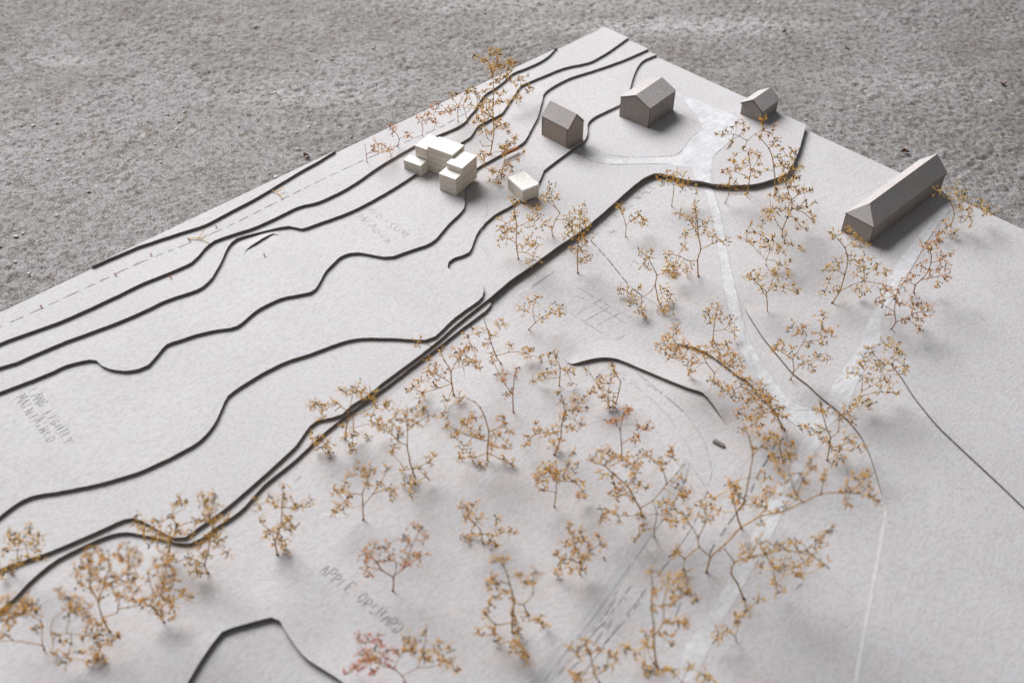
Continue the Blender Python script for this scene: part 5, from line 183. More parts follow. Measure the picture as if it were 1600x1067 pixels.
 ('t','straight sprig right below the double contour edge, upper left of the orchard lettering',[(-106.1,259.2,0),(-105.6,259.2,9.3),(-103,259.2,16.6),(-100.3,259.2,24.8),(-97.8,259.2,38.5),(-95.6,259.2,49.9)],[[(-103,259.2,16.6),(-107.2,260.1,17.8),(-110.1,260.9,22.5)],[(-101,259.2,20.1),(-98.2,261,22.3),(-97.1,262.9,17.4)],[(-98.3,259.2,35.1),(-95.7,262.4,30.8)]],[(-106.8,262.2,5,2.6),(-103.2,262.7,5.6,3),(-102.2,261.2,1.5,2.7),(-109.6,260.5,12.4,2.6),(-106.9,259.4,18.6,2.2),(-110,261.1,23.3,2.2),(-103.9,261.9,13.9,3),(-98.8,258.5,24.6,3.3),(-95.5,258.5,23.5,2.5),(-96.5,256,23.4,2.2),(-98.5,261.4,25.3,2.5),(-97.6,263.9,42.3,2.5),(-95.8,258,43.4,2.8),(-93.4,256.1,39.3,2.8),(-100.5,256.4,45.5,2.8),(-100.9,258.5,37.2,2.5),(-107.7,257.3,40,2.8),(-88,263.7,32.6,2.9),(-90.5,255.1,39.5,2.1)]),
 ('o','V shaped sprig on open card behind the red tinted fan shaped one',[(-69.4,278.5,0),(-68.2,278.5,13.4),(-67.8,278.5,19.3),(-65.2,278.5,27.5),(-62.1,278.5,36.5)],[[(-67.9,278.5,11),(-62.9,277.9,20.3),(-58.4,277.1,29.3),(-54.2,276.4,40.3)],[(-67.8,278.5,19.3),(-71.4,277.2,21.2),(-75.7,275.7,26.5),(-79,274.4,27.1)],[(-62.2,278.5,20.5),(-55.6,279.4,23),(-54.8,280.2,16.1)]],[(-68.3,281.3,34.2,2.9),(-61.4,275.4,40.5,3.2),(-63.8,274.2,36.3,2.9),(-64.5,278.1,26.8,2.2),(-55.1,279.4,36.6,2.2),(-61.1,282.6,21.2,2.6),(-54,274,27.5,3.3),(-54.5,274.8,21.9,2.2),(-73.6,275.5,31.4,2.2),(-78.7,275.8,25.2,2.9),(-74.3,276,20.3,3),(-77.2,280.6,19,2.2),(-77.5,279.4,8.6,3),(-80.2,275.9,13.3,2.6),(-80.9,274.5,11.7,2.3),(-72,276.4,34.7,1.4)]),
 ('t','tall yellow topped sprig with a long bare stem, right below the double contour edge',[(-47.3,304.1,0),(-48.8,304.1,12.1),(-49.2,304.1,22.7),(-48.1,304.1,34),(-48.7,304.1,43.9)],[[(-49.2,304.1,22.7),(-52.7,302.2,28.3),(-55,300.3,35.1)],[(-48.1,304.1,34),(-43.4,305.6,37.8),(-38.2,307.2,40.5)],[(-46.7,299.7,5.5),(-44.3,302.3,9.5),(-38.6,302,14.7)],[(-46.8,300.1,5.6),(-51.4,302.8,6.5)],[(-47.1,300.4,5.8),(-49.1,298,1.5)]],[(-52.2,303.9,45.2,4.4),(-47,301.6,44.6,4.4),(-44.5,308.2,34.9,3.7),(-38.4,308.5,39,3),(-40.2,302.4,50.1,2.5),(-54.5,304.6,36.8,3),(-60,308.9,28.6,3),(-61.5,303.9,39.8,3),(-53.1,301.2,31.7,2.2),(-54.8,299.5,27,3),(-58.3,308.7,12.6,1.6),(-43.8,307.3,44.7,3.7),(-51.6,302.9,34.3,2.2),(-38.9,304.4,11.8,2.7),(-37.2,304.3,15.5,1.9),(-44.1,300.6,10.5,1.9),(-52.9,306.8,1.5,2.4),(-49.9,298.5,2.2,3.9),(-45.4,293.6,7.2,3.1),(-46.9,286,9.7,2.3),(-41.3,299.5,5.8,2.3)]),
 ('t','sprig straddling the double contour edge half way along it',[(-83.6,327.5,0),(-81.2,327.5,13.2),(-76.8,327.5,17.9),(-71.7,327.5,21.4),(-65.9,327.5,24.9),(-59.5,327.5,27.2)],[[(-81.2,327.5,13.2),(-79.4,327,22),(-76.7,326.5,31.7),(-75.1,326,38.9)],[(-79.6,327.5,20.3),(-84.1,329.3,24.1),(-92.4,331.1,22.2)],[(-78.5,327.5,16.8),(-78.8,327.4,6.2),(-79.6,323.1,1.6)]],[(-81.2,328.7,34.9,2.3),(-75.5,323.8,40,3.4),(-72.2,323.8,42.3,3.4),(-71.6,325.6,36,3.1),(-84.5,325,28.8,3.1),(-92.5,331.5,21.7,3.6),(-94.5,327.7,25.8,3.2),(-98.3,329,22.1,2),(-94.6,332.7,13.4,2.4),(-93.8,325.1,17.2,2),(-69.3,327.9,30.1,3.5),(-66.6,323.7,37.9,3.1),(-67.2,330.4,22.9,2.4),(-61,322.2,30.7,3.1),(-60.2,331,23.4,2),(-69.8,331.2,12.7,3.2),(-67,330.9,8.2,3.2),(-81.3,319.2,10.8,2.8),(-78.7,322.5,9.4,2.4),(-76.7,327.8,4.6,1.6),(-77.2,315.7,9,3.2),(-79.5,317.1,3.7,1.6),(-83.9,327.2,10.1,1.6),(-73.2,329.4,1.5,1.6)]),
 ('t','tiny yellow sprig hanging against the double contour edge',[(-89.9,317.7,0),(-91.5,317.2,8.5),(-94.4,317.7,13.3),(-97.2,317.7,12.7)],[[(-91.5,317.2,8.5),(-90,318.7,9.1)]],[(-98.4,321.3,8.4,3.2),(-93.5,315.6,15,2.4),(-94.7,319,3.9,3.2),(-89.7,316.3,9.5,3.2),(-90.1,317.9,1.5,2.4)]),
 ('o','orange sprig beside the upper end of the double contour edge',[(-30.6,358.4,0),(-31.4,358.4,10.9),(-31.3,358.4,17.3),(-34.1,358.4,24.8),(-36.2,358.4,31.6),(-40,358.4,35),(-46.2,358.4,38.3)],[[(-31.3,358.4,17.3),(-27.4,355.8,28.6),(-23.8,353.1,36.8)],[(-30.6,354.8,6.3),(-33.2,351.9,2),(-34.8,342.4,1.5)],[(-30.2,356.2,7.2),(-39.6,354.6,8.2),(-46,352,8.6),(-51.7,352.6,10.9)],[(-31.1,357.5,8.2),(-38.7,358.6,15.3),(-42.7,358.9,17.4)]],[(-41.6,358.7,22.3,3.7),(-43.2,354.6,18.3,3.3),(-49.3,362,7.1,2.5),(-51.1,354.8,9.8,3.3),(-54.4,353.8,9.1,2.1),(-39.3,352.8,13.1,3.7),(-38.3,356.2,19,3.7),(-34.4,358,17.1,2.5),(-46.7,356.4,3.3,2.1),(-47.7,350.1,6.4,2.9),(-26.1,360.5,23.9,4.9),(-21.6,353.9,31.6,4),(-24,357.2,33.9,4),(-18.7,357.9,24.1,3.3),(-16.6,363.6,14.9,2.1),(-20.2,362.2,31.3,3.2),(-29.1,360.1,28.8,3.2),(-33.3,345.5,10.1,2.4),(-34.9,339.2,5,2.4),(-27.4,353.9,2.3,3.3),(-35.1,355.4,34.6,2.4),(-47.1,359.1,37.6,3.2)]),
 ('o','dark stemmed sprig with a curved arching top in the middle of the picture',[(-12.2,314.1,0),(-11.6,314.1,12.1),(-11.1,314.1,21.5),(-12.8,314.1,31.7),(-14.9,314.1,38.4),(-17.4,314.1,42.2),(-22.1,314.1,45.5)],[[(-11.1,314.1,21.5),(-4.5,313.8,26.3),(-3.8,313.6,31.2)],[(-12.3,314.1,14.5),(-17.6,312.7,18.5),(-22,311.2,23),(-26.3,309.7,27.6),(-30.5,308.3,32.6)],[(-11.7,312.2,7.2),(-18,313.8,2.9),(-26,314.9,1.5)],[(-11.8,311.9,6.9),(-6.2,312,3.8),(-0.8,310.8,1.5)],[(-11.5,314.1,10.9),(-6.2,312.4,11.7),(-3.8,310.7,14.9)]],[(-20.4,315.3,29.2,3.8),(-17.2,311.9,33.1,3),(-22.6,312.8,29.8,2.3),(-19.9,314.5,21,2.3),(-27.3,312,25,2.3),(-27.5,312.4,18.8,2.7),(-31.1,313,26.2,1.5),(-17,315.8,14.8,3.5),(-15.2,311.5,23.2,3.1),(-23,311,14.6,3.5),(-20.4,315.2,4.8,2.8),(-25.5,309.2,8.4,2.7),(-16.5,311.8,1.5,3.2),(-3.8,314.8,27.6,3),(-4.5,316.5,29.1,2.3),(-7.6,312.3,18.8,3.1),(-9.4,317.5,6.9,2.8),(-3.1,309.9,15.9,3.1),(-6.1,310.3,22.3,2.3),(-0.8,309.8,26.4,2.3),(-3.9,312.1,3.7,2.4),(0,310.3,2.2,2),(-12.3,304.9,8.7,1.9)]),
 ('r','thin pinkish V shaped sprig in the centre, left of the short curved edge',[(0.8,345.9,0),(0.4,345.9,13.2),(1.2,345.9,24.8),(2.4,345.9,32.8)],[[(0.4,345.9,13.2),(-3.2,345.5,20.7),(-6.3,345.1,29.1),(-8.6,344.7,36.2)]],[(2.4,349.7,27.8,2),(1.6,347,26.1,1.6),(-3.1,341.3,32.9,2.7),(-7.1,342.9,30.2,2.4),(-4.7,342.1,26.5,2),(-0.8,341.8,19.9,2.4),(-3.2,344.9,14.3,2),(-9.3,341.1,40.9,1.9)]),
 ('t','sprig just right of the top end of the double contour edge',[(-6.1,381.5,0),(-8.6,379.6,7.4),(-11,381.5,15),(-13,381.5,25.5),(-14.5,381.5,33.4)],[[(-8.6,379.6,7.4),(-1.7,382.6,7.4),(3.4,384.2,6.4),(8.6,384.3,3.9),(15.6,384.2,1.6)]],[(-13.6,380.7,15.8,2.5),(-11.1,381.1,8.3,2.6),(-0.9,383.2,12.2,2.6),(7.8,384,5.5,3.9),(10.3,385.2,7.9,2.6),(15.3,377.5,8.2,2.6),(-16.7,379.6,25,2.5),(-10.9,380.5,21.8,3.8),(-4.9,375.8,34.1,3.3),(-23.5,380.4,21.9,2.5),(-20.2,383.9,23.3,2.1)]),
 ('t','small drooping sprig at the left tip of the short curved dark edge',[(25,364.8,0),(24.9,364.8,13.8),(22.2,364.8,22),(19.7,364.8,24.8)],[[(24.7,362.2,6.9),(16.9,365.5,4),(10.2,366.8,1.5)],[(24.9,364.8,13.8),(29.4,366.6,7.2),(31.6,364.3,2.3)]],[(19.8,366.6,22.5,2.5),(23.1,366,21.9,2.1),(20.4,359.3,21.6,2.5),(19.9,362.9,12.2,2.9),(16.6,363,10.9,2.5),(14.3,365.5,6.4,2.1),(10.7,357.8,11.4,1.7),(29.1,363.4,12.8,2.9),(31.7,364.9,10.1,2.1),(31.2,363.1,2.3,1.7)]),
 ('t','small sprig leaning left, just below the short curved dark edge',[(53.9,352.1,0),(55,352.1,10.3),(55.3,352.1,16.2),(52,352.1,23.1),(50.3,352.1,29.9)],[[(54.2,350,7.2),(49.5,353.1,8),(44.3,354.1,11.7),(39.9,355.2,18.8),(36.5,356.2,22.4)],[(49.3,352.1,9.1),(50.6,353.5,15.9)]],[(49.9,348.3,31.5,2.4),(50.5,355.1,18.9,2.9),(53.1,356.6,18.5,2.1),(48.2,352.6,14.4,4.1),(44.8,350.5,13.1,3.3),(41.9,352.1,9.1,2.5),(39.8,347.6,12.6,2),(44.9,354.5,16.1,2.5),(37.5,357.6,19.9,2),(49.3,349.8,6.7,3.3),(52,350.5,3.5,2.9),(51.2,347.9,1.5,2.9),(45.6,346.3,10.4,2)]),
 ('o','slender sprig behind the dense golden mushroom shaped one',[(21,317.7,0),(23.7,317.7,12.7),(23.8,317.7,22),(25,317.7,32.3),(23.1,317.7,42.2),(21.5,317.7,45.4)],[[(23.2,317.7,17.4),(18.7,319,14.7),(11.7,320.3,12.6),(7.9,321.6,5.7),(6.4,321.8,1.8)],[(23.8,317.7,22),(29.3,318.4,18.9),(31.8,319.2,15.7)],[(25,317.7,31.1),(30,315.8,36.5),(32.5,314,44)]],[(21.2,313.1,49.7,1.5),(23.8,314.9,40.8,2.2),(30,318.5,39.1,3),(33.1,319.8,37.7,2.6),(34.5,315.8,36.5,1.9),(27.6,322.3,27.2,3.5),(30.9,316.2,33.9,2.6),(25.1,317.3,27.1,3.1),(31.8,313.7,27.7,2.7),(28.9,322.7,14,2.8),(15.3,313.8,21.2,3.1),(11.6,321.9,18.3,1.9),(10.8,318.1,16.9,2.3),(7.8,318.3,13.1,2.3),(7.1,317.8,7.7,2),(19.9,315.2,20.2,3.1),(20.6,321.4,3.5,3.2),(23,322.8,5.5,2.4)]),
 ('o','dense golden mushroom shaped sprig in the middle of the orchard',[(20,285.9,0),(20.4,285.9,11),(20.5,285.9,20.5),(19.6,285.9,27.4)],[[(20.4,285.9,11),(14.9,287.1,11.3),(11.2,288.3,12.8),(11.1,289.5,17.2)],[(20.9,285.9,18.1),(24,286.3,24.6),(25.8,286.7,36.6),(27.1,287.1,38.3)],[(21.3,285.9,19.3),(29.3,284.5,19.9),(32.3,283.1,15.8),(33.8,281.1,13.6)]],[(16.1,289.2,23.4,5.2),(13,283.8,26.6,3.6),(18.3,289.9,24.7,3),(21.7,283.3,27.2,3.6),(11,286.6,19.5,3),(14.8,289.2,15.1,3),(17.3,282.8,29,3.6),(27.1,286.4,39.1,1.8),(24.9,281.6,34.9,2.5),(28.5,281.2,34.3,2.9),(28.3,282.7,23.9,2.6),(32.1,290.7,13.2,2.3),(33.2,290.2,5.4,2.3),(25.7,287.5,20.8,2.6),(19.6,284,25.2,2.9),(14.1,287.6,11.2,1.9),(30.8,288.1,5.8,1.1),(33.4,284.1,9.7,1.1)]),
 ('r','slim upright Y shaped sprig rising behind the wide two armed one',[(54,314.6,0),(53.1,314.6,11.5),(51.6,314.6,22),(49.3,314.6,26.6)],[[(51.6,314.6,22),(52.2,315.1,29.4),(53.4,315.7,33.3)],[(53.5,314.6,12.1),(58.8,316.4,15.3),(63.3,318.2,18.5)]],[(45.8,309.5,34.6,2.6),(48.7,311.4,31.3,1.9),(52.5,314.3,33.8,2.7),(53.2,310.8,40.9,2.6),(55.9,313.4,37,1.5),(58.7,315.3,15.4,2.7),(60.3,311.2,19,1.9),(59.3,314.8,25.3,2.3),(64.1,312.1,27.7,2.7),(63.5,315.3,21.2,1.9)]),
 ('o','wide two armed sprig with one long bare twig pointing to the upper right',[(60.8,280.8,0),(59.1,279.4,7.4),(52.2,280.8,22.3),(45,280.8,31.4),(40.4,280.8,37),(32.4,280.8,40.9)],[[(59.5,278.9,6.9),(64.7,280.4,12.2),(69.6,279.9,24.6),(73.2,279.4,33.2),(75.5,278.9,39.9)],[(69.3,280.8,24.6),(67.4,281.6,32.7),(63.2,282.4,37.3)],[(53.9,280.8,18.7),(48.9,275.8,21.8)],[(52.2,280.8,22.3),(54.8,281.8,26.8),(56.5,282.8,32.4)]],[(34.8,277.2,44.7,2.5),(39.8,285.5,40.2,2.5),(42.1,281.9,44.6,2.8),(45.6,280.5,42.9,2.8),(41.6,279.9,39.2,2.9),(48.8,282.1,38.8,2.9),(51.9,282.7,35.8,3.2),(57.2,283.4,33.9,3.6),(55.5,283.3,28.3,3.3),(50.4,280.7,43.8,2.1),(56.9,285.9,39.8,2.2),(60.3,284.3,39.5,2.2),(40.6,284.4,25.9,2.9),(44.3,279.9,30.3,2.5),(47.3,280.2,18.4,3.7),(50.2,281.5,20.3,3),(54.9,284.8,10.1,3.4),(48.5,281.1,13.7,2.6),(46.3,281.1,23.1,2.2),(54.6,280.2,26.6,3.3),(57.9,284.8,18.4,2.6),(59.9,279.1,23.3,1.5),(61.8,276.4,44.7,2.5),(67,283.1,35.4,2.9),(69.3,284.9,42,2.5),(70.8,283.2,39.7,2.2),(66.4,281.8,32.5,1.8),(76.8,283.3,24.9,2.2),(74.7,278.9,25.8,2.6),(78.9,281.7,17.6,3),(78.8,276.7,19.4,3),(75.9,277.2,19.9,2.2)]),
 ('o','thin sprig directly below the wide two armed one',[(65.4,268.8,0),(64.6,267.9,8),(64.8,268.8,17.7),(62.2,268.8,25.9)],[[(64.8,268.8,17.7),(70.7,268.2,18.4)],[(64.7,267.4,7.4),(60.2,267.5,7.4),(56.5,264.6,5.2)],[(64.9,268.8,16.5),(57.2,268.2,17.2),(47.1,267.7,18)]],[(46.6,264.5,22.2,3.6),(40.5,270.6,12.8,3.7),(58.2,269,14.9,2.9),(59.7,265,10.8,3),(56.1,262.8,7.8,2.2),(69.7,267.8,14.2,2.2),(40.2,266.3,24.6,2.9),(66.8,264.7,31.3,3.6),(70,272.7,16,3.3),(73.8,273.2,15.3,3)]),
 ('o','tall thin sprig with a golden tuft, right of the small dark card offcut',[(106,274,0),(102.3,274,11.6),(104.4,274,19.4),(103.7,274,36.6),(102.9,274,51.8),(100.3,274,61.2),(96,274,71.3)],[[(102.9,274,51.8),(105.9,275,57),(108.5,275.9,59)],[(102.2,274,12.2),(100.9,276,15.6),(98.2,278,25.9)],[(104,274,17),(109.4,273.6,18.8),(114.9,273.2,15.7)],[(105.6,274,58.1),(113.3,277.4,48.8)]],[(95.6,271.3,36.6,2.9),(99.5,276.4,25.6,3.7),(102.2,274.7,24.4,3),(103.8,277.8,13.2,2.7),(97.8,270.2,25.6,2.2),(103.1,277,63.9,2.4),(101.1,270.3,60.5,1.4),(110.8,274.4,36.1,2.9),(114.8,278.3,22,3),(107.7,269.3,24.4,3),(111.3,271.6,22.6,3),(89,272.1,24.2,2.9),(89,272.4,19.2,3),(83.9,269.9,22.5,2.9),(95.7,277.7,8.5,2.3),(116.5,277,10.7,3.1),(107.3,273,62.4,2.8),(112.4,272.6,52.4,2.8),(96,274.9,68.3,2.4),(97.2,269.7,33.1,3.3)]),
 ('o','wide flat topped sprig hanging over the dark edge left of the narrow road',[(106.3,367.7,0),(106.2,366.5,7.9),(101.3,367.7,14.4),(98.3,367.7,21.4),(94.6,367.7,24.9)],[[(101.3,367.7,14.4),(93.6,364.8,16.2),(91.7,360.3,13.6)],[(106.2,366.5,7.9),(110.3,370.2,9.6),(115.4,372.7,11.8)],[(98.3,367.7,21.4),(86.8,366.5,27.2),(80.5,365.2,30.6)],[(94.4,367.7,13.2),(88,367.7,17.9)]],[(78.9,372.6,22.4,4.2),(80.5,373.1,16.1,4.2),(83,367.4,25.2,4.2),(84.5,364.4,30.3,3.7),(82.5,365.4,20.2,3.3),(90.5,372.5,22.5,3.8),(88.7,372.2,17,4.2),(90.9,364.3,17.8,3.8),(94.2,371.2,4.9,3),(95.6,366,27.6,3.7),(102.4,367.4,27.4,3.3),(99.6,364,26.1,3.3),(107.3,372,20.7,3.4),(111.5,373.3,21.8,3.4),(109.2,364.4,22.4,3.4),(114.5,369.2,20,3.4),(115.5,364.3,19,3.8),(121.8,371.9,7.8,3),(112.2,362.7,17,3.4),(106,363.3,21.1,2.5),(94.5,370.2,15.4,3.4),(81.5,365.5,36.8,3.7),(84.1,372.3,35.1,2.5),(79,371.9,28.8,2.5)]),
 ('o','dense orange sprig leaning left from the road junction',[(137.9,334.5,0),(133.8,333.3,7.9),(130.6,334.5,13.8),(124.8,334.5,19.7),(118.9,334.5,26.6),(111.1,334.5,31.1),(105.4,334.5,27.7),(100.1,334.5,32.2)],[[(130.6,334.5,13.8),(125.1,335.7,10.1),(122.7,335.2,4.6)],[(111.1,334.5,31.1),(109.3,330,42.3)],[(105.4,334.5,27.7),(108.4,336.8,20.6)],[(124.8,334.5,19.7),(125.9,339.7,23.3)]],[(95.6,333.9,36.2,2.4),(97.8,329.9,38.1,3.1),(101,331.5,33.1,3.2),(104.7,332.4,29.9,3.6),(109,336.7,21.9,2.8),(112.1,331.2,26.6,3.2),(114.9,331.1,23.3,2.8),(115.4,331.6,35.2,4),(120.3,336.2,24.7,4.1),(123.3,337.6,26.7,3.2),(117.2,333.1,25.7,3.2),(123.6,336.2,19,4.1),(127.9,338.5,10.6,4.2),(123.3,335.4,10.4,4.1),(120.8,329.9,10.5,3.3),(124.9,329.4,8.8,2.5),(127.2,339,19.5,3.3),(114.8,336.2,9.5,3.3),(117.8,332.1,11.7,2.5),(109,336,36.2,3.2),(111,330,41.2,3.1),(129.6,339.5,15.3,3.3),(130.1,333.8,15.7,3.3),(133.4,334.7,15.9,2.5),(135.6,334.8,8.7,2.5),(130.1,329.7,15.5,3.3),(135.6,331,4.5,2.5),(143,327.5,7.9,2.1)]),
 ('o','small orange sprig between the road junction and the tall thin tufted sprig',[(133.1,312.1,0),(130.3,311.3,8.2),(128.9,312.1,14.5),(128.9,312.1,20.3)],[[(130.3,311.9,8.8),(132.7,310.7,14.9),(134.2,309.3,17.7)],[(130,312.1,9.7),(125.9,315.5,15.2)]],[(122.1,307.9,24,3.5),(127.9,309.9,19.3,3.2),(125.2,314.7,18.5,2.4),(133.5,309.5,17.4,2.4),(130.1,308,9.8,3.2),(126.6,310.7,6.6,2.4),(132.8,308.2,11.9,2.8)]),
 ('o','large dense blurred tree at the lower left, with a curved bare trunk',[(-170.8,220.6,0),(-170.8,220.6,10.9),(-168.9,220.6,23.2),(-163,220.6,36.1),(-156.7,220.6,49.6)],[[(-171.2,220.6,9.6),(-164.4,221.8,13.3),(-163.1,223,16.9),(-160.7,224.2,23.5)],[(-163.4,220.6,15.8),(-159,222.1,16.6),(-154.9,223.5,16.1),(-153.3,225,18.5)],[(-163,220.6,36.1),(-153.4,219.2,44),(-147.5,217.8,52.9),(-144.6,216.2,66.9)],[(-168.9,220.6,23.2),(-169,220.5,32.8),(-166.2,220.4,44.4),(-163.8,220.3,54.5)],[(-169.1,220.6,32.6),(-174.6,222.9,33.8)]],[(-159.7,219.7,59.7,3.4),(-160.2,224.2,51.9,2.8),(-164.4,220.6,52.9,2.8),(-168.8,218.1,50.2,2.8),(-167.9,221.1,47.8,2.8),(-163.5,221.8,46.7,4.2),(-165.6,219.5,43.6,4.2),(-165.2,221.9,36.4,3.5),(-171.1,222.9,30.3,3.6),(-173,220.8,37.1,2.9),(-156.4,220.7,52.8,2.7),(-153.5,223.6,53,2.7),(-147.7,222.2,59.2,3),(-144.5,220.8,58,2.7),(-149.9,224.4,46.2,3.5),(-148.6,217.9,58,2),(-151.6,223,42.8,3.5),(-156.2,217.9,46,2.8),(-156.3,221.5,38.2,2.8),(-149.1,218.5,42.9,3.1),(-153.7,220.2,34.6,2.8),(-152.9,222.8,28,2.5),(-155.8,222.9,21.9,2.2),(-167.3,222.9,23.1,2.2),(-157,218.6,30.1,2.5),(-151.9,220.6,22.1,2.5),(-158.5,218.4,38.5,2.8),(-160.6,221.3,26.9,1.4)]),
 ('o','blurred yellow orange sprig right of the large dense lower left tree',[(-148.9,225.2,0),(-150.6,225.2,10.8),(-151.4,225.2,13.3),(-148.2,225.2,20.7),(-147.2,225.2,32.5)],[[(-150.6,225.2,10.8),(-153.4,225.2,15.8)],[(-150.1,225.2,15.8),(-142.7,223.8,25.3),(-138.4,222.4,31.1),(-134.2,221,31)],[(-143.6,225.2,23.1),(-139.1,225.7,34.1),(-138.6,226.1,44.8)]],[(-148.1,227,31,2.5),(-141.4,225.8,40.7,3.5),(-139.5,228.4,43.7,3.5),(-134.7,222.5,46.8,3.4),(-140.8,222.3,36.9,3.5),(-135.8,221.2,41,3.4),(-142.1,225.2,26.7,3.9),(-138,224.7,29.8,3.2),(-135.5,224.7,23.8,2.8),(-132.4,223.3,21.3,2.5),(-141.9,227.6,13.1,3.3),(-141.9,221.8,21.3,2.9),(-151.6,228.4,10.5,3.7),(-144.8,225.1,7.2,3),(-148,225.3,8.1,3),(-154,227.5,13.3,2.2),(-144.2,223.1,24,3.6)]),
 ('t','sprig standing in front of the dip in the double contour edge, right of its neighbour',[(-135.4,249.5,0),(-135,248.5,7.7),(-132,249.5,16.1),(-129.1,249.5,26.7),(-126.3,249.5,33.6),(-122.7,249.5,44.8)],[[(-135,248.5,7.7),(-137.6,248.4,11.7),(-140.9,247.3,14.6),(-145.6,246.1,13.9)]],[(-132.6,247.9,14.8,2.2),(-132.9,245.6,20.6,2.2),(-132.7,247.9,24.4,2.9),(-141.2,249.6,6.2,2.7),(-138.6,248.8,7.4,2.3),(-138.7,244.5,8.9,2.2),(-136.7,246.7,4.3,1.9),(-139.2,246,17.6,2.2),(-131.5,252.3,21.5,2.9),(-125.2,246.6,26.2,2.9),(-122.8,247.3,28.6,2.2),(-122.2,246.6,20.4,2.2),(-126,251.2,30.1,3.6),(-129.2,252.5,26.1,2.9),(-127.3,252.1,37.9,2.9),(-126.4,245.6,44.7,2.8),(-123.6,248.7,45.9,2.8),(-121.4,248.3,53,3.4),(-124.6,246.9,54.8,2.7),(-121.8,253.8,36.8,2.1)]),
 ('t','sprig leaning across the dip in the double contour edge',[(-155.2,258.8,0),(-151.5,258.8,11.1),(-146.1,258.8,21.9),(-139.1,258.8,25.4),(-133.3,258.8,26.6)],[[(-146.1,258.8,21.9),(-146.4,257.2,31),(-150.5,255.7,29.6),(-151.3,254.2,32.8)],[(-151.5,258.8,11.1),(-155.2,258.7,16),(-161.4,258.7,19.7)]],[(-164.1,261.1,19.9,3.1),(-164.7,263,11.2,3.1),(-160.4,255.6,30.9,2.2),(-158.5,258.4,22.4,2.6),(-155,261,22.4,2.3),(-144.9,254.6,34.5,1.8),(-145.5,256.5,25.1,3),(-143.8,262.2,11.1,2.7),(-148.9,255.6,21.6,3),(-156.1,257.8,17.3,3),(-159.2,257,12.4,2.7),(-153,255.6,7.2,2.7),(-143.7,255,22.4,1.5),(-149.4,249.9,10.6,2.3),(-158.2,263.1,8.6,2.3),(-141.7,261.2,37.5,2.9),(-144,260.9,36.2,2.2),(-136.5,256.3,43.4,1.4),(-127.6,256.5,44.3,3.6),(-130.6,259.3,42.8,2.1),(-136.2,256.5,29.8,2.2)]),
 ('t','blurred sprig at the left picture edge over the ends of the double contour edge',[(-223.2,247.9,0),(-215.8,247.9,11.2),(-212.7,247.9,20.3),(-209.1,247.9,26.7)],[[(-212.7,247.9,20.3),(-217.6,247.7,19.9),(-221.3,247.5,19)],[(-212.7,247.9,20.3),(-205.8,249.9,20.3),(-203.8,251.9,24.5)]],[(-208.9,246.7,34.1,3.8),(-208,246.5,28.7,3.8),(-216.3,251.8,19.9,3.2),(-203.5,248.8,32.4,3.4),(-197.4,244,35.7,3),(-203.5,247.1,24.4,3.1),(-205.4,249.1,14.3,2.4),(-212,244.3,16.5,3.1),(-209,246.6,15.5,2.4),(-219.1,249.4,17.4,2.4),(-222.7,249.8,3.4,2),(-223.5,245.6,4.8,2)]),
 ('o','blurred yellow tree in the lower left corner, leaning out of the picture',[(-195.9,212.5,0),(-193.8,210.6,6.5),(-199.4,211.3,7.3),(-205.9,211.9,8.1),(-211.2,211.7,7.8)],[[(-193.8,210.9,6.8),(-190.7,213.3,20.8),(-194.7,214.1,24.3),(-198.2,214.9,24.1),(-206.5,215.6,14.3)],[(-193.2,212.5,27),(-196,212.2,33.4)],[(-205.9,211.9,8.1),(-207.2,211.6,13.7)]],[(-198.7,215.1,28.7,5.9),(-196.8,211.6,37.9,4.3),(-195.4,214.6,28.3,3.7),(-187.3,210.3,38.8,3.2),(-201.7,211.3,28.9,3.7),(-196.8,210.1,30.9,3.6),(-189.2,212.8,29.9,2.2),(-201.9,210,25.1,3),(-205.9,210.3,15.9,3),(-190.7,210.4,20.8,2.6),(-190.4,212.2,27.4,1.8),(-189.4,211,38.8,2.9)]),
 ('o','sparse sprig with dark joints below the large dense lower left tree',[(-172.8,208.1,0),(-168.4,208.1,9.7),(-167.8,208.1,17.3),(-165,208.1,24.7)],[[(-167.9,208.1,14.8),(-171.2,208,18.8),(-178.3,207.9,20.8),(-174.8,207.8,30.1),(-171.1,207.7,39.7)],[(-178.5,208.1,20.4),(-186,209.1,18),(-183.2,210.2,26),(-177,211.3,32.5),(-173.6,212.4,38.8)],[(-167.7,208.1,11),(-163.2,209.6,12.2)],[(-170,206.3,6.6),(-173.6,205.5,1.5)],[(-177.2,208.1,20.4),(-177.3,205.7,16.6)]],[(-172.5,207.2,36.9,2.5),(-165,204.8,48.9,3.4),(-167.7,209.6,36.5,3.2),(-168.9,207.1,38.3,2.8),(-169.5,206.4,49.7,2.1),(-168.7,204.3,57.8,1.3),(-168,205.6,49.7,1.7),(-165.6,206.3,36.1,2.1),(-165.9,207.3,29.7,2.1),(-166.9,211.3,21.7,3.6),(-165.1,209.7,19.5,2.9),(-168.3,206.4,22.8,2.9),(-172.1,207.1,19.1,1.8),(-164.6,205.6,19.3,2.9),(-164.6,211.3,9.1,2.9),(-158,207.1,19.1,1.8),(-171.9,209.5,4.7,3),(-173.5,205.4,1.6,2.2),(-169.4,206.9,1.5,2.6),(-176.7,204.6,18.4,2.2),(-176.5,205.5,9.3,2.2),(-181.4,204.6,7.2,2.2),(-180.7,200.9,9.9,2.2),(-189.9,209.5,2.1,1.5),(-181.7,206.8,17,1.5),(-185.3,210.1,15.1,1.5)]),
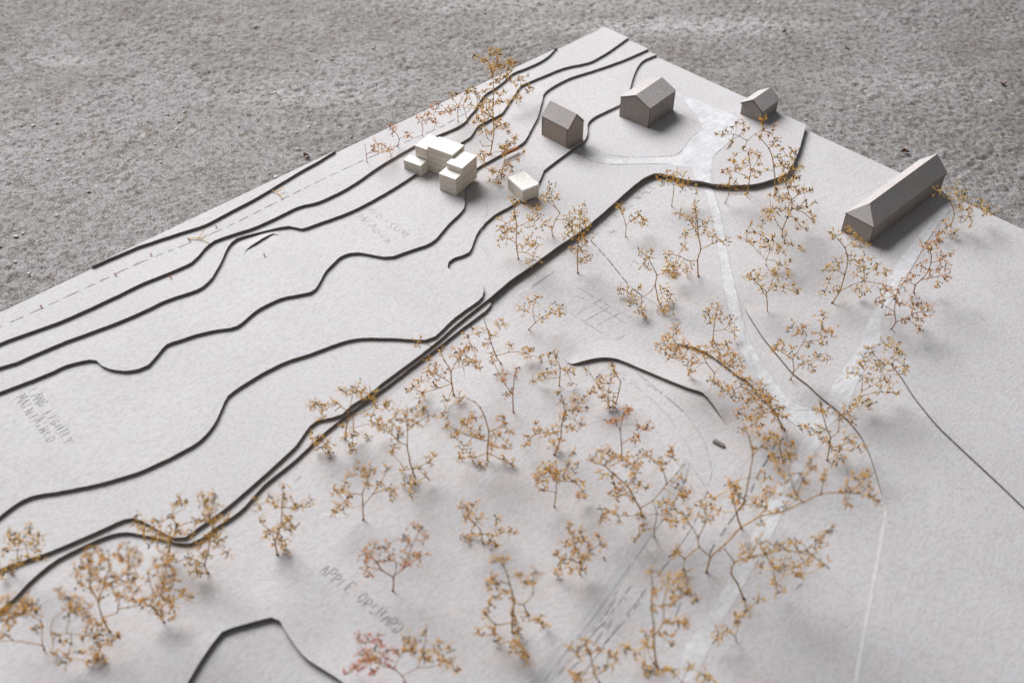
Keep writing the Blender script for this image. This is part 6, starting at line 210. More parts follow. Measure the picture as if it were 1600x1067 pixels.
 ('o','rounded bushy sprig with reddish dark joints, left of the pencil arrow in the foreground',[(30.3,248.9,0),(30.9,248.3,8.2),(32.7,248.9,14.6),(33.8,248.9,19.4)],[[(30.2,247.8,7.6),(25.9,248.9,12),(21.7,249,10.7)],[(31.5,248.9,11),(27.3,246.6,23.9),(25.4,244.2,35.4)],[(33.3,248.9,17),(37.7,248.3,23.2),(39.7,247.8,24)],[(27.6,248.9,20.6),(23,246.2,29.2)]],[(18.5,244.7,21.3,2.1),(21.4,245.7,15.6,2.5),(21.1,248.1,5.8,2.2),(24.7,244.7,18.4,2.8),(25.8,245.7,9.6,2.5),(29.4,248.2,10.7,3.2),(30.9,247.2,6.1,2.2),(28,245.6,21.8,3.2),(23.4,250.7,22.6,2.8),(25.5,246.6,34.2,3.1),(29.4,250.9,28.2,2.8),(31,250.4,23.2,2.8),(27.1,245.6,28.8,2.8),(33.5,246.2,22.1,2.8),(37.5,246.9,25.9,2.4),(33.1,250.8,9.4,2.5),(24.1,248,36.9,1.7),(36.6,247.8,30.3,1.4),(19.5,247.7,1.5,1.8)]),
]
DEBRIS=[('bud',(-213.5,461.1,10.8)),('bud',(-229.1,442.8,10.8)),('bud',(-262.6,415.1,10.8)),('bud',(-147.8,465,7.2)),('bud',(-180.8,488.5,10.8)),('bud',(-194.7,475.8,10.8)),('bud',(-197.7,442.7,9)),('bud',(53.4,281.7,0)),('bud',(41.3,257.2,0)),('bud',(-86.4,215.3,0))]
SPOT=dict(leaf1=(380.6,696.1,-8),leaf2=(278,601,-8),leaf3=(-144.8,596.2,-8),leaf4=(228.4,782.3,-8),leaf5=(274.1,754.3,-8),stain1=(108.3,793.9,-8),off=(103.3,324.4,0),off2=(102.3,325.8,0),pod0=(-7.3,570.5,7.2),pod1=(4.8,580.7,7.2),tw1a=(-194.8,476.4,10.8),tw1b=(-188.2,476.4,10.8),tw1c=(-182,472.7,10.8),tw1d=(-186.6,482.7,10.8),tw2a=(-155.5,526.9,10.8),tw2b=(-149.2,523.4,10.8),tw2c=(-145.4,517.8,10.8),tw2d=(-145.7,526.9,10.8),shard0=(46.2,257.9,0),shard1=(50.5,249.8,0))
HIP=7.08
T = 1.8          # thickness of one card, mm
RNG = random.Random(7)
# ------------------------------------------------------------ helpers
def V3(p): return Vector(p) * MM
def mat(name):
    m = bpy.data.materials.new(name); m.use_nodes = True
    nt = m.node_tree; b = nt.nodes['Principled BSDF']; b.inputs['Roughness'].default_value = 0.85
    b.inputs['Specular IOR Level'].default_value = 0.25
    return m, nt, b
def node(nt, typ, **kw):
    n = nt.nodes.new(typ)
    for k, v in kw.items():
        if k in n.inputs: n.inputs[k].default_value = v
        else: setattr(n, k, v)
    return n
def ramp(nt, fac, stops):
    r = nt.nodes.new('ShaderNodeValToRGB'); el = r.color_ramp.elements
    while len(el) < len(stops): el.new(0.5)
    for e, (p, c) in zip(el, stops): e.position = p; e.color = (*c, 1) if len(c) == 3 else c
    nt.links.new(fac, r.inputs[0]); return r
def coords(nt, scale, rot=0.0):
    tc = nt.nodes.new('ShaderNodeTexCoord'); mp = nt.nodes.new('ShaderNodeMapping')
    if rot:
        mp.vector_type = 'TEXTURE'; mp.inputs['Scale'].default_value = tuple(1 / k for k in scale); mp.inputs['Rotation'].default_value = (0, 0, -rot)
    else: mp.inputs['Scale'].default_value = scale
    nt.links.new(tc.outputs['Object'], mp.inputs['Vector']); return mp.outputs[0]
def noise(nt, vec, scale, detail=3, rough=0.55):
    n = nt.nodes.new('ShaderNodeTexNoise'); n.inputs['Scale'].default_value = scale
    n.inputs['Detail'].default_value = detail; n.inputs['Roughness'].default_value = rough
    nt.links.new(vec, n.inputs['Vector']); return n.outputs['Fac']
def mixc(nt, fac, a, b, mode='MIX'):
    m = nt.nodes.new('ShaderNodeMix'); m.data_type = 'RGBA'; m.blend_type = mode
    for s, v in ((0, fac), (6, a), (7, b)):
        if hasattr(v, 'is_linked'): nt.links.new(v, m.inputs[s])
        else: m.inputs[s].default_value = v if s == 0 else (*v, 1)
    return m.outputs[2]
def bump(nt, b, h, strength, dist):
    n = nt.nodes.new('ShaderNodeBump'); n.inputs['Strength'].default_value = strength; n.inputs['Distance'].default_value = dist
    nt.links.new(h, n.inputs['Height']); nt.links.new(n.outputs[0], b.inputs['Normal']); return n
def math_n(nt, op, a, b):
    n = nt.nodes.new('ShaderNodeMath'); n.operation = op
    for i, v in enumerate((a, b)):
        if hasattr(v, 'is_linked'): nt.links.new(v, n.inputs[i])
        else: n.inputs[i].default_value = v
    return n.outputs[0]
ROT = -math.atan2(U[1], U[0])
def card_material(name, col, var=0.06, bstr=0.48, white=False):
    m, nt, b = mat(name)
    fib = noise(nt, coords(nt, (420, 1050, 700), ROT), 1.0, 4, 0.68)          # felt grain running along the sheet
    fine = noise(nt, coords(nt, (1, 1, 1)), 2600, 2, 0.6)
    big = noise(nt, coords(nt, (1, 1, 1)), 22, 4, 0.55)
    tint = noise(nt, coords(nt, (1, 1.3, 1)), 95, 3, 0.5)
    c = ramp(nt, tint, [(0.3, tuple(x * f for x, f in zip(col, (1 + var * .3, 1 - var * .4, 1 - var * .3)))), (0.7, tuple(x * f for x, f in zip(col, (1 - var * .3, 1 + var * .1, 1 + var * .5))))]).outputs[0]
    c = mixc(nt, ramp(nt, big, [(0.35, (0, 0, 0)), (0.7, (1, 1, 1))]).outputs[0], c, mixc(nt, 1.0, c, (1 - var, 1 - var, 1 - var), 'MULTIPLY'))
    c = mixc(nt, ramp(nt, fib, [(0.38, (1, 1, 1)), (0.56, (0, 0, 0))]).outputs[0], c, mixc(nt, 1.0, c, (0.84, 0.835, 0.83), 'MULTIPLY'))
    spk = noise(nt, coords(nt, (1, 1, 1)), 700, 1, 0.5)
    c = mixc(nt, ramp(nt, spk, [(0.775, (0, 0, 0)), (0.80, (0.6, 0.6, 0.6))]).outputs[0], c, (0.16, 0.14, 0.13))
    nt.links.new(c, b.inputs['Base Color'])
    hgt = math_n(nt, 'ADD', math_n(nt, 'MULTIPLY', fib, 1.0), math_n(nt, 'MULTIPLY', fine, 0.35))
    hgt = math_n(nt, 'ADD', hgt, math_n(nt, 'MULTIPLY', big, 3.0))
    bump(nt, b, hgt, bstr, 0.00040)
    b.inputs['Roughness'].default_value = 0.95; b.inputs['Specular IOR Level'].default_value = 0.15
    return m
M = {}
M['card'] = card_material('grey_card', (0.505, 0.495, 0.50))
M['house'] = card_material('house_card', (0.345, 0.315, 0.287), 0.12, 0.8)
M['roof'] = card_material('roof_card', (0.46, 0.44, 0.425), 0.12, 0.9)
M['house_brown'] = card_material('brown_house_card', (0.37, 0.315, 0.275), 0.10, 0.7)
M['white'] = card_material('white_card', (0.86, 0.84, 0.80), 0.03, 0.15)
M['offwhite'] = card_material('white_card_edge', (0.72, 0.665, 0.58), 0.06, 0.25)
def simple(name, col, col2, scale, rough=0.85, bs=0.3):
    m, nt, b = mat(name)
    n = noise(nt, coords(nt, (1, 1, 1)), scale, 3, 0.6)
    nt.links.new(ramp(nt, n, [(0.35, col), (0.65, col2)]).outputs[0], b.inputs['Base Color'])
    b.inputs['Roughness'].default_value = rough
    bump(nt, b, n, bs, 0.0002); return m
M['edge'] = simple('cut_edge', (0.13, 0.11, 0.098), (0.24, 0.215, 0.20), 900)
def husk(name, col, col2):
    m, nt, b = mat(name)          # thin dry bracts: part of the light comes through them
    n = noise(nt, coords(nt, (1, 1, 1)), 330, 3, 0.6)
    c = ramp(nt, n, [(0.36, col2), (0.62, col)]).outputs[0]
    nt.links.new(c, b.inputs['Base Color']); tr = nt.nodes.new('ShaderNodeBsdfTranslucent'); nt.links.new(c, tr.inputs[0])
    mx = nt.nodes.new('ShaderNodeMixShader'); mx.inputs[0].default_value = 0.5
    nt.links.new(b.outputs[0], mx.inputs[1]); nt.links.new(tr.outputs[0], mx.inputs[2])
    nt.links.new(mx.outputs[0], nt.nodes['Material Output'].inputs['Surface']); return m
M['husk_t'] = husk('tan_husk', (0.94, 0.75, 0.30), (0.76, 0.50, 0.13))
M['husk_o'] = husk('golden_husk', (0.94, 0.69, 0.21), (0.76, 0.44, 0.08))
M['husk_r'] = husk('red_husk', (0.92, 0.62, 0.28), (0.76, 0.34, 0.11))
M['husk_R'] = husk('scarlet_husk', (0.85, 0.34, 0.13), (0.74, 0.11, 0.05))
M['stem'] = simple('brown_stem', (0.58, 0.36, 0.13), (0.34, 0.20, 0.075), 300)
M['stem_r'] = simple('reddish_stem', (0.42, 0.16, 0.08), (0.24, 0.10, 0.05), 300)
M['twig'] = simple('tan_twig', (0.76, 0.54, 0.20), (0.54, 0.34, 0.10), 300)
M['bud'] = simple('dark_bud', (0.035, 0.02, 0.018), (0.085, 0.045, 0.03), 500)
M['graphite'] = simple('graphite', (0.29, 0.29, 0.30), (0.43, 0.42, 0.425), 1200, 0.6)
M['graphite_dark'] = simple('graphite_dash', (0.19, 0.19, 0.21), (0.31, 0.31, 0.32), 700, 0.6)
M['graphite_pale'] = simple('pale_graphite', (0.28, 0.28, 0.29), (0.44, 0.43, 0.435), 1300, 0.6)
M['scuff_lit'] = simple('scuff_lit_edge_tone', (0.51, 0.50, 0.50), (0.575, 0.565, 0.565), 300)  # pale scuffs; the same tone paints lit card edges as strips
M['chip'] = simple('pale_chip', (0.36, 0.34, 0.31), (0.62, 0.60, 0.57), 160)
M['leaf'] = simple('dry_leaf', (0.16, 0.07, 0.025), (0.07, 0.035, 0.018), 240)
def road_material(k=1.0):
    m, nt, b = mat('white_wash')
    v = coords(nt, (500, 1500, 900), ROT)
    fib = noise(nt, v, 1.0, 4, 0.62); blot = noise(nt, coords(nt, (1, 1, 1)), 110, 4, 0.6)
    c = ramp(nt, blot, [(0.3, (0.55, 0.555, 0.58)), (0.62, (0.62, 0.63, 0.66))]).outputs[0]
    c = mixc(nt, ramp(nt, fib, [(0.36, (0.9, 0.9, 0.9)), (0.54, (0, 0, 0))]).outputs[0], c, (0.50, 0.49, 0.50))
    nt.links.new(c, b.inputs['Base Color']); bump(nt, b, fib, 0.5, 0.0002); b.inputs['Roughness'].default_value = 0.9
    # thin brushed wash: the card shows through between the strokes
    st = noise(nt, coords(nt, (110, 420, 300), ROT), 1.0, 4, 0.65)
    a = ramp(nt, math_n(nt, 'ADD', math_n(nt, 'MULTIPLY', st, 0.6), math_n(nt, 'MULTIPLY', blot, 0.4)), [(0.36, (0.74, 0.74, 0.74)), (0.60, (0.97, 0.97, 0.97))]).outputs[0]
    tp = nt.nodes.new('ShaderNodeBsdfTransparent'); mx = nt.nodes.new('ShaderNodeMixShader')
    nt.links.new(math_n(nt, 'MULTIPLY', a, k), mx.inputs[0]); nt.links.new(tp.outputs[0], mx.inputs[1]); nt.links.new(b.outputs[0], mx.inputs[2])
    nt.links.new(mx.outputs[0], nt.nodes['Material Output'].inputs['Surface'])
    return m
M['road'] = road_material(); M['faint_wash'] = road_material(0.45)
def concrete_material():
    m, nt, b = mat('rough_concrete')
    o = coords(nt, (1, 1, 1))
    big = noise(nt, o, 5.5, 5, 0.6); mid = noise(nt, coords(nt, (1, 1.4, 1)), 36, 5, 0.65); fine = noise(nt, o, 260, 5, 0.75); grit = noise(nt, o, 850, 3, 0.75)
    c = ramp(nt, mid, [(0.3, (0.205, 0.188, 0.177)), (0.55, (0.272, 0.259, 0.257)), (0.75, (0.345, 0.336, 0.343))]).outputs[0]
    c = mixc(nt, ramp(nt, big, [(0.42, (0, 0, 0)), (0.60, (0.7, 0.7, 0.7))]).outputs[0], c, (0.33, 0.324, 0.338))
    c = mixc(nt, ramp(nt, fine, [(0.38, (0.85, 0.85, 0.85)), (0.50, (0, 0, 0))]).outputs[0], c, (0.085, 0.068, 0.05))
    c = mixc(nt, ramp(nt, grit, [(0.38, (0.75, 0.75, 0.75)), (0.49, (0, 0, 0))]).outputs[0], c, (0.085, 0.072, 0.06))
    c = mixc(nt, ramp(nt, grit, [(0.56, (0, 0, 0)), (0.66, (0.6, 0.6, 0.6))]).outputs[0], c, (0.48, 0.465, 0.46))
    c = mixc(nt, ramp(nt, fine, [(0.58, (0, 0, 0)), (0.70, (0.5, 0.5, 0.5))]).outputs[0], c, (0.40, 0.39, 0.385))
    br = noise(nt, coords(nt, (1, 1.2, 1)), 130, 5, 0.75)
    c = mixc(nt, ramp(nt, br, [(0.55, (0, 0, 0)), (0.68, (0.85, 0.85, 0.85))]).outputs[0], c, (0.105, 0.078, 0.048))
    vo = nt.nodes.new('ShaderNodeTexVoronoi'); vo.inputs['Scale'].default_value = 120; nt.links.new(o, vo.inputs['Vector'])
    sel = nt.nodes.new('ShaderNodeSeparateColor'); nt.links.new(vo.outputs['Color'], sel.inputs[0])
    pick = math_n(nt, 'GREATER_THAN', sel.outputs[0], 0.86); near = math_n(nt, 'LESS_THAN', vo.outputs['Distance'], math_n(nt, 'MULTIPLY', sel.outputs[1], 0.28))
    c = mixc(nt, math_n(nt, 'MULTIPLY', math_n(nt, 'MULTIPLY', pick, near), 0.7), c, mixc(nt, sel.outputs[2], (0.46, 0.44, 0.41), (0.16, 0.115, 0.07)))
    # chalky efflorescence smears, each where it lies on the slab
    for (sx, sy, rx, ry, k) in ((SPOT['stain1'][0] * MM, SPOT['stain1'][1] * MM, 0.17, 0.022, 0.75), (0.19, 0.80, 0.10, 0.03, 0.6), (-0.36, 0.735, 0.05, 0.012, 0.6), (0.02, 0.86, 0.26, 0.06, 0.55), (-0.42, 0.60, 0.10, 0.03, 0.4), (-0.15, 0.68, 0.12, 0.03, 0.35), (0.30, 0.70, 0.10, 0.035, 0.4)):
        tc = nt.nodes.new('ShaderNodeTexCoord'); mp = nt.nodes.new('ShaderNodeMapping'); mp.vector_type = 'POINT'
        mp.inputs['Location'].default_value = (-sx / rx, -sy / ry, 0); mp.inputs['Scale'].default_value = (1 / rx, 1 / ry, 0)
        nt.links.new(tc.outputs['Object'], mp.inputs['Vector'])
        ln = nt.nodes.new('ShaderNodeVectorMath'); ln.operation = 'LENGTH'; nt.links.new(mp.outputs[0], ln.inputs[0])
        d = math_n(nt, 'ADD', ln.outputs['Value'], math_n(nt, 'MULTIPLY', mid, 1.6))
        f = ramp(nt, math_n(nt, 'MULTIPLY', d, 0.5), [(0.45, (k, k, k)), (0.85, (0, 0, 0))]).outputs[0]
        f = mixc(nt, ramp(nt, fine, [(0.40, (0, 0, 0)), (0.56, (1, 1, 1))]).outputs[0], (0, 0, 0), f)
        c = mixc(nt, f, c, (0.46, 0.455, 0.46))
    nt.links.new(c, b.inputs['Base Color'])
    bump(nt, b, math_n(nt, 'ADD', fine, math_n(nt, 'MULTIPLY', grit, 0.8)), 1.0, 0.0011)
    b.inputs['Roughness'].default_value = 0.8
    return m
M['concrete'] = concrete_material()

def link(name, mesh, parent=None, kind=None, mats=()):
    o = bpy.data.objects.new(name, mesh); COL.objects.link(o)
    for m in mats: mesh.materials.append(m)
    if parent: o.parent = parent
    if kind: o['kind'] = kind
    return o
def obj(name, verts, faces, mats, parent=None, kind=None, idx=None, smooth=False):
    me = bpy.data.meshes.new(name); me.from_pydata([tuple(v) for v in verts], [], faces)
    o = link(name, me, parent, kind, mats)
    if idx is not None: me.polygons.foreach_set('material_index', idx)
    if smooth: me.polygons.foreach_set('use_smooth', [True] * len(me.polygons))
    me.update(); return o
def from_bm(name, bm, mats, parent=None, kind=None):
    me = bpy.data.meshes.new(name); bm.to_mesh(me); bm.free(); return link(name, me, parent, kind, mats)
def thing(name, label, cat, loc=(0, 0, 0), group=None):
    o = bpy.data.objects.new(name, None); COL.objects.link(o); o.location = loc; o.empty_display_size = 0.01
    o['label'] = label; o['category'] = cat
    if group: o['group'] = group
    return o
def tag(o, label, cat, group=None):
    o['label'] = label; o['category'] = cat
    if group: o['group'] = group
    return o
# ------------------------------------------------------------ ground: the rough concrete slab
def vnoise(x, y, seed):
    r = np.random.RandomState(seed); n = 256; lat = r.rand(n, n)
    xi = np.floor(x).astype(int); yi = np.floor(y).astype(int); fx = x - xi; fy = y - yi
    fx = fx * fx * (3 - 2 * fx); fy = fy * fy * (3 - 2 * fy)
    g = lambda a, b: lat[a % n, b % n]
    return (g(xi, yi) * (1 - fx) + g(xi + 1, yi) * fx) * (1 - fy) + (g(xi, yi + 1) * (1 - fx) + g(xi + 1, yi + 1) * fx) * fy
def build_ground():
    xs = np.r_[np.linspace(-4, -0.62, 14)[:-1], np.linspace(-0.62, 0.62, 880), np.linspace(0.62, 4, 14)[1:]]
    ys = np.r_[np.linspace(-2, 0.38, 10)[:-1], np.linspace(0.38, 1.0, 400), np.linspace(1.0, 5, 14)[1:]]
    X, Y = np.meshgrid(xs, ys)
    h = np.zeros_like(X)
    for s, a, sd in ((25, .8, 1), (70, .7, 2), (160, .6, 3), (340, 1.0, 4), (620, 1.2, 5)): h += (vnoise(X * s, Y * s * 1.15, sd) - .5) * a * (1 if s < 100 else .35 + 1.3 * vnoise(X * 14 + 3, Y * 17, 31))
    pit = np.clip(vnoise(X * 210 + 9, Y * 230, 11) - .66, 0, 1) * np.clip(vnoise(X * 26, Y * 26 + 5, 12) - .35, 0, 1)
    h -= pit * 11
    Zz = (-8.9 + h * .85 - .3) * MM
    nx, ny = len(xs), len(ys)
    co = np.stack([X, Y, np.minimum(Zz, -8.05 * MM)], -1).reshape(-1, 3)
    i = np.arange(nx * ny).reshape(ny, nx)
    q = np.stack([i[:-1, :-1], i[:-1, 1:], i[1:, 1:], i[1:, :-1]], -1).reshape(-1)
    me = bpy.data.meshes.new('ground'); me.vertices.add(nx * ny); me.vertices.foreach_set('co', co.ravel())
    nf = (nx - 1) * (ny - 1); me.loops.add(nf * 4); me.polygons.add(nf)
    me.loops.foreach_set('vertex_index', q.astype(np.int32)); me.polygons.foreach_set('loop_start', np.arange(nf, dtype=np.int32) * 4)
    me.polygons.foreach_set('loop_total', np.full(nf, 4, np.int32)); me.polygons.foreach_set('use_smooth', np.ones(nf, bool))
    me.update(); me.validate()
    return link('ground', me, None, 'structure', [M['concrete']])
build_ground()
def inside_board(x, y):     # mm
    dx, dy = x - CORNER[0], y - CORNER[1]
    return (dx * U[0] + dy * U[1]) > -6 and (dx * V[0] + dy * V[1]) > -6
def build_chips():
    vs, fs = [], []
    r = random.Random(21)
    n = 0
    while n < 1500:
        x, y = r.uniform(-560, 560), r.uniform(400, 980)
        if inside_board(x, y): continue
        n += 1
        s = r.choice((.5, .5, .6, .7, .9, 1.2, 1.7)) * r.uniform(.7, 1.2); k = r.randint(4, 6); a0 = r.random() * 6.28; ar = r.uniform(.5, 1)
        z = -8.85 + r.uniform(0, .35); c = len(vs)
        tilt = r.uniform(-.25, .25)
        for j in range(k):
            a = a0 + 6.283 * j / k; rr = s * r.uniform(.7, 1.1)
            dx, dy = math.cos(a) * rr, math.sin(a) * rr * ar
            vs.append(V3((x + dx, y + dy, z - .5))); 
        for j in range(k):
            p = vs[c + j]; vs.append((x * MM + (p[0] - x * MM) * .7, y * MM + (p[1] - y * MM) * .7, p[2] + (.5 + .16 * s + tilt * (p[0] / MM - x)) * MM))
        fs.append(tuple(c + k + j for j in range(k)))
        for j in range(k): fs.append((c + j, c + (j + 1) % k, c + k + (j + 1) % k, c + k + j))
    return obj('gravel_chips', vs, fs, [M['chip']], None, 'stuff')
build_chips()
# ------------------------------------------------------------ the card site model
site = thing('site_model', 'large grey card site model with stepped contour layers and white roads lying on concrete', 'model', (0, 0, -8 * MM))
site_z = 8.0
def sv(x, y, z): return (x * MM, y * MM, (z + site_z) * MM)      # site-local coordinates
def prism(name, poly, z0, z1, mats, label=None):
    bm = bmesh.new()
    a = sum(poly[i][0] * poly[(i + 1) % len(poly)][1] - poly[(i + 1) % len(poly)][0] * poly[i][1] for i in range(len(poly)))
    if a < 0: poly = poly[::-1]
    n = len(poly)
    top = [bm.verts.new(sv(x, y, z1)) for x, y in poly]; bot = [bm.verts.new(sv(x, y, z0)) for x, y in poly]
    for tri in tessellate_polygon([[Vector((x, y, 0)) for x, y in poly]]):
        a, b, c = tri
        cr = (poly[b][0] - poly[a][0]) * (poly[c][1] - poly[a][1]) - (poly[b][1] - poly[a][1]) * (poly[c][0] - poly[a][0])
        if cr < 0: b, c = c, b
        bm.faces.new((top[a], top[b], top[c])); bm.faces.new((bot[a], bot[c], bot[b]))
    for i in range(n):
        f = bm.faces.new((bot[i], bot[(i + 1) % n], top[(i + 1) % n], top[i])); f.material_index = 1
    o = from_bm(name, bm, mats, site)
    if label: o['label'] = label
    return o
def bpt(u, v): return (CORNER[0] + U[0] * u + V[0] * v, CORNER[1] + U[1] * u + V[1] * v)
prism('base_board', [bpt(0, 0), bpt(900, 0), bpt(900, 760), bpt(0, 760)], -8, 0, [M['card'], M['edge']])
jit = random.Random(3)
for k, poly in LAYERS:
    poly = [(x + jit.uniform(-.09, .09), y + jit.uniform(-.09, .09)) for x, y in poly]
    # every sheet sits on the one below; 0.02 mm glue line keeps their faces apart
    prism('contour_layer', poly, (k - 1) * T + .02, k * T, [M['card'], M['edge']])
# cut and lifted strips of card: small height fading to nothing at the ends
def prep_lip(l):
    lv, h, wd, tp, pts = l
    p = np.array(pts); d = np.gradient(p, axis=0); d /= np.linalg.norm(d, axis=1)[:, None]
    for _ in range(6): d[1:-1] = (d[:-2] + 2 * d[1:-1] + d[2:]) / 4
    d /= np.linalg.norm(d, axis=1)[:, None]
    nrm = np.c_[-d[:, 1], d[:, 0]]
    s = np.r_[0, np.cumsum(np.linalg.norm(np.diff(p, axis=0), axis=1))]
    hh = np.full(len(p), h); fade = 14.0
    sm = lambda t: np.clip(t, 0, 1) ** 2 * (3 - 2 * np.clip(t, 0, 1))
    if tp in (0, 2): hh = hh * sm(s / fade)
    if tp == 0: hh = hh * sm((s[-1] - s) / fade)
    return dict(lv=lv, w=wd, p=p, n=nrm, h=hh)
LP = [prep_lip(l) for l in LIPS]
def prof(t): return np.clip(1 - t, 0, 1) ** 1.5
for L in LP:
    p, nr, hh, w = L['p'], L['n'], L['h'], L['w']; nj = 7; vs, fs, ix = [], [], []
    N = len(p)
    for i in range(N):
        for j in range(nj):
            t = j / (nj - 1); q = p[i] + nr[i] * w * t
            vs.append(sv(q[0], q[1], L['lv'] * T + hh[i] * prof(t) - (.08 if j == nj - 1 else -.02 * (1 - t))))
        vs.append(sv(p[i][0], p[i][1], L['lv'] * T - .3))
    m = nj + 1
    for i in range(N - 1):
        for j in range(nj - 1): fs.append((i * m + j, (i + 1) * m + j, (i + 1) * m + j + 1, i * m + j + 1)); ix.append(0)
        fs.append((i * m + nj, (i + 1) * m + nj, (i + 1) * m, i * m)); ix.append(1)
    o = obj('lifted_card_edge', vs, fs, [M['card'], M['edge']], site, idx=ix)
def H(x, y, lv):
    z = lv * T
    for L in LP:
        if L['lv'] != lv: continue
        d = L['p'] - np.array((x, y)); i = int(np.argmin((d * d).sum(1)))
        s = -(d[i] @ L['n'][i]); a = abs(d[i][0] * L['n'][i][1] - d[i][1] * L['n'][i][0])
        if 0 <= s < L['w'] and a < 3.0: z += L['h'][i] * float(prof(s / L['w']))
    return z
for z, A, B in ROADS:
    n = len(A); m = 11; lv = int(round(z / T)); vs, fs = [], []; rr = random.Random(n)
    for i in range(n):
        ja, jb = rr.uniform(-.25, .25), rr.uniform(-.25, .25)
        for j in range(m):
            t = j / (m - 1); x = A[i][0] * (1 - t) + B[i][0] * t; y = A[i][1] * (1 - t) + B[i][1] * t
            if j == 0: x += ja
            if j == m - 1: x += jb
            vs.append((x, y, H(x, y, lv) + .09 + .012 * ROADS.index((z, A, B))))
    for i in range(n - 1):
        for j in range(m - 1):
            f = (i * m + j, i * m + j + 1, (i + 1) * m + j + 1, (i + 1) * m + j)
            zz = [vs[k][2] for k in f]
            if max(zz) - min(zz) < .55: fs.append(f)
    obj('road', [sv(*v) for v in vs], fs, [M['faint_wash' if ROADS[-1][1] is A else 'road']], site)
# pencil marks, dashes, scuffs and pale strips painting the light on card edges
def ribbon(vs, fs, pts, w, lv, lift, dash=0.0, rr=None, gaps=0.0):
    p = [Vector(q) for q in pts]; s = 0.0
    seg = []
    for a, b in zip(p[:-1], p[1:]):
        l = (b - a).length
        if l < 1e-6: continue
        k = max(1, int(l / 1.6)); 
        for i in range(k): seg.append((a.lerp(b, i / k), a.lerp(b, (i + 1) / k)))
    on = True; left = rr.uniform(3, 7) if dash else 1e9
    for a, b in seg:
        l = (b - a).length; left -= l
        if dash and left < 0: on = not on; left = rr.uniform(4, 8) if on else rr.uniform(1.2, 3)
        if not on or (gaps and rr.random() < gaps): continue
        d = (b - a) / l; n = Vector((-d.y, d.x)) * w * .5 * rr.uniform(.6, 1.25); e = d * .12; c = len(vs)
        for q in (a - e - n, b + e - n, b + e + n, a - e + n):
            vs.append(sv(q.x, q.y, H(q.x, q.y, lv) + lift))
        zz = [v[2] for v in vs[c:]]
        if max(zz) - min(zz) > .4 * MM: del vs[c:]; continue
        fs.append((c, c + 1, c + 2, c + 3))
rr = random.Random(5)
for z, w, kind, pts in PENCIL:
    vs, fs = [], []
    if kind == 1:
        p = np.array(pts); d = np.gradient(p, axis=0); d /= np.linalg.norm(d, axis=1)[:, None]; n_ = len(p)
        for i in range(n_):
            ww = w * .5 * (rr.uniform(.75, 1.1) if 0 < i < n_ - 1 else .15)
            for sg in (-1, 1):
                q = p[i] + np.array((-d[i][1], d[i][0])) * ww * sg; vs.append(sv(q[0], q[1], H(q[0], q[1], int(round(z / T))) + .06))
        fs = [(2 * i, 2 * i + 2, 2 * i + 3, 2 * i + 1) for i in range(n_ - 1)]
        obj('scuff_lit_edge', vs, fs, [M['scuff_lit']], site); continue
    ribbon(vs, fs, pts, w * (1.0 if kind == 0 else 1), int(round(z / T)), .19 if kind != 1 else .10, 1.0 if kind == 2 else 0.0, rr, .22 if kind == 0 else (.0 if kind == 1 else 0))
    if fs: obj(('pencil_line', 'scuff_lit_edge', 'dashed_line')[kind], vs, fs, [M[('graphite_pale', 'scuff_lit', 'graphite_dark')[kind]]], site)
for z, w, strokes in WRITING:
    pale = lambda: M['graphite'] if strokes is WRITING[0][2] else M['graphite_pale']
    vs, fs = [], []
    for st in strokes: ribbon(vs, fs, st, w, int(round(z / T)), .21, 0, rr, .1)
    obj('pencil_lettering', vs, fs, [pale()], site)
# ------------------------------------------------------------ buildings
def frame(h, x, y, z):      # local axes: x along ua, y along ub
    return Vector((h['ua'][0] * x + h['ub'][0] * y, h['ua'][1] * x + h['ub'][1] * y, z)) * MM
def slab(name, h, pts, thick, mats, parent, inward):
    # pts: outer polygon in local mm; thickened inward along its normal
    P = [Vector(p) for p in pts]; n = (P[1] - P[0]).cross(P[2] - P[0]).normalized()
    if n.dot(Vector(inward) - P[0]) < 0: n = -n
    Q = [p + n * thick for p in P]; k = len(P)
    vs = [frame(h, *p) for p in P] + [frame(h, *q) for q in Q]
    fs = [tuple(range(k)), tuple(range(2 * k - 1, k - 1, -1))] + [(i, k + i, k + (i + 1) % k, (i + 1) % k) for i in range(k)]
    bm = bmesh.new(); bv = [bm.verts.new(v) for v in vs]
    for i, f in enumerate(fs):
        bf = bm.faces.new([bv[j] for j in f]); bf.material_index = 0 if i == 0 else 1
    bmesh.ops.recalc_face_normals(bm, faces=bm.faces)
    return from_bm(name, bm, mats, parent)
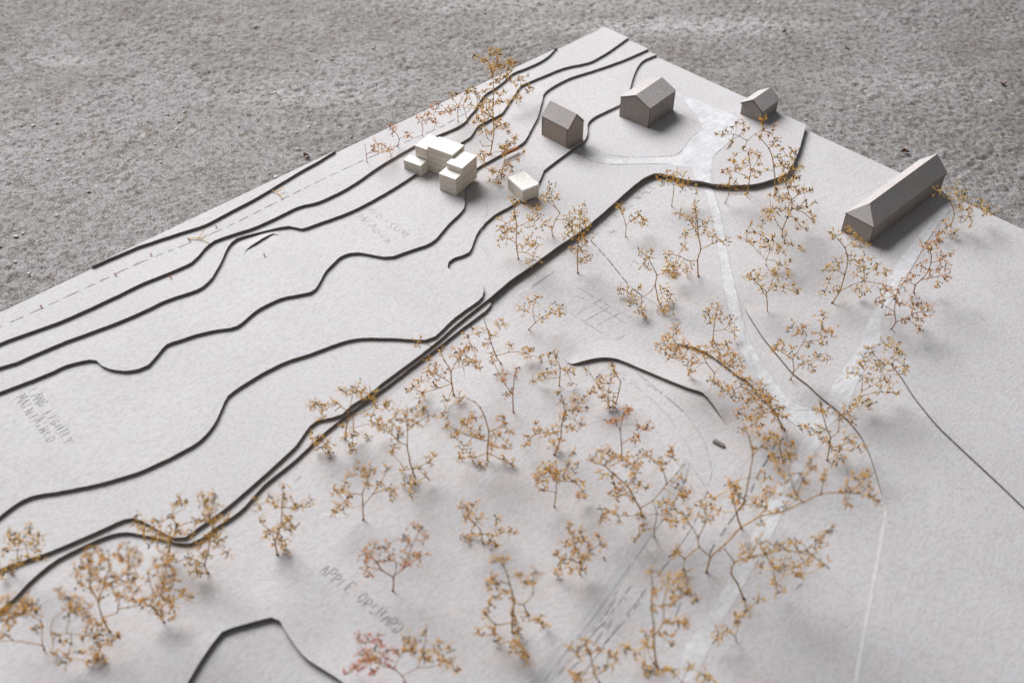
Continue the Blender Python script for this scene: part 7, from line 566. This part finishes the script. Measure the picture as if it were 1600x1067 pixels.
def gabled(name, h, label, along, wall, roof, hip=None, over=0.25, rt=1.3):
    """along 'b': ridge runs along ub (gables face the -ub side); along 'a': ridge runs along ua."""
    t = thing(name, label, 'model house', Vector((h['f'][0], h['f'][1], h['base'] - .1)) * MM, 'card houses on the site model')
    g = dict(h)
    if along == 'a': g['ua'], g['ub'], g['la'], g['lb'] = h['ub'], h['ua'], h['lb'], h['la']
    W, Ln, e, r = g['la'], g['lb'], g['eave'], g['ridge']
    ctr = (W / 2, Ln / 2, e / 2); th = 1.2; gp = .04
    s = (r - e) / (W / 2)
    gab = lambda y: [(gp, y, 0), (W - gp, y, 0), (W - gp, y, e - .15), (W / 2, y, r - .2), (gp, y, e - .15)]
    wm = [M[wall], M['edge']]; rm = [M[roof], M['edge']]
    if hip is None: slab('gable_wall', g, gab(0), th, wm, t, ctr)
    else: slab('end_wall', g, [(gp, 0, 0), (W - gp, 0, 0), (W - gp, 0, e - .15), (gp, 0, e - .15)], th, wm, t, ctr)
    slab('gable_wall', g, gab(Ln), th, wm, t, ctr)
    for x in (0, W):
        slab('side_wall', g, [(x, th + .15, 0), (x, Ln - th - .15, 0), (x, Ln - th - .15, e - .15), (x, th + .15, e - .15)], th, wm, t, ctr)
    nx = Vector((-s, 0, 1)).normalized() * 0.05
    for sgn in (0, 1):
        X = (lambda x: x) if sgn == 0 else (lambda x: W - x)
        off = over; zl = e - s * off
        y0 = -over; hy = hip if hip else y0
        pts = [(X(-off), y0, zl + .1), (X(W / 2 - .03), hy, r + .1), (X(W / 2 - .03), Ln + over, r + .1), (X(-off), Ln + over, zl + .1)]
        up = [(p[0] - (s * rt / math.hypot(1, s)) * (1 if sgn == 0 else -1) * 0, p[1], p[2] + rt * (.55 if not hip else .3)) for p in pts]
        slab('roof_panel', g, up, rt * .9, rm, t, ctr)
    if hip:
        slab('hip_panel', g, [(-over, -over, e + .1 + rt * .3), (W + over, -over, e + .1 + rt * .3), (W / 2, hip - .05, r + .1 + rt * .3)], rt * .8, rm, t, ctr)
    return t
gabled('gabled_house', HOUSE_A, 'grey card house standing alone in the middle of the white ring road', 'b', 'house', 'roof')
gabled('gabled_house', HOUSE_B, 'brownish card house on a contour edge left of the ring road', 'a', 'house_brown', 'roof')
gabled('gabled_house', HOUSE_D, 'smallest grey card house, at the far board edge, with thick overhanging roof panels', 'b', 'house', 'roof', over=.9, rt=1.7)
gabled('long_barn', BARN, 'long grey card barn with hipped near end at the right board edge', 'b', 'house', 'roof', hip=HIP)
def box(name, h, x0, x1, y0, y1, z0, z1, mats, parent, jx=0.0):
    c = [(x0, y0), (x1, y0), (x1, y1), (x0, y1)]
    vs = [frame(h, x, y, z) for z in (z0, z1) for x, y in c]
    bm = bmesh.new(); bv = [bm.verts.new(v) for v in vs]
    for i, f in enumerate(((4, 5, 6, 7), (0, 3, 2, 1), (0, 1, 5, 4), (1, 2, 6, 5), (2, 3, 7, 6), (3, 0, 4, 7))):
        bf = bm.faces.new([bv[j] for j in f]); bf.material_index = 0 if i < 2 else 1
    bmesh.ops.recalc_face_normals(bm, faces=bm.faces)
    bmesh.ops.bevel(bm, geom=list(bm.edges), offset=.00012, segments=1, affect='EDGES')
    return from_bm(name, bm, mats, parent)
wb_ = thing('stacked_block', 'large bright white card building of stacked stepped slabs', 'model building', Vector((*BLOCK['f'], BLOCK['base'] - .05)) * MM)
wmats = [M['white'], M['offwhite']]; rb = random.Random(9)
def stack(q, n, th, top=None, z0=0.0):
    x0, x1, y0, y1 = q; z = z0
    for i in range(n):
        hh = th if (top is None or i < n - 1) else top; j = lambda: rb.uniform(-.10, .10)
        box('card_slab', BLOCK, x0 + j(), x1 + j(), y0 + j(), y1 + j(), z + .20, z + hh, wmats, wb_); z += hh
SL = 4.3
xe1 = max(BLOCK_D[1], BLOCK_E[1])
stack((BLOCK_E[0], xe1, BLOCK_E[2], BLOCK_D[3]), 3, SL)                       # right wing, three slabs
stack((BLOCK_D[0], BLOCK_D[1], BLOCK_D[2], BLOCK_D[3] - .2), 1, SL, None, 3 * SL + .05)
stack((BLOCK_C[0], BLOCK_C[1], BLOCK_C[2], BLOCK_C[3]), 5, SL * .9)           # rear middle
stack((BLOCK_C[1] + .12, BLOCK_B[1], BLOCK_B[2], BLOCK_B[3]), 4, SL)          # rear left
stack((BLOCK_A[0], BLOCK_A[1], BLOCK_A[2], BLOCK_B[2] - .15), 2, SL)          # low left
cb = thing('small_cube', 'small bright white card cube behind the yellowish bushy sprig', 'model building', Vector((*CUBE['f'], CUBE['base'] - .05)) * MM)
box('card_slab', CUBE, 0, CUBE['la'], 0, CUBE['lb'], -.5, 7.4, wmats, cb)
box('top_card', CUBE, -.12, CUBE['la'] + .12, -.12, CUBE['lb'] + .12, 7.43, CUBE['h'], [M['white'], M['white']], cb)
# ------------------------------------------------------------ sprig trees
def tube_into(vs, fs, pts, radii, n):
    base = len(vs); prev = None
    for i, p in enumerate(pts):
        a = pts[max(i - 1, 0)]; b = pts[min(i + 1, len(pts) - 1)]; d = (b - a)
        d = d.normalized() if d.length > 1e-9 else Vector((0, 0, 1))
        ref = prev if prev is not None else (Vector((1, 0, 0)) if abs(d.x) < .8 else Vector((0, 1, 0)))
        u = (ref - d * ref.dot(d)); u = u.normalized() if u.length > 1e-6 else d.orthogonal().normalized(); prev = u; w = d.cross(u)
        for k in range(n):
            an = 6.28318 * k / n; vs.append(p + (u * math.cos(an) + w * math.sin(an)) * radii[i])
    for i in range(len(pts) - 1):
        for k in range(n):
            a = base + i * n + k; b = base + i * n + (k + 1) % n; fs.append((a, b, b + n, a + n))
    fs.append(tuple(base + (len(pts) - 1) * n + k for k in range(n)))
OCT = [Vector(v) for v in ((1, 0, 0), (-1, 0, 0), (0, 1, 0), (0, -1, 0), (0, 0, 1), (0, 0, -1))]
OCF = ((0, 2, 4), (2, 1, 4), (1, 3, 4), (3, 0, 4), (2, 0, 5), (1, 2, 5), (3, 1, 5), (0, 3, 5))
def octa_into(vs, fs, c, r, rg):
    b = len(vs); ax = Vector((rg.uniform(-1, 1), rg.uniform(-1, 1), rg.uniform(-1, 1)))
    for v in OCT: vs.append(c + Vector((v.x * r, v.y * r, v.z * r * 1.15)))
    fs.extend((b + f[0], b + f[1], b + f[2]) for f in OCF)
def star_into(vs, fs, c, d, rg, size):
    # dried husk: a short core with four to six narrow pointed bracts opening outwards
    d = d.normalized(); u = d.orthogonal().normalized(); w = d.cross(u); k = rg.randint(4, 6); a0 = rg.random() * 6.28
    octa_into(vs, fs, c, size * .30, rg)
    for i in range(k):
        a = a0 + 6.283 * i / k + rg.uniform(-.3, .3); o = (u * math.cos(a) + w * math.sin(a)); L = size * rg.uniform(.8, 1.45)
        tip = c + (o * rg.uniform(.75, 1.0) + d * rg.uniform(.2, .9)) * L; s = o.cross(d) * size * .14; m = c + (o * .5 + d * .35) * L * .6
        b = len(vs); vs.extend((c - s * .5, m - s, tip, m + s, c + s * .5, m + d * size * .14))
        fs.extend(((b, b + 1, b + 5), (b + 1, b + 2, b + 5), (b + 2, b + 3, b + 5), (b + 3, b + 4, b + 5), (b, b + 5, b + 4), (b + 1, b, b + 4, b + 3, b + 2)))
def smooth_poly(pts, k, rg, wob):
    out = []
    n = len(pts)
    for i in range(n - 1):
        p0, p1, p2, p3 = pts[max(i - 1, 0)], pts[i], pts[i + 1], pts[min(i + 2, n - 1)]
        for j in range(k):
            t = j / k; q = .5 * ((2 * p1) + (p2 - p0) * t + (2 * p0 - 5 * p1 + 4 * p2 - p3) * t * t + (3 * p1 - p0 - 3 * p2 + p3) * t ** 3)
            q = q.lerp(p1.lerp(p2, t), .45)
            if out and wob: q = q + Vector((rg.uniform(-1, 1), rg.uniform(-1, 1), rg.uniform(-1, 1))) * wob
            out.append(q)
    out.append(pts[-1]); return out
NT = 0
def build_tree(tone, label, trunk, branches, clusters):
    global NT; NT += 1
    rg = random.Random(100 + NT); B = Vector(trunk[0])
    t = thing('sprig_tree', label, 'model tree', B * MM, 'dried sprig trees planted in the site model')
    lo = lambda p: (Vector(p[:3]) - B) * MM
    nodes = []                                   # (position, arc fraction, is low trunk)
    tr = [lo(p) for p in trunk]; tot = sum((b - a).length for a, b in zip(tr[:-1], tr[1:]))
    big = min(1.35, .55 + tot / (70 * MM)); R0 = .31 * MM * big
    sp = smooth_poly(tr, 4, rg, .12 * MM); n = len(sp)
    vs, fs = [], []
    q = [sp[0] - Vector((0, 0, 1.2 * MM))] + sp
    tube_into(vs, fs, q, [R0 * 1.25] + [R0 * (1 - .55 * i / n) for i in range(n)], 6)
    stem = M['stem_r'] if tone in 'rR' else M['stem']
    obj('trunk', vs, fs, [stem], t, smooth=True)
    for i, p in enumerate(sp):
        if i > n * .42: nodes.append(p)
    buds = ([], []); 
    for p in tr[1:-1]: octa_into(*buds, p, R0 * 1.0 + .16 * MM, rg)
    octa_into(*buds, tr[0] + Vector((0, 0, .15 * MM)), R0 * 2.1, rg)
    allsk = list(sp[1:])
    for br in branches:
        bp = [lo(p) for p in br]
        j = min(allsk, key=lambda a: (a - bp[0]).length); bp[0] = j
        s2 = smooth_poly(bp, 4, rg, .12 * MM); m = len(s2); vs, fs = [], []
        tube_into(vs, fs, s2, [R0 * (.66 - .30 * i / m) for i in range(m)], 5)
        obj('branch', vs, fs, [stem], t, smooth=True)
        nodes += s2[1:]; allsk += s2[1:]
        for p in bp: octa_into(*buds, p, R0 * .75 + .20 * MM, rg)
    tw = ([], []); hk = ([], []); hr = ([], [])
    for cl in clusters:
        c = lo(cl[:3]); r = cl[3] * MM * 1.12
        red = tone == 'R' and cl[0] < trunk[0][0] - 1
        k = max(5, min(24 if NT in (7, 8, 9, 18) else 18, int(round((r / MM) ** 1.38 * (2.3 if NT in (7, 8, 9, 18) else 1.6) + rg.uniform(0, 1.4)))))
        a = min(nodes, key=lambda p: (p - c).length)
        dv = c - a; mid = None
        path = [a]
        if dv.length > 2.2 * MM:
            o = dv.orthogonal().normalized(); an = rg.random() * 6.28
            o = o * math.cos(an) + dv.normalized().cross(o) * math.sin(an)
            mid = a + dv * rg.uniform(.42, .62) + o * dv.length * rg.uniform(.05, .16); path.append(mid)
        path.append(c)
        tube_into(*tw, path, [.175 * MM] + [.145 * MM] * (len(path) - 1), 4)
        octa_into(*buds, c, .50 * MM * rg.uniform(.8, 1.25), rg)
        loc = [c] if mid is None else [c, mid]
        pts = []
        for _ in range(90):
            if len(pts) >= k: break
            p = Vector((rg.uniform(-1, 1), rg.uniform(-.9, .9), rg.uniform(-1, 1)))
            if p.length > 1: continue
            p = c + p * r
            if p.z < .8 * MM: p.z = .8 * MM + rg.random() * .8 * MM
            if all((p - z).length > .85 * MM for z in pts): pts.append(p)
        pts.sort(key=lambda p: (p - c).length)
        for p in pts:
            a2 = min(loc, key=lambda z: (z - p).length); d = p - a2
            if d.length < .5 * MM: continue
            o = d.orthogonal().normalized(); an = rg.random() * 6.28; o = o * math.cos(an) + d.normalized().cross(o) * math.sin(an)
            md = a2 + d * .55 + o * d.length * rg.uniform(.04, .2)
            tube_into(*tw, [a2, md, p], [.125 * MM, .115 * MM, .10 * MM], 4)
            if rg.random() < .55: octa_into(*buds, md, .38 * MM * rg.uniform(.75, 1.35), rg)
            loc.append(md); 
            if rg.random() < .55: loc.append(p)
            dd = (p - md).normalized() + Vector((0, 0, .35))
            dst = hr if red else hk
            u = rg.random()
            if u < .24: octa_into(*dst, p, .50 * MM * rg.uniform(.8, 1.25), rg)
            elif u < .80: star_into(*dst, p, dd, rg, 1.02 * MM * rg.uniform(.75, 1.2))
            else: octa_into(*buds, p, .50 * MM, rg)
            if u < .55:
                e = (d.normalized() + Vector((rg.uniform(-1, 1), rg.uniform(-1, 1), rg.uniform(-.4, 1)))).normalized() * rg.uniform(1.2, 2.2) * MM
                tube_into(*tw, [md, md + e], [.11 * MM, .09 * MM], 3); star_into(*dst, md + e, e, rg, .9 * MM * rg.uniform(.7, 1.1))
    obj('twigs', *tw, [M['twig']], t, 'stuff')
    obj('husks', *hk, [M['husk_' + ('o' if tone in 'oR' else tone)]], t, 'stuff')
    if hr[0]:
        o = obj('husks', *hr, [M['husk_R']], t, 'stuff'); o['label'] = 'bright red husks on the left half'
    obj('buds', *buds, [M['bud']], t, 'stuff')
for td in TREES: build_tree(*td)
# ------------------------------------------------------------ small loose things
S = SPOT
def bud_thing(p, i, label):
    vs, fs = [], []; rg = random.Random(i); c = Vector((0, 0, .75 * MM)); octa_into(vs, fs, c, .62 * MM, rg)
    t = thing('fallen_bud', label, 'bud', V3(p), 'fallen buds on the card')
    obj('bud_core', vs, fs, [M['stem_r']], t); hv, hf = [], []
    star_into(hv, hf, c + Vector((0, 0, .3 * MM)), Vector((rg.uniform(-1, 1), rg.uniform(-1, 1), 1)), rg, 1.0 * MM); obj('husk', hv, hf, [M['husk_r']], t)
BL = ('fallen bud just below the near half of the topmost contour edge', 'fallen bud on the dashed line near the board edge, middle of three', 'fallen bud on the dashed line nearest the left picture edge',
      'fallen reddish bud just below the short leaf shaped slit', 'fallen bud beside the far part of the dashed line', 'fallen bud at the left end of the small yellow fallen twig', 'pale fallen bud between the second and third contour edges',
      'fallen bud beside the dense golden sprig', 'tiny fallen bud right of the red dotted rounded sprig, on bare card', 'fallen bud right of the lowest black contour edge')
for i, ((_, p), lb) in enumerate(zip(DEBRIS, BL)): bud_thing(p, i, lb)
def twig_thing(a, b, c, d, label, husk):
    o = Vector(a); t = thing('fallen_twig', label, 'twig', V3(a)); L = lambda p, z: (Vector(p) - o + Vector((0, 0, z))) * MM
    vs, fs = [], []; tube_into(vs, fs, [L(a, .5), L(b, 1.2), L(c, .6)], [.3 * MM, .28 * MM, .18 * MM], 5); obj('stem', vs, fs, [M['twig']], t)
    vs, fs = [], []; tube_into(vs, fs, [L(b, 1.2), L(d, 2.2)], [.24 * MM, .16 * MM], 5); obj('side_twig', vs, fs, [M['twig']], t)
    rg = random.Random(3); vs, fs = [], []
    for p, z in ((c, .8), (d, 2.4), (b, 1.3)): star_into(vs, fs, L(p, z), Vector((rg.uniform(-1, 1), rg.uniform(-1, 1), 1)), rg, 1.1 * MM)
    obj('husks', vs, fs, [M[husk]], t)
twig_thing(S['tw1a'], S['tw1b'], S['tw1c'], S['tw1d'], 'small yellow twig fallen flat between the first two contour edges', 'husk_t')
twig_thing(S['tw2a'], S['tw2b'], S['tw2c'], S['tw2d'], 'small orange twig fallen by the topmost contour edge, towards the big white block', 'husk_o')
def pod():
    a, b = Vector(S['pod0']), Vector(S['pod1']); t = thing('seed_pod', 'shiny brown seed pod lying along the dark contour edge by the tallest tree', 'seed pod', a * MM)
    L = (b - a) * MM; z = Vector((0, 0, 1.2 * MM)); vs, fs = [], []
    tube_into(vs, fs, [z + L * f for f in (0, .08, .3, .6, .85, .97, 1.0)], [x * MM for x in (.3, .8, 1.05, 1.15, 1.2, .9, .3)], 8); obj('shell', vs, fs, [M['stem_r']], t, smooth=True)
    vs, fs = [], []; o = Vector((0, 0, .9 * MM)); tube_into(vs, fs, [z + o + L * f for f in (.1, .5, .9)], [.12 * MM, .25 * MM, .12 * MM], 5); obj('seam', vs, fs, [M['husk_t']], t)
pod()
def offcut():
    a, b = Vector(S['off']), Vector(S['off2']); t = thing('card_offcut', 'small dark card offcut beyond the right tip of the short curved edge', 'offcut', a * MM)
    h = dict(ua=(.80, -.60), ub=(.60, .80))
    vs = [frame(h, x, y, z) for z in (.05, 1.3) for x, y in ((-3, -1), (2.7, -.9), (2.9, .9), (-2.8, 1.1))]
    obj('chip', vs, [(4, 5, 6, 7), (0, 3, 2, 1), (0, 1, 5, 4), (1, 2, 6, 5), (2, 3, 7, 6), (3, 0, 4, 7)], [M['edge']], t)
offcut()
def leaf(p, i, w, l, label):
    rg = random.Random(i); t = thing('dry_leaf_crumb', label, 'leaf crumb', Vector((p[0], p[1], -8.3)) * MM, 'dry leaf crumbs on the concrete')
    vs = []; N = 9; a0 = rg.random() * 3
    for k in range(N):
        a = 6.283 * k / N; rr_ = rg.uniform(.7, 1.1); x, y = math.cos(a) * l * rr_, math.sin(a) * w * rr_
        vs.append(Vector((x * math.cos(a0) - y * math.sin(a0), x * math.sin(a0) + y * math.cos(a0), .6 + 1.2 * math.cos(a * 2 + i) + rg.uniform(0, .6))) * MM)
    vs.append(Vector((0, 0, .5)) * MM); n0 = len(vs); vs += [v - Vector((0, 0, .35 * MM)) for v in vs]
    fs = [(k, (k + 1) % N, N) for k in range(N)] + [(n0 + (k + 1) % N, n0 + k, n0 + N) for k in range(N)] + [(k, n0 + k, n0 + (k + 1) % N, (k + 1) % N) for k in range(N)]
    obj('blade', vs, fs, [M['leaf']], t)
leaf(S['leaf1'], 1, 1.9, 2.9, 'dark brown dry leaf crumb on the concrete at the far right')
leaf(S['leaf2'], 2, 1.5, 3.0, 'brown dry leaf crumb on the concrete just behind the long barn')
leaf(S['leaf3'], 3, 2.0, 2.2, 'round brown crumb on the concrete close to the left board edge')
leaf(S['leaf4'], 4, 1.3, 2.2, 'small brown crumb on the concrete beyond the far corner, left of its neighbour')
leaf(S['leaf5'], 5, 1.3, 2.4, 'small brown crumb on the concrete beyond the far corner, towards the dark right side')
